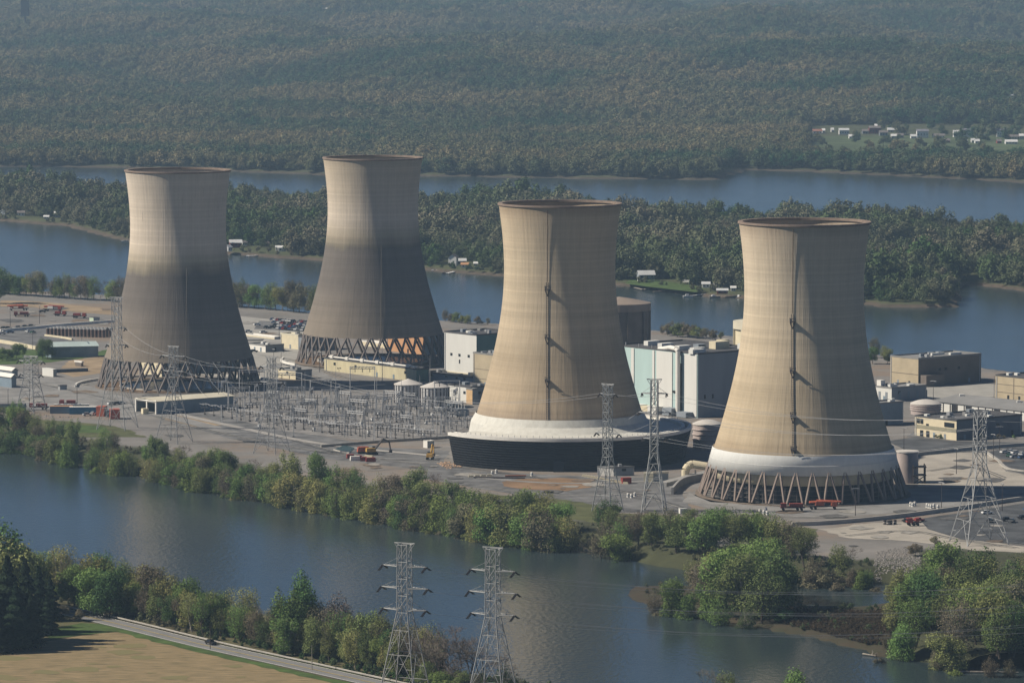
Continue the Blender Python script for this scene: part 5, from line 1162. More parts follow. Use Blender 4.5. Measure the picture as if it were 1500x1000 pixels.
def reg(kind, tb, crown, bm_=None):
    tm = bpy.data.meshes.new('trunk'); tm.from_pydata(tb.v, [], tb.f); tm.materials.append(bm_ or m_bark); tm.update()
    if isinstance(crown, MB): cm = bpy.data.meshes.new('crown'); cm.from_pydata(crown.v, [], crown.f); cm.materials.append(LM['twig']); cm.update()
    else: cm = mesh_np('crown', crown[0], crown[1], LM['fresh'])
    PRO.setdefault(kind, []).append((tm, cm))
for s in range(5): reg('broad', *tree_meshes(10 + s, 14, 5.4 + .4 * s, 6500, .21, lobes=14 + s))
for s in range(4): reg('loose', *tree_meshes(30 + s, 15, 5.4, 4000, .17, lobes=17 + s))
for s in range(3): reg('bush', *tree_meshes(50 + s, 6, 4.2, 3000, .18, kind='bush', lobes=8))
for s in range(2): reg('conifer', *tree_meshes(70 + s, 20, 6.2, 9000, .36, kind='conifer'))
for s in range(4): reg('bare', *bare_meshes(90 + s, 14, .52, 6))
H0 = {'broad': 14, 'loose': 15, 'bush': 6, 'conifer': 20, 'bare': 14}
KN = {'broad': 'leafy_tree', 'loose': 'leafy_tree', 'bush': 'shrub', 'conifer': 'evergreen_tree', 'bare': 'bare_tree'}
DESC = {'fresh': 'fresh green', 'olive': 'olive green', 'yellow': 'yellow-green', 'brown': 'brown budding', 'deep': 'deep green', 'dark': 'dark evergreen', 'twig': 'grey-brown leafless'}
land_fn = [(isl_h, 1), (bankfun([near], 0.0, 11), 2)]
def groundz(x, y):
    a = np.array([[x]]); b = np.array([[y]]); return max(float(f(a, b)[0, 0]) for f, _ in land_fn)
ntree = [0]
def tree(px, py, h, form, colr, place, group, sq=1.0, gz=None, lean=0.0):
    p = W(px, py, -1.5); z = groundz(p.x, p.y) if gz is None else gz
    tm, cm = random.choice(PRO[form]); s = h / H0[form]
    t = thing('budding_tree' if (colr == 'brown' and form in ('broad', 'loose')) else KN[form], '', 'shrub' if form == 'bush' else 'tree', (p.x, p.y, z), random.uniform(0, 6.28), group); t.scale = (s * sq, s * sq, s)
    if lean: t.rotation_euler = (0, lean, random.choice([0.2, 3.3]))
    a = bpy.data.objects.new('trunk', tm); a.parent = t; COL.objects.link(a)
    if colr in ('yellow',) or random.random() < .12: a.material_slots[0].link = 'OBJECT'; a.material_slots[0].material = m_pale
    c = bpy.data.objects.new('crown', cm); c.parent = t; COL.objects.link(c); c.material_slots[0].link = 'OBJECT'; c.material_slots[0].material = LM[colr]
    size = 'tall' if h > (5 if form == 'bush' else 15) else ('small' if h < (3.5 if form == 'bush' else 9) else 'mid-sized')
    later(t, f'{size} {DESC[colr]} {"shrub" if form == "bush" else "tree"}', place); ntree[0] += 1
    return t
def pick(ws): return random.choices(list(ws), list(ws.values()))[0]
def shore_y(pl, x):
    for (x0, y0), (x1, y1) in zip(pl[:-1], pl[1:]):
        if x0 <= x <= x1: return y0 + (y1 - y0) * (x - x0) / (x1 - x0)
    return pl[-1][1]
def seg(x):
    for lim, nm in ((118, 'on the bank below the left trailers'), (205, 'on the bank below the orange containers'), (300, 'on the bank below the open-ended shed'), (390, 'on the bank left of the switchyard pylon'), (500, 'on the bank below the switchyard posts'), (600, 'on the bank below the excavator'), (690, 'on the bank left of the black ring'), (790, 'on the bank below the brown dirt patch'), (870, 'on the bank left of the kiosk pylon'), (960, 'on the bank below the central pylons'), (1100, 'on the bank left of the flatbed truck'), (1200, 'on the bank below the nearest tower')):
        if x < lim: return nm
    return 'on the bank above the narrow inlet'
GI = 'trees along the plant island bank'
leafw = {'olive': 4.5, 'fresh': 5, 'brown': 1.8, 'yellow': 1.8, 'deep': 1.0}
# belt along the near shore of the plant island
x = -12.0
while x < 905:
    if not (-2 < x < 14 or 112 < x < 124 or 196 < x < 210 or 838 < x < 880):
        y = shore_y(S_ISL, x); left = x < 380
        hh = (11, 15.5) if x < 210 else ((11, 15.5) if x < 420 else (13, 18.5))
        form = pick({'broad': 5, 'loose': 4, 'bare': .7}); c = 'twig' if form == 'bare' else pick(leafw)
        tree(x, y - random.uniform(2, 7), random.uniform(*hh), form, c, seg(x), GI, random.uniform(.95, 1.3))
        if random.random() < .85:
            form = pick({'broad': 4, 'loose': 4, 'bare': 1.2}); c = 'twig' if form == 'bare' else pick(leafw)
            tree(x + random.uniform(-5, 5), y - random.uniform(10, 19), random.uniform(hh[0], hh[1] + .5) * .92, form, c, seg(x), GI, random.uniform(.9, 1.2))
        if random.random() < .45: tree(x + random.uniform(-5, 5), y - random.uniform(0, 3), random.uniform(2.8, 5), 'bush', pick(leafw), seg(x), GI)
    x += random.uniform(8.0, 11.5)
for x_, y_, h_ in ((869, 800, 13), (888, 797, 10), (640, 735, 15), (820, 790, 9)): tree(x_, y_, h_, 'bare', 'twig', seg(x_), GI)
# from the small point round to the inlet
for x_, y_, h_, f_, c_ in ((915, 795, 12, 'loose', 'brown'), (935, 800, 14, 'loose', 'brown'), (955, 805, 13, 'broad', 'olive'), (975, 800, 14, 'loose', 'brown'), (990, 812, 14, 'broad', 'olive'), (1010, 800, 12, 'loose', 'brown'), (1028, 815, 15, 'broad', 'fresh'), (1050, 808, 16, 'broad', 'fresh'),
                       (1075, 815, 17, 'loose', 'olive'), (1098, 812, 16, 'broad', 'fresh'), (1120, 815, 16, 'loose', 'fresh'), (1140, 822, 16, 'broad', 'olive'), (1160, 825, 15, 'loose', 'brown'), (1178, 832, 16, 'loose', 'olive'), (1188, 845, 14, 'loose', 'brown'), (1200, 846, 9, 'bush', 'brown'), (1215, 845, 8, 'bush', 'brown'),
                       (1232, 842, 14, 'loose', 'olive'), (1250, 846, 8, 'broad', 'brown'), (1262, 848, 9, 'broad', 'fresh'), (1270, 846, 8.5, 'broad', 'fresh'), (1245, 828, 8, 'bare', 'twig'), (1285, 852, 4, 'bush', 'brown'), (1305, 858, 4, 'bush', 'yellow'), (1225, 850, 5, 'bush', 'brown'), (900, 762, 5, 'bush', 'fresh'), (1060, 790, 12, 'loose', 'yellow'), (1110, 798, 11, 'broad', 'olive'), (985, 785, 9, 'loose', 'brown'), (1010, 780, 8, 'broad', 'olive')):
    tree(x_, y_, h_, f_, c_, seg(x_), GI, random.uniform(1.0, 1.3))
# the spit with its big green clump
SP = 'in the big clump on the low spit'
for x_, y_, h_, f_, c_ in ((958, 882, 10, 'loose', 'brown'), (965, 886, 3.5, 'bush', 'brown'), (985, 888, 15, 'broad', 'fresh'), (1005, 890, 11, 'broad', 'fresh'), (1012, 893, 3, 'bush', 'deep'), (1030, 880, 18, 'loose', 'brown'), (1040, 893, 14, 'broad', 'fresh'), (1055, 900, 13, 'loose', 'fresh'), (1065, 880, 22, 'broad', 'fresh'), (1085, 895, 22, 'broad', 'olive'), (1100, 880, 24, 'broad', 'fresh'),
                       (1115, 902, 19, 'loose', 'olive'), (1130, 890, 22, 'broad', 'deep'), (1142, 900, 16, 'loose', 'deep'), (1092, 905, 10, 'loose', 'deep'), (1075, 862, 20, 'broad', 'olive'), (1045, 862, 17, 'loose', 'olive'), (1120, 868, 22, 'broad', 'fresh'), (1020, 866, 14, 'loose', 'olive'), (1146, 880, 18, 'broad', 'deep'), (1150, 903, 5, 'bush', 'deep')):
    tree(x_, y_, h_, f_, c_, SP, 'trees on the low spit', random.uniform(1.0, 1.25))
# right-hand clump
RC = 'in the clump at the lower right bank'
for i in range(48):
    x_ = random.uniform(1305, 1530); k = (x_ - 1305) / 225; y_ = random.uniform(868 + 10 * k, 958 + 22 * k); f_ = pick({'broad': 5, 'loose': 3}); c_ = pick({'fresh': 5, 'olive': 4, 'brown': 1.0, 'deep': 1.6, 'yellow': 1.2})
    tree(x_, y_, random.uniform(14, 21) if x_ > 1330 else random.uniform(9, 14), f_, c_, RC, 'trees at the lower right bank', random.uniform(1.0, 1.25))
for x_, y_, h_, f_, c_ in ((1300, 945, 7, 'loose', 'brown'), (1320, 950, 12, 'loose', 'fresh'), (1290, 955, 4, 'bush', 'brown'), (1375, 965, 10, 'loose', 'brown'), (1400, 972, 4, 'bush', 'fresh'), (1450, 975, 9, 'loose', 'brown'), (1480, 975, 8, 'loose', 'brown'), (1340, 820, 5, 'bush', 'brown'), (1390, 825, 6, 'bush', 'brown'), (1370, 806, 4, 'bush', 'brown')):
    tree(x_, y_, h_, f_, c_, 'at the edge of the lower right clump', 'trees at the lower right bank')
# near bank: evergreens, roadside trees, river trees
NB = 'trees on the near bank'
for x_, y_, h_, f_, c_, pl in ((-15, 945, 30, 'conifer', 'dark', 'at the left edge of the field'), (12, 950, 29, 'conifer', 'dark', 'at the left edge of the field'), (38, 945, 27, 'conifer', 'dark', 'at the left edge of the field'), (58, 932, 22, 'conifer', 'dark', 'at the left edge of the field'), (-5, 962, 20, 'conifer', 'dark', 'at the left edge of the field'), (24, 958, 22, 'conifer', 'dark', 'at the left edge of the field'), (46, 956, 18, 'conifer', 'dark', 'at the left edge of the field'), (-28, 955, 30, 'conifer', 'dark', 'at the left edge of the field'), (70, 936, 14, 'conifer', 'dark', 'at the left edge of the field'), (74, 915, 15, 'conifer', 'dark', 'beside the road bend'),
                             (5, 905, 28, 'broad', 'yellow', 'behind the dark evergreens'), (35, 898, 24, 'broad', 'yellow', 'behind the dark evergreens'), (-20, 900, 33, 'broad', 'deep', 'behind the dark evergreens'), (52, 925, 13, 'loose', 'brown', 'before the dark evergreens'), (88, 912, 5, 'bush', 'brown', 'beside the road bend'), (116, 916, 4, 'bush', 'brown', 'beside the road bend'), (62, 935, 5, 'bush', 'deep', 'beside the road bend'),
                             (108, 896, 15, 'broad', 'fresh', 'at the road bend'), (137, 908, 17, 'broad', 'fresh', 'at the road bend'), (160, 911, 17.5, 'broad', 'deep', 'at the road bend')):
    tree(x_, y_, h_, f_, c_, pl, NB, random.uniform(.95, 1.2))
def near_y(x): return shore_y(N_SHORE, x)
GR = [(60, 880), (120, 893), (170, 905), (300, 939), (430, 967), (560, 996), (700, 1028), (900, 1075)]    # guard rail line
x = 70.0
while x < 640:
    y0 = near_y(x); y1 = shore_y(GR, x)
    for r_ in range(3):
        y = y0 + (y1 - y0) * (.08 + .33 * r_) + random.uniform(-2, 2)
        f_ = pick({'broad': 3, 'loose': 4, 'bare': 3 if r_ == 0 else 1}); c_ = 'twig' if f_ == 'bare' else pick({'olive': 4, 'fresh': 3, 'brown': 2.2, 'yellow': 1.6, 'deep': 1})
        h_ = random.uniform(15, 20) if r_ == 0 else random.uniform(10, 15)
        if x > 300: h_ *= .92
        tree(x + random.uniform(-7, 7), y - 1, h_, f_, c_, 'between road and river ' + ('near the road bend' if x < 200 else 'left of the dark car' if x < 300 else 'right of the dark car' if x < 440 else 'left of the foreground pylons' if x < 580 else 'at the foreground pylons'), NB, random.uniform(.85, 1.15))
    x += random.uniform(15, 22)
for x_, y_, h_, f_, c_ in ((441, 958, 25, 'broad', 'deep'), (430, 962, 20, 'broad', 'fresh'), (418, 966, 12, 'broad', 'fresh'), (520, 984, 13, 'loose', 'yellow'), (530, 978, 17, 'broad', 'olive'), (560, 985, 19, 'loose', 'olive'), (496, 962, 20, 'loose', 'twig'), (470, 960, 17, 'loose', 'brown'), (460, 970, 11, 'broad', 'olive'), (572, 990, 13, 'broad', 'deep')):
    tree(x_, y_, h_, f_, c_, 'in the clump left of the foreground pylons', NB)
for x_, y_, h_ in ((636, 1015, 25), (648, 1022, 27), (660, 1012, 24), (675, 1025, 22), (690, 1018, 24), (702, 1022, 23), (664, 1030, 20), (625, 1008, 21), (752, 1040, 17), (740, 1035, 18)): tree(x_, y_, h_, 'bare', 'twig', 'between the foreground pylons', NB, 1.0)
for x_, y_, h_, f_, c_ in ((625, 1018, 9, 'broad', 'olive'), (645, 1030, 9, 'broad', 'fresh'), (675, 1032, 9, 'broad', 'olive'), (700, 1035, 10, 'loose', 'brown'), (655, 1040, 8, 'bush', 'fresh'), (740, 1045, 14, 'loose', 'deep'), (765, 1048, 10, 'loose', 'olive'), (1015, 1052, 15, 'bare', 'twig'), (1030, 1054, 17, 'bare', 'twig'), (1068, 1056, 14, 'loose', 'olive'), (1163, 1068, 16, 'broad', 'fresh'), (1095, 1060, 13, 'bare', 'twig')):
    tree(x_, y_, h_, f_, c_, 'at the bottom river bank by the foreground pylons' if x_ < 800 else 'at the bottom edge, centre right', NB)
# trees behind the left yard and the middle car park (far shore of the plant island)
x = -10.0
while x < 205:
    y = 434 + x * .07; f_ = pick({'broad': 4, 'loose': 4, 'bare': 1.2}); c_ = 'twig' if f_ == 'bare' else pick({'olive': 3, 'fresh': 3, 'brown': 4, 'deep': 1})
    tree(x, y, random.uniform(13, 18), f_, c_, 'in the line behind the left yard', 'trees on the far shore of the plant island', random.uniform(.8, 1.05)); x += random.uniform(7, 10)
x = 325.0
while x < 480:
    y = 452 + (x - 330) * .085; f_ = pick({'broad': 4, 'loose': 4, 'bare': .6}); c_ = 'twig' if f_ == 'bare' else pick({'olive': 3, 'fresh': 3, 'brown': 3, 'yellow': 1.5, 'deep': 2 if x > 425 else .5})
    tree(x, y, random.uniform(15, 20), f_, c_, 'in the line behind the middle car park', 'trees on the far shore of the plant island', random.uniform(.85, 1.1)); x += random.uniform(7, 10)
for x_, y_, h_, f_, c_, pl in ((-2, 448, 24, 'broad', 'deep', 'at the far left edge of the yard'), (652, 474, 8, 'loose', 'brown', 'behind the white-faced block'), (668, 476, 7, 'broad', 'olive', 'behind the white-faced block'), (685, 478, 6, 'broad', 'olive', 'behind the white-faced block'), (715, 480, 5, 'loose', 'brown', 'behind the white-faced block'), (985, 494, 9, 'loose', 'brown', 'behind the cyan hall'), (1000, 496, 9, 'loose', 'brown', 'behind the cyan hall'), (1015, 497, 8, 'loose', 'olive', 'behind the cyan hall'), (970, 493, 6, 'loose', 'brown', 'behind the cyan hall'), (978, 495, 7, 'bush', 'brown', 'behind the cyan hall'), (992, 497, 8, 'bush', 'olive', 'behind the cyan hall'), (1007, 498, 8, 'bush', 'brown', 'behind the cyan hall'), (1022, 499, 7, 'bush', 'olive', 'behind the cyan hall'), (1030, 500, 7, 'loose', 'brown', 'behind the cyan hall'), (1044, 501, 6, 'bush', 'brown', 'behind the cyan hall'), (1056, 503, 6, 'loose', 'olive', 'behind the cyan hall'), (660, 475, 5, 'bush', 'brown', 'behind the white-faced block'), (676, 477, 5, 'bush', 'olive', 'behind the white-faced block'), (700, 479, 5, 'bush', 'brown', 'behind the white-faced block'), (1035, 498, 6, 'loose', 'brown', 'behind the cyan hall'),
                             (1281, 528, 12, 'loose', 'brown', 'behind the white flat building'), (1295, 532, 9, 'loose', 'olive', 'behind the white flat building'), (1300, 536, 8, 'broad', 'olive', 'behind the white flat building'), (1278, 537, 10, 'broad', 'deep', 'behind the white flat building'),
                             (24, 529, 9, 'broad', 'deep', 'before the cream wall at left'), (14, 530, 6, 'broad', 'deep', 'before the cream wall at left'), (3, 532, 7, 'bush', 'fresh', 'before the cream wall at left'), (34, 526, 7, 'broad', 'fresh', 'before the cream wall at left'), (63, 529, 11, 'broad', 'deep', 'at the corner of aqua-roofed warehouse'), (70, 530, 12, 'broad', 'deep', 'at the corner of aqua-roofed warehouse'), (57, 526, 8, 'loose', 'olive', 'at the corner of aqua-roofed warehouse'), (100, 522, 4, 'bush', 'brown', 'before the aqua-roofed warehouse'), (85, 526, 4, 'bush', 'deep', 'before the aqua-roofed warehouse'), (130, 521, 3, 'bush', 'fresh', 'before the aqua-roofed warehouse')):
    tree(x_, y_, h_, f_, c_, pl, 'trees around the plant yards', gz=0)
for x_, c_ in ((1371, 'brown'), (1378, 'deep'), (1395, 'deep'), (1462, 'brown'), (1470, 'brown'), (1485, 'fresh'), (1419, 'deep'), (1438, 'deep')): tree(x_, 647, random.uniform(1.6, 2.6), 'bush', c_, 'in the planted kerb before the beige office', 'shrubs at the office', gz=0)
print('individual trees', ntree[0])
# ------------------------------------------------------------------ mass woodland (stuff)
leaf_far = []
def forest_mat(name, cols, sc=.004):
    m = bpy.data.materials.new(name); m.use_nodes = True; n = m.node_tree.nodes; l = m.node_tree.links
    b = n['Principled BSDF']; b.inputs['Roughness'].default_value = .95; b.inputs['Specular IOR Level'].default_value = .05
    oi = n.new('ShaderNodeObjectInfo')
    t = n.new('ShaderNodeTexNoise'); t.inputs['Scale'].default_value = sc; t.inputs['Detail'].default_value = 5; t.inputs['Roughness'].default_value = .68; l.new(oi.outputs['Location'], t.inputs['Vector'])
    a = n.new('ShaderNodeMath'); a.operation = 'MULTIPLY_ADD'; a.inputs[1].default_value = .28; l.new(oi.outputs['Random'], a.inputs[0])
    mr = n.new('ShaderNodeMapRange'); mr.inputs[1].default_value = .40; mr.inputs[2].default_value = .60; mr.inputs[3].default_value = -.04; mr.inputs[4].default_value = .62; l.new(t.outputs[0], mr.inputs[0]); l.new(mr.outputs[0], a.inputs[2])
    r = n.new('ShaderNodeValToRGB'); e = r.color_ramp.elements
    for i, c in enumerate(cols):
        x = e[i] if i < 2 else e.new(0); x.position = i / (len(cols) - 1); x.color = (*c, 1)
    l.new(a.outputs[0], r.inputs[0])
    tc = n.new('ShaderNodeTexCoord'); t2 = n.new('ShaderNodeTexNoise'); t2.inputs['Scale'].default_value = .35; t2.inputs['Detail'].default_value = 4; l.new(tc.outputs['Object'], t2.inputs['Vector'])
    hs = n.new('ShaderNodeHueSaturation'); m2 = n.new('ShaderNodeMapRange'); m2.inputs[1].default_value = .3; m2.inputs[2].default_value = .7; m2.inputs[3].default_value = .65; m2.inputs[4].default_value = 1.3; l.new(t2.outputs[0], m2.inputs[0]); l.new(m2.outputs[0], hs.inputs['Value']); l.new(r.outputs[0], hs.inputs['Color'])
    l.new(hs.outputs[0], b.inputs['Base Color']); return m
mf = forest_mat('woodland_leaves', [(.065, .12, .04), (.115, .18, .056), (.165, .215, .075), (.165, .17, .088), (.185, .158, .108), (.21, .18, .13)], .006)
mf2 = forest_mat('far_woodland_leaves', [(.030, .090, .044), (.058, .145, .062), (.090, .195, .074), (.115, .20, .085), (.150, .175, .09), (.29, .23, .125)], .0026)
_bm = bmesh.new(); bmesh.ops.create_icosphere(_bm, subdivisions=2, radius=1); _bm.verts.ensure_lookup_table(); IV = np.array([v.co[:] for v in _bm.verts]); IF = np.array([[v.index for v in f.verts] for f in _bm.faces]); _bm.free()
def far_proto(seed, H, Rr, n, size, m, lobes=9, blob=True):
    if blob:
        rs = np.random.RandomState(seed); Vs = []; Fs = []; Qs = []
        for i in range(lobes):
            a = 2.4 * i + rs.uniform(-.4, .4); rr = Rr * rs.uniform(.3, .6) if i else 0; zz = H * (rs.uniform(.38, .62) if i else .74); r = Rr * rs.uniform(.34, .5); h = H * rs.uniform(.15, .24)
            f = 1 + .16 * np.sin(IV @ rs.normal(size=3) * 5 + i) + .12 * np.sin(IV @ rs.normal(size=3) * 9) + rs.normal(size=len(IV)) * .05; c = np.array([rr * math.cos(a), rr * math.sin(a), zz])
            Vb = c + IV * f[:, None] * np.array([r, r, h]); Fs.append(IF + sum(len(v) for v in Vs)); Vs.append(Vb)
            k = max(4, n // lobes); d = rnd_unit(k, rs); d[:, 2] = np.abs(d[:, 2]) * 1.0 - .2; Qs.append((c + d * np.array([r, r, h]) * rs.uniform(.95, 1.38, k)[:, None], d))
        V = np.concatenate(Vs); T = np.concatenate(Fs); qv, qf = quads(np.concatenate([q[0] for q in Qs]), rs.uniform(.5, 1.2, sum(len(q[0]) for q in Qs)) * size, rs, np.concatenate([q[1] for q in Qs]), .8)
        # low skirt so that stems do not show
        k0 = len(V); qt = np.concatenate([qf[:, [0, 1, 2]], qf[:, [0, 2, 3]]]) + k0; V = np.concatenate([V, qv]); T = np.concatenate([T, qt])
        tr = MB(); tr.beam((0, 0, -1), (0, 0, H * .5), H * .03, H * .02, 4); tv = np.array([tuple(v) for v in tr.v]); tf = np.array([g for f_ in tr.f for g in ([f_[:3], (f_[0], f_[2], f_[3])] if len(f_) == 4 else [f_])]) + len(V)
        V = np.concatenate([V, tv]); T = np.concatenate([T, tf]); me = mesh_np('woodland_crown', V, T, m); return bpy.data.objects.new('woodland_crown', me)
    tb, (V, F_) = tree_meshes(seed, H, Rr, n, size, lobes=9); nv = len(V)
    Vt = np.array([tuple(v) for v in tb.v]); F4 = np.array([f for f in tb.f if len(f) == 4]); 
    V = np.concatenate([V, Vt]); F_ = np.concatenate([F_, F4 + nv]); me = mesh_np('woodland_crown', V, F_, m)
    o = bpy.data.objects.new('woodland_crown', me); return o
def pcol(name, m, n, size, k=5, Rr=6.2, blob=True):
    c = bpy.data.collections.new(name)
    for s in range(k): c.objects.link(far_proto(200 + s, 13, Rr + .3 * s, n, size, m, blob=blob))
    return c
cm_ = pcol('woodland_trees', mf, 1300, .42, blob=False); cf_ = pcol('far_woodland_trees', mf2, 1500, .45, Rr=7.4, blob=False); cb_ = pcol('bush_clumps', mf, 700, .62, blob=False)
def scatter(name, P, S, coll):
    me = bpy.data.meshes.new(name); me.vertices.add(len(P)); me.vertices.foreach_set('co', np.ascontiguousarray(P, dtype=np.float32).ravel())
    a = me.attributes.new('tsize', 'FLOAT', 'POINT'); a.data.foreach_set('value', S.astype(np.float32)); me.update()
    o = bpy.data.objects.new(name, me); COL.objects.link(o); struct(o, 'stuff')
    ng = bpy.data.node_groups.new(name, 'GeometryNodeTree'); ng.interface.new_socket('Geometry', in_out='INPUT', socket_type='NodeSocketGeometry'); ng.interface.new_socket('Geometry', in_out='OUTPUT', socket_type='NodeSocketGeometry')
    N = ng.nodes; L = ng.links; gi = N.new('NodeGroupInput'); go = N.new('NodeGroupOutput'); ip = N.new('GeometryNodeInstanceOnPoints'); ci = N.new('GeometryNodeCollectionInfo')
    ci.inputs['Collection'].default_value = coll; ci.inputs['Separate Children'].default_value = True; ci.inputs['Reset Children'].default_value = True
    rv = N.new('FunctionNodeRandomValue'); rv.data_type = 'FLOAT_VECTOR'; rv.inputs[0].default_value = (-.05, -.05, 0); rv.inputs[1].default_value = (.05, .05, 6.28)
    ri = N.new('FunctionNodeRandomValue'); ri.data_type = 'INT'; ri.inputs[4].default_value = 0; ri.inputs[5].default_value = 4
    at = N.new('GeometryNodeInputNamedAttribute'); at.data_type = 'FLOAT'; at.inputs[0].default_value = 'tsize'
    rz_ = N.new('FunctionNodeRandomValue'); rz_.data_type = 'FLOAT_VECTOR'; rz_.inputs[0].default_value = (.85, .85, .85); rz_.inputs[1].default_value = (1.25, 1.25, 1.2); rz_.inputs['Seed'].default_value = 5
    vm = N.new('ShaderNodeVectorMath'); vm.operation = 'SCALE'; L.new(rz_.outputs[0], vm.inputs[0]); L.new(at.outputs[0], vm.inputs['Scale'])
    ip.inputs['Pick Instance'].default_value = True
    L.new(gi.outputs[0], ip.inputs['Points']); L.new(ci.outputs[0], ip.inputs['Instance']); L.new(rv.outputs[0], ip.inputs['Rotation']); L.new(ri.outputs[2], ip.inputs['Instance Index']); L.new(vm.outputs[0], ip.inputs['Scale']); L.new(ip.outputs[0], go.inputs[0])
    md = o.modifiers.new('scatter', 'NODES'); md.node_group = ng; return o
def jgrid(x0, x1, y0, y1, st):
    X, Y = np.meshgrid(np.arange(x0, x1, st), np.arange(y0, y1, st)); X = X + np.random.uniform(-.45, .45, X.shape) * st; Y = Y + np.random.uniform(-.45, .45, X.shape) * st; return X.ravel(), Y.ravel()
def pxy(X, Y, Z):
    d = Y * cP - (Z - HC) * sP; up = Y * sP + (Z - HC) * cP; return 750 + F * X / d, 500 - F * up / d
# second island woodland
X, Y = jgrid(-760, 760, 2850, 4500, 9.0); d = sdf(X, Y, isle2); px, py = pxy(X, Y, -2.0)
near_pl = np.interp(px, [p[0] for p in I2_NEAR], [p[1] for p in I2_NEAR])
keep = (d > 4) & (px > -420) & (px < 1920)
clear = ((px > 325) & (px < 400) & (py > near_pl - 14)) | ((px > 640) & (px < 700) & (py > near_pl - 16)) | ((px > 925) & (px < 1085) & (py > near_pl - (15 + 3 * np.sin(px / 9)))) | ((px > 400) & (px < 420) & (py > near_pl - 13)) | ((px < 95) & (py > near_pl - 10))
field = (px > 1290) & (px < 1700) & (py > 358) & (py < 372) | ((px > 1400) & (py > 405) & (px < 1500) & (np.random.rand(len(px)) < .6))
thin = (np.random.rand(len(px)) < .12)
keep &= ~clear & ~field & ~thin
tip = (px > 1260) & (px < 1402)
S = np.random.uniform(.75, 1.25, len(X)); S = np.where((px > 1330) & (px < 1405) & (py > 395), S * 1.1, S)
big = (fbm(X / 90, Y / 120) > .56); S = np.where(big, S * 1.3, S * .82); S = np.where(np.random.rand(len(S)) < .06, S * 1.35, S)
scatter('island_woodland', np.stack([X, Y, np.full_like(X, -2.3)], 1)[keep], S[keep], cm_); print('isle', keep.sum())
# rough undergrowth at its shore
X, Y = jgrid(-620, 620, 2850, 4300, 6); d = sdf(X, Y, isle2); px, py = pxy(X, Y, -2.0); keep = (d > 0) & (d < 9) & (np.random.rand(len(X)) < .35) & (px > -50) & (px < 1550)
scatter('shore_bushes', np.stack([X, Y, np.full_like(X, -3.0)], 1)[keep], np.random.uniform(.2, .42, keep.sum()), cb_)
# far bank: floodplain belt then hills
Ps = []; Ss = []
for y0, y1, st in ((4300, 5700, 10.0), (5700, 7200, 12.0), (7200, 9200, 13.5), (9200, 12500, 17.0)):
    hw = .150 * y1; X, Y = jgrid(-hw, hw, y0, y1, st); keep = np.abs(X / Y) < .1400 + 20 / Y; X = X[keep]; Y = Y[keep]
    d = sdf(X, Y, fs_) if y1 < 6000 else np.full(X.shape, 99.0); Z = np.where(Y > 5550, np.maximum(-2.2, hill_h(X, Y)), -2.2)
    px, py = pxy(X, Y, Z); keep = (d > 5)
    vil = (px > 1182) & (px < 1530) & (Y > 4830) & (Y < 5790); keep &= ~(vil & (np.random.rand(len(X)) < .984))
    glade = (fbm(X / 300 + 40, Y / 420 + 11, 3) > .56) & (Y > 6400); keep &= ~(glade & (np.random.rand(len(X)) < .6))
    X, Y, Z = X[keep], Y[keep], Z[keep]; Ps.append(np.stack([X, Y, Z - .3], 1)); Ss.append(np.random.uniform(.7, 1.45, len(X)) * (st / 10.5))
P = np.concatenate(Ps); S = np.concatenate(Ss); print('far trees', len(P))
scatter('far_woodland', P, S, cf_)
# ragged understorey on the plant island bank (grassy tufts) and reeds on the spit
X, Y = jgrid(-330, 330, 1480, 2750, 3.2); d = sdf(X, Y, isl); zz = isl_h(X, Y); px, py = pxy(X, Y, zz)
keep = (d > 2) & (d < 26) & (px > -20) & (px < 1520) & (Y < 2300) & (zz > -4.6) & (np.random.rand(len(X)) < .42) & ~((px > 1280) & (px < 1350) & (py < 850))
scatter('bank_undergrowth', np.stack([X, Y, zz - .3], 1)[keep], np.random.uniform(.07, .2, keep.sum()), cb_); print('under', keep.sum())
spit = [W(x, y, -4) for x, y in ((1140, 893), (1235, 898), (1318, 900), (1300, 945), (1270, 945), (1190, 924), (1135, 912))]
X, Y = jgrid(50, 175, 1440, 1620, 1.0); keep = sdf(X, Y, spit) > 0
mr_ = pcol('reed_clumps', forest_mat('reed_leaves', [(.085, .062, .040), (.075, .062, .035), (.065, .070, .032), (.055, .075, .030), (.09, .072, .045)], .03), 260, .9, blob=False)
zz = isl_h(X, Y); keep &= zz > -4.5
scatter('reed_bed', np.stack([X, Y, zz], 1)[keep], np.random.uniform(.06, .13, keep.sum()), mr_)
X, Y = jgrid(-420, 460, 1150, 1700, 2.6); nb_h = land_fn[1][0]; d = sdf(X, Y, near); zz = nb_h(X, Y); px, py = pxy(X, Y, zz)
rdl = [W(x, y, 0) for x, y in ((60, 880), (120, 893), (190, 909), (300, 937), (430, 966), (560, 995), (700, 1024), (900, 1072))]
gy = np.interp(px, [60, 120, 190, 300, 430, 560, 700, 900], [880, 893, 909, 937, 966, 995, 1024, 1072]); keep = (d > 1) & (py < gy - 2) & (px > -30) & (px < 1300) & (np.random.rand(len(X)) < .6) & (zz > -4.6)
scatter('near_bank_undergrowth', np.stack([X, Y, zz - .2], 1)[keep], np.random.uniform(.08, .24, keep.sum()), cb_)
P_ = [W(x, y, -1.9) for x, y in ((1186, 186), (1300, 184), (1430, 190), (1560, 192), (1560, 232), (1400, 228), (1186, 222))]
bm = bmesh.new(); f = bm.faces.new([bm.verts.new(p) for p in P_]); me = bpy.data.meshes.new('village_lawn'); bm.to_mesh(me); bm.free(); me.materials.append(mat('village_grass', (.085, .115, .048), .95, .25, .02)); so_ = bpy.data.objects.new('village_lawn', me); COL.objects.link(so_); struct(so_)
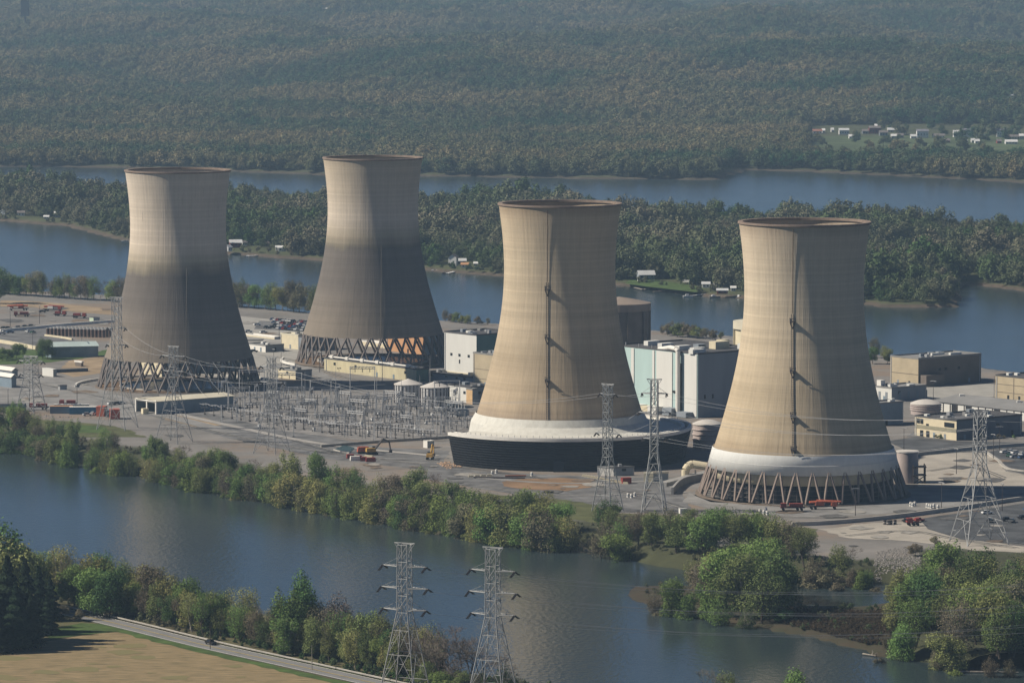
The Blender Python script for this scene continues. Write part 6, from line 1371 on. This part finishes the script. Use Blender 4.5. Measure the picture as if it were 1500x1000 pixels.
# ================================================================== NEAR ROAD, FIELD
RD = [(-60, 868), (20, 880), (75, 892), (130, 904), (190, 918), (300, 945), (430, 974), (560, 1003), (700, 1034), (900, 1082)]
sheet('field', [(-200, 950), (0, 952), (70, 938), (170, 923), (235, 938), (330, 961), (470, 993), (620, 1030), (700, 1090), (300, 1150), (-400, 1150)], mat('stubble_field', (.33, .245, .135), .95, .16, .8, bump=.2, col2=(.125, .105, .052), stretch=(.16, .9, 1)), 1, rag=.5)
sheet('grass_verge', [(60, 925), (120, 912), (150, 914), (185, 922), (235, 935), (330, 958), (470, 990), (620, 1026), (620, 1033), (470, 996), (330, 964), (235, 942), (170, 925), (100, 932), (70, 936)], m_grass, 3, rag=1)
sheet('grass_verge', [(330, 945), (450, 972), (560, 996), (640, 1012), (560, 992), (450, 967)], m_dgrass, 3, rag=1)
rp2 = random.Random(21); m_weed = mat('weedy_stubble', (.17, .165, .07), .95, .3, .6, col2=(.20, .16, .08), stretch=(.3, 1, 1))
for k in range(22):
    x = rp2.uniform(-10, 430); y = 925 + max(0, (x - 180)) * .22 + rp2.uniform(14, 80); rr = rp2.uniform(8, 40)
    if y > 1010: continue
    sheet('weedy_patch', [(x + rr * math.cos(2 * math.pi * i / 10) * rp2.uniform(.5, 1.1), y + rr * .13 * math.sin(2 * math.pi * i / 10) * rp2.uniform(.5, 1.1)) for i in range(10)], m_weed, 2, rag=.8)
ribbon('riverside_road', RD, 9.0, mat('grey_road', (.20, .20, .20), .9, .08, .15), 5)
for off, nm in ((-4.1, 'road_edge_line'), (4.1, 'road_edge_line'), (-.15, 'road_centre_line')): ribbon(nm, RD, .28 if off != -.15 else .3, m_paint if off != -.15 else mat('yellow_paint', (.6, .45, .1), .8), 8, off)
# guard rail
pts = smooth_line([W(x, y, 0) for x, y in RD[1:]], 8)
t = thing('guard_rail', 'white-grey guard rail along the far side of riverside road', 'guard rail', pts[0]); b = MB(); bp_ = MB()
L = []
for i in range(len(pts) - 1):
    d = (pts[i + 1] - pts[i]).normalized(); L.append(pts[i] - pts[0] + Vector((-d.y, d.x, 0)) * 5.4)
for a, c in zip(L[:-1], L[1:]):
    for z in (.55, .8): b.beam(a + Vector((0, 0, z)), c + Vector((0, 0, z)), .22)
    k = max(1, int((c - a).length / 3))
    for j in range(k): q = a.lerp(c, j / k); bp_.box((q.x, q.y, .4), (.16, .16, .8))
b.build('rail', m_conc, t); bp_.build('post', m_dsteel, t)
# the dark car on the road
c = put(CP, W(309, 944, 0) + Vector((0, 0, .22)), R(-52), 'black car driving on the riverside road', 'vehicles parked around the plant'); c.name = 'driving_car'
for ch in CH.get(CP.name, []): pass
bpy.context.view_layer.update()
for ch in c.children:
    if ch.name.split('.')[0] in ('body', 'roof'): ch.material_slots[0].link = 'OBJECT'; ch.material_slots[0].material = CARC['black']
for i, (x, y, lab) in enumerate(((308, 951, 'utility pole beside the dark car on the riverside road'), (457, 981, 'pale utility pole by the road left of the pylons'), (71, 921, 'utility pole among trees at the road bend'))):
    t = thing('utility_pole', lab, 'pole', W(x, y, 0)); b = MB(); b.beam((0, 0, 0), (0, 0, 8), .26, .18, n=6); b.build('pole', m_pale if i == 1 else m_bark, t); b = MB(); b.box((0, 0, 7.5), (1.6, .14, .14), .4); b.build('crossbar', m_bark, t)
# logs and snags on the banks
for i, (x0, y0, x1, y1, lab) in enumerate(((981, 893, 1022, 894, 'pale fallen trunk at the tip of the low spit'), (1405, 983, 1492, 984, 'long pale driftwood log at lower right shore'), (686, 780, 710, 783, 'pale log on the bank below the brown dirt patch'), (858, 806, 884, 805, 'pale driftwood on the little point'), (1264, 957, 1283, 960, 'short pale log where the spit meets the right clump'), (27, 657, 43, 660, 'small pale log on the bank at far left'))):
    a = W(x0, y0, WZ + .35); c_ = W(x1, y1, WZ + .35); b = MB(); b.beam((0, 0, 0), c_ - a, .7, .3, 6); 
    for k in range(3): q = (c_ - a) * random.uniform(.3, .9); b.beam(q, q + Vector((random.uniform(-2, 2), random.uniform(-1.5, 1), random.uniform(.6, 1.8))), .22, .1, 4)
    tag(b.build('driftwood_log', m_pale, loc=a), lab, 'log')
# ================================================================== COTTAGES, BOATS, DOCKS on the wooded island
m_wh = mat('white_siding', (.72, .72, .70), .7, .05, .3); m_redw = mat('red_siding', (.25, .06, .05), .8, .1, .3); m_shing = mat('shingle_roof', (.20, .18, .17), .9, .15, .3); m_pr = mat('pale_metal_roof', (.62, .63, .62), .5, .06, .2)
def cottage(px, py, w_, d_, h_, rise, rz, mw, mr, lab, zb=-2.2, name='cottage', cat='cottage', grp=None, roofw=.6, up=0.0):
    C = W(px, py, zb); t = thing(name, lab, cat, C, rz, grp); b = MB(); H = h_ + up
    b.box((0, 0, up + h_ / 2), (w_, d_, h_)); b.add([(-w_ / 2, -d_ / 2, H), (-w_ / 2, d_ / 2, H), (-w_ / 2, 0, H + rise), (w_ / 2, -d_ / 2, H), (w_ / 2, d_ / 2, H), (w_ / 2, 0, H + rise)], [(0, 2, 1), (3, 4, 5)]); b.build('wall', mw, t)
    b = MB(); o = roofw
    for s in (-1, 1): b.add([(-w_ / 2 - o, s * (d_ / 2 + o), H - .1), (w_ / 2 + o, s * (d_ / 2 + o), H - .1), (w_ / 2 + o, 0, H + rise + .2), (-w_ / 2 - o, 0, H + rise + .2), (-w_ / 2 - o, s * (d_ / 2 + o), H + .12), (w_ / 2 + o, s * (d_ / 2 + o), H + .12), (w_ / 2 + o, 0, H + rise + .42), (-w_ / 2 - o, 0, H + rise + .42)], [(0, 1, 2, 3), (4, 5, 6, 7), (0, 1, 5, 4), (1, 2, 6, 5), (3, 0, 4, 7)])
    b.build('roof', mr, t)
    if up > .3:
        b = MB()
        for sx_ in (-1, 0, 1):
            for sy in (-1, 1): b.beam((sx_ * w_ * .45, sy * d_ * .45, 0), (sx_ * w_ * .45, sy * d_ * .45, up), .4)
        b.build('stilt', m_wh, t)
    for k in range(max(2, int(w_ / 3))):
        x = -w_ / 2 + w_ * (k + .5) / max(2, int(w_ / 3)); b = MB(); b.box((x, -d_ / 2 - .03, up + h_ * .55), (1.0, .12, min(1.3, h_ * .4))); b.build('window', m_glass, t)
    return t
CT = 'cottages on the wooded island shore'
cottage(946, 412, 11, 7, 2.6, 2.6, R(12), m_greyc, m_pr, 'cottage with bright pale roof on stilts, right of second tan tower', up=2.0, grp=CT)
cottage(664, 389, 5, 6, 4.5, 2.2, R(75), m_wh, m_shing, 'tall white gabled cottage between the stained tower and tan tower', up=1.5, grp=CT)
cottage(675, 387, 7, 5, 2.5, 1.5, R(5), m_greyc, m_pr, 'low pale-roofed shed right of the white gabled cottage', grp=CT)
cottage(345, 362, 9, 7, 3.5, 2, R(10), m_redw, m_pr, 'dark red cottage right of the leftmost tower rim', grp=CT)
cottage(334, 368, 5, 4, 3, 1.5, R(60), m_wh, m_pr, 'small white cottage at the edge of leftmost tower', grp=CT)
cottage(357, 360, 4, 4, 2.5, 1.2, R(30), m_wh, m_shing, 'small white shed behind the dark red cottage', grp=CT)
cottage(414, 368, 7, 5, 2.8, 1.2, R(5), m_wh, m_wh, 'bright white cottage between the two stained towers', grp=CT)
cottage(407, 367, 3, 3, 2.5, 1, R(5), m_wh, m_pr, 'tiny white shed left of the bright white cottage', grp=CT)
cottage(447, 364, 7, 5, 2.6, 1.4, R(0), m_brown, m_shing, 'grey-roofed cottage in shade left of the rear stained tower', grp=CT)
cottage(459, 371, 3, 3, 2, 1, R(0), m_wh, m_wh, 'tiny white hut at left edge of the rear stained tower', grp=CT)
cottage(388, 361, 6, 4, 2.4, 1.2, R(0), m_brown, m_shing, 'brown hut above the zigzag dock', grp=CT)
cottage(1066, 422, 6, 6, 4, 2.4, R(80), m_wh, m_shing, 'white gabled cottage left of the nearest tower rim', up=1.8, grp=CT)
cottage(1034, 421, 5, 4, 2.4, 1.2, R(0), m_wh, m_pr, 'white low cottage left of the white gabled one', grp=CT)
cottage(1049, 422, 3, 3, 2.2, 1, R(0), m_wh, m_wh, 'tiny white hut between two white cottages', grp=CT)
cottage(1007, 413, 5, 5, 3, 2.4, R(70), m_wh, m_shing, 'small grey-gabled cottage in trees behind the lawn', grp=CT)
cottage(1074, 426, 3, 3, 2, 1, R(0), m_wh, m_wh, 'tiny white hut beside the nearest tower shell edge', grp=CT)
cottage(1058, 430, 7, 4, 2.2, 1.0, R(0), m_redw, m_pr, 'reddish waterfront shed below the white gabled cottage', grp=CT)
cottage(86, 318, 7, 5, 3, 1.6, R(5), m_wh, m_wh, 'bright white cottage at the far left island shore', grp=CT)
cottage(31, 316, 6, 5, 2.6, 1.4, R(5), m_wh, m_shing, 'white and dark cottage at far left island shore', grp=CT)
cottage(7, 314, 5, 5, 2.6, 1.4, R(50), m_greyc, m_pr, 'grey cottage at the very left edge of island shore', grp=CT)
cottage(68, 321, 4, 3, 2, 1, R(0), m_wh, m_wh, 'tiny white boathouse left of the bright white cottage', grp=CT)
cottage(625, 384, 7, 5, 2.4, 1.2, R(0), m_brown, m_pr, 'brown cottage right of the rear stained tower', grp=CT)
cottage(681, 392, 5, 4, 2.2, 1.2, R(0), m_wh, m_orange, 'small white and orange hut right of gabled cottage', grp=CT)
cottage(697, 390, 2.6, 2.6, 2, 1, R(0), m_wh, m_wh, 'tiny white hut left of second tan tower', grp=CT)
sheet_l = W(985, 425, 0)
P_ = [W(x, y, -2.17) for x, y in ((925, 408), (960, 410), (1010, 417), (1032, 423), (1020, 428), (985, 424), (950, 420), (915, 415))]
bm = bmesh.new(); f = bm.faces.new([bm.verts.new(p) for p in P_]); me = bpy.data.meshes.new('lawn'); bm.to_mesh(me); bm.free(); me.materials.append(m_grass); struct_o = bpy.data.objects.new('lawn', me); COL.objects.link(struct_o); struct(struct_o)
P_ = [W(x, y, -2.15) for x, y in ((1296, 358), (1380, 357), (1500, 358), (1640, 362), (1640, 372), (1500, 368), (1380, 368), (1300, 366))]
bm = bmesh.new(); f = bm.faces.new([bm.verts.new(p) for p in P_]); me = bpy.data.meshes.new('meadow'); bm.to_mesh(me); bm.free(); me.materials.append(mat('meadow_green', (.09, .15, .04), .95, .12, .02)); struct_o = bpy.data.objects.new('meadow', me); COL.objects.link(struct_o); struct(struct_o)
def dock(pts, wd, lab, m=None):
    P = [W(x, y, WZ + .7) for x, y in pts]; t = thing('dock', lab, 'dock', P[0]); b = MB(); bp = MB()
    for a, c_ in zip(P[:-1], P[1:]):
        d = (c_ - a); m_ = (a + c_) / 2 - P[0]; b.box((m_.x, m_.y, 0), (d.length, wd, .3), math.atan2(d.y, d.x))
        for k in range(4): q = a.lerp(c_, k / 3) - P[0]; bp.box((q.x, q.y, -.6), (.3, .3, 1.6))
    b.build('deck', m or m_pale, t); bp.build('post', m_bark, t)
dock([(363, 375), (376, 374), (391, 368)], 1.8, 'pale zigzag dock between the two stained towers', m_wh)
dock([(332, 368), (346, 368.5)], 2.4, 'white dock at the right side of leftmost tower', m_wh)
dock([(655, 400), (664, 398), (675, 394)], 2.2, 'pale angled dock below the white gabled cottage', m_wh)
dock([(930, 421), (942, 424), (956, 421)], 2.0, 'curved pale dock below the pale-roofed cottage')
dock([(957, 427), (975, 426)], 1.4, 'thin dock left of the green lawn')
dock([(1012, 433), (1034, 431)], 1.6, 'pale dock in front of the lawn and white boat', m_wh)
dock([(1040, 433), (1066, 434)], 2.4, 'wide pale dock below the reddish waterfront shed', m_pale)
dock([(900, 421), (914, 420)], 1.2, 'short dock at the right edge of second tan tower')
def boat(px, py, rz, L, lab, m=None, cabin=True):
    t = thing('moored_boat', lab, 'boat', W(px, py, WZ), rz); b = MB(); n = 8; top = []; bot = []
    for i in range(n + 1):
        f = i / n; w2 = 1.1 * (1 - max(0, (f - .45) / .55) ** 2.2); x = (f - .5) * L; top.append((x, w2, .9 + .25 * f)); bot.append((x * .94, w2 * .7, 0))
    vs = top + [(x, -y, z) for x, y, z in top] + bot + [(x, -y, z) for x, y, z in bot]; k = n + 1; fs = []
    for i in range(n): fs += [(i, i + 1, 2 * k + i + 1, 2 * k + i), (k + i + 1, k + i, 3 * k + i, 3 * k + i + 1), (k + i, k + i + 1, i + 1, i)]
    fs += [(0, 2 * k, 3 * k, k)]; b.add(vs, fs); b.build('hull', m or m_wh, t)
    b = MB()
    if cabin: b.box((-.1 * L, 0, 1.5), (L * .32, 1.5, 1.0), 0, .85); b.build('cabin', m_wh, t)
    else: b.box((0, 0, 1.05), (L * .3, 1.6, .2)); b.build('bench', m_brown, t)
    return t
boat(183, 354, R(5), 6, 'white boat moored left of the leftmost tower', cabin=False); boat(1008, 435, R(5), 7, 'white boat moored in front of the lawn'); boat(1030, 433, R(5), 7, 'white boat right of the lawn dock', cabin=False)
boat(1047, 436, R(10), 8, 'pontoon boat at the wide pale dock', m_pale); boat(1083, 436, R(60), 6, 'white boat at the left edge of nearest tower'); boat(363, 376, R(90), 5, 'small boat at the zigzag dock end', cabin=False); boat(637, 397, R(0), 5, 'small pale boat right of the rear stained tower', cabin=False); boat(651, 401, R(0), 4, 'dark small boat by the angled dock', m_brown, False)
# ================================================================== FAR VILLAGE, BARNS, STACK
VG = 'houses of the far village'
def vill(px, py, w_, h_, mw, mr, lab, rz=0.05, rise=2.2, zb=None): return cottage(px, py, w_, 8, h_, rise, rz, mw, mr, lab, zb=-2 if zb is None else zb, name='house', cat='house', grp=VG)
vl = [(1197, 197, 11, 4, m_wh, mat('red_roof', (.33, .16, .12), .8), 'red-roofed white house, leftmost of the far village'), (1206, 196, 3, 4, m_wh, m_wh, 'tiny white shed beside the red-roofed house'), (1219, 195, 3, 4, m_wh, m_pr, 'narrow white shed left of the gabled white house'), (1236, 198, 12, 6, m_wh, m_pr, 'bright white gabled house, second in far village'),
      (1247, 203, 6, 2.5, m_wh, m_wh, 'low white garage right below the gabled white house'), (1267, 197, 7, 4, m_greyc, m_shing, 'small grey house in trees of the far village'), (1281, 197, 14, 8, m_redw, m_shing, 'large dark red-brown house with white dormer in far village'), (1283, 188, 3, 3, m_wh, m_wh, 'tiny white chimney shed above the dark red house'), (1294, 199, 10, 4, m_greyc, m_shing, 'grey low house right of the dark red one'),
      (1307, 195, 12, 4, m_cream, m_pr, 'cream house in the middle of the far village'), (1309, 203, 6, 3, m_wh, m_wh, 'small white garage below the cream house'), (1321, 197, 9, 4, m_wh, mat('red_roof'), 'white house with reddish roof beside cream house'), (1318, 202, 8, 3, m_greyc, m_shing, 'low grey shed below the reddish-roofed house'), (1338, 203, 7, 2.6, m_wh, m_pr, 'low white garage left of the grey two-storey house'),
      (1351, 202, 14, 8, m_wh, mat('slate_roof', (.22, .22, .25), .8), 'two-storey house with slate roof, centre right of village'), (1375, 202, 14, 2.6, m_wh, m_shing, 'long low white house right of slate-roofed one'), (1403, 201, 11, 6, m_wh, m_pr, 'bright white house left of the second slate roof'), (1418, 201, 13, 8, m_wh, mat('slate_roof'), 'two-storey white house with slate roof, right group'), (1438, 204, 12, 3, m_greyc, m_greyc, 'low grey-green roofed house right of slate roof'),
      (1413, 209, 6, 2.5, m_wh, m_wh, 'small white garage below the right slate-roofed house'), (1425, 209, 4, 2.5, m_wh, m_pr, 'tiny pale shed below the right slate house'), (1431, 210, 5, 2.5, m_wh, m_pr, 'tiny white shed at the right of garages'), (1467, 201, 12, 8, m_wh, mat('slate_roof'), 'two-storey white house near the right edge of village'), (1485, 204, 13, 3, m_cream, m_shing, 'low cream house near the right edge of village'),
      (1481, 211, 14, 2.6, m_wh, m_wh, 'long low white house lowest at right edge'), (1463, 210, 5, 2.5, m_redw, m_shing, 'small brown shed below the right two-storey house'), (1496, 204, 5, 4, m_wh, m_wh, 'white house cut by the right edge of village'), (1386, 209, 8, 2.5, m_redw, m_shing, 'brown low garage in the trees below village')]
for a in vl: vill(*a[:6], a[6])
def on_hill(px, py):
    lo, hi = 5600.0, 15000.0; best = None
    for Y in np.arange(5600, 14500, 12):
        v = (500 - py) / F; z = HC + Y * (-sP + v * cP) / (cP + v * sP); u = (px - 750) / F; X = u * Y / (cP + v * sP)
        if hill_h(np.array([X]), np.array([Y]))[0] + 9 > z: return X, Y, z
    return X, Y, z
def hillhouse(px, py, w_, h_, m, mr, lab):
    X, Y, z = on_hill(px, py); t = thing('farmhouse' if w_ < 25 else 'barn', lab, 'house' if w_ < 25 else 'barn', (X, Y - 12, z - 8), 0.05, 'far white farm buildings'); b = MB(); b.box((0, 0, 3.5 + h_ / 2), (w_, 9, h_ + 7)); b.build('wall', m, t)
    b = MB(); b.add([(-w_ / 2, -5, h_ + 7), (w_ / 2, -5, h_ + 7), (w_ / 2, 0, h_ + 9), (-w_ / 2, 0, h_ + 9), (-w_ / 2, 5, h_ + 7), (w_ / 2, 5, h_ + 7)], [(0, 1, 2, 3), (3, 2, 5, 4)]); b.build('roof', mr, t)
for a in ((17, 38, 26, 3, 'long white barn on the far hills, top left'), (285, 21, 38, 3, 'long pale barn on the far hills, left of centre'), (277, 38, 16, 3, 'pale farmhouse below the long pale barn'), (321, 29, 7, 7, 'white far house, first of the bright cluster'), (327, 33, 8, 6, 'white far house, second of the bright cluster'), (335, 35, 7, 6, 'white far house, lowest of the bright cluster'), (346, 32, 9, 7, 'white far house, rightmost of the bright cluster'), (5, 26, 14, 3, 'pale farmhouse at far top left corner'), (236, 104, 9, 4, 'small pale roof in woods, upper left'), (475, 15, 14, 4, 'pale farmhouse on the far hills near top centre'),
          (1341, 77, 7, 7, 'left of two white houses on the far right hill'), (1362, 77, 9, 6, 'right of two white houses on the far right hill'), (1496, 71, 7, 6, 'white house on the hill at far right edge'), (1480, 146, 6, 7, 'white house in woods above the village right end'), (245, 188, 16, 2, 'pinkish roofed house at the wood edge, left'), (893, 191, 10, 3, 'pale house at the wood edge above third tower')):
    hillhouse(a[0], a[1], a[2], a[3], m_wh, m_pr, a[4])
X, Y, z = on_hill(38, 40); t = thing('far_stack', 'dark tall stack on the far hills at top left', 'chimney', (X, Y - 12, z - 8)); b = MB(); b.beam((0, 0, 0), (0, 0, 30), 5, 4, 8); b.build('shaft', m_dsteel, t); b = MB(); b.box((0, 0, 45), (14, 14, 34)); b.build('head', m_dsteel, t)
flush_labels()
# protos that were never placed are removed with their children
bpy.context.view_layer.update()
for pr in (G1, G2, PS, BK, MS, LP, CP, PK, DR, BR, BR2, BB_):
    if pr.name not in used and pr.name != 'driving_car': 
        for ch in list(pr.children): bpy.data.objects.remove(ch)
        bpy.data.objects.remove(pr)
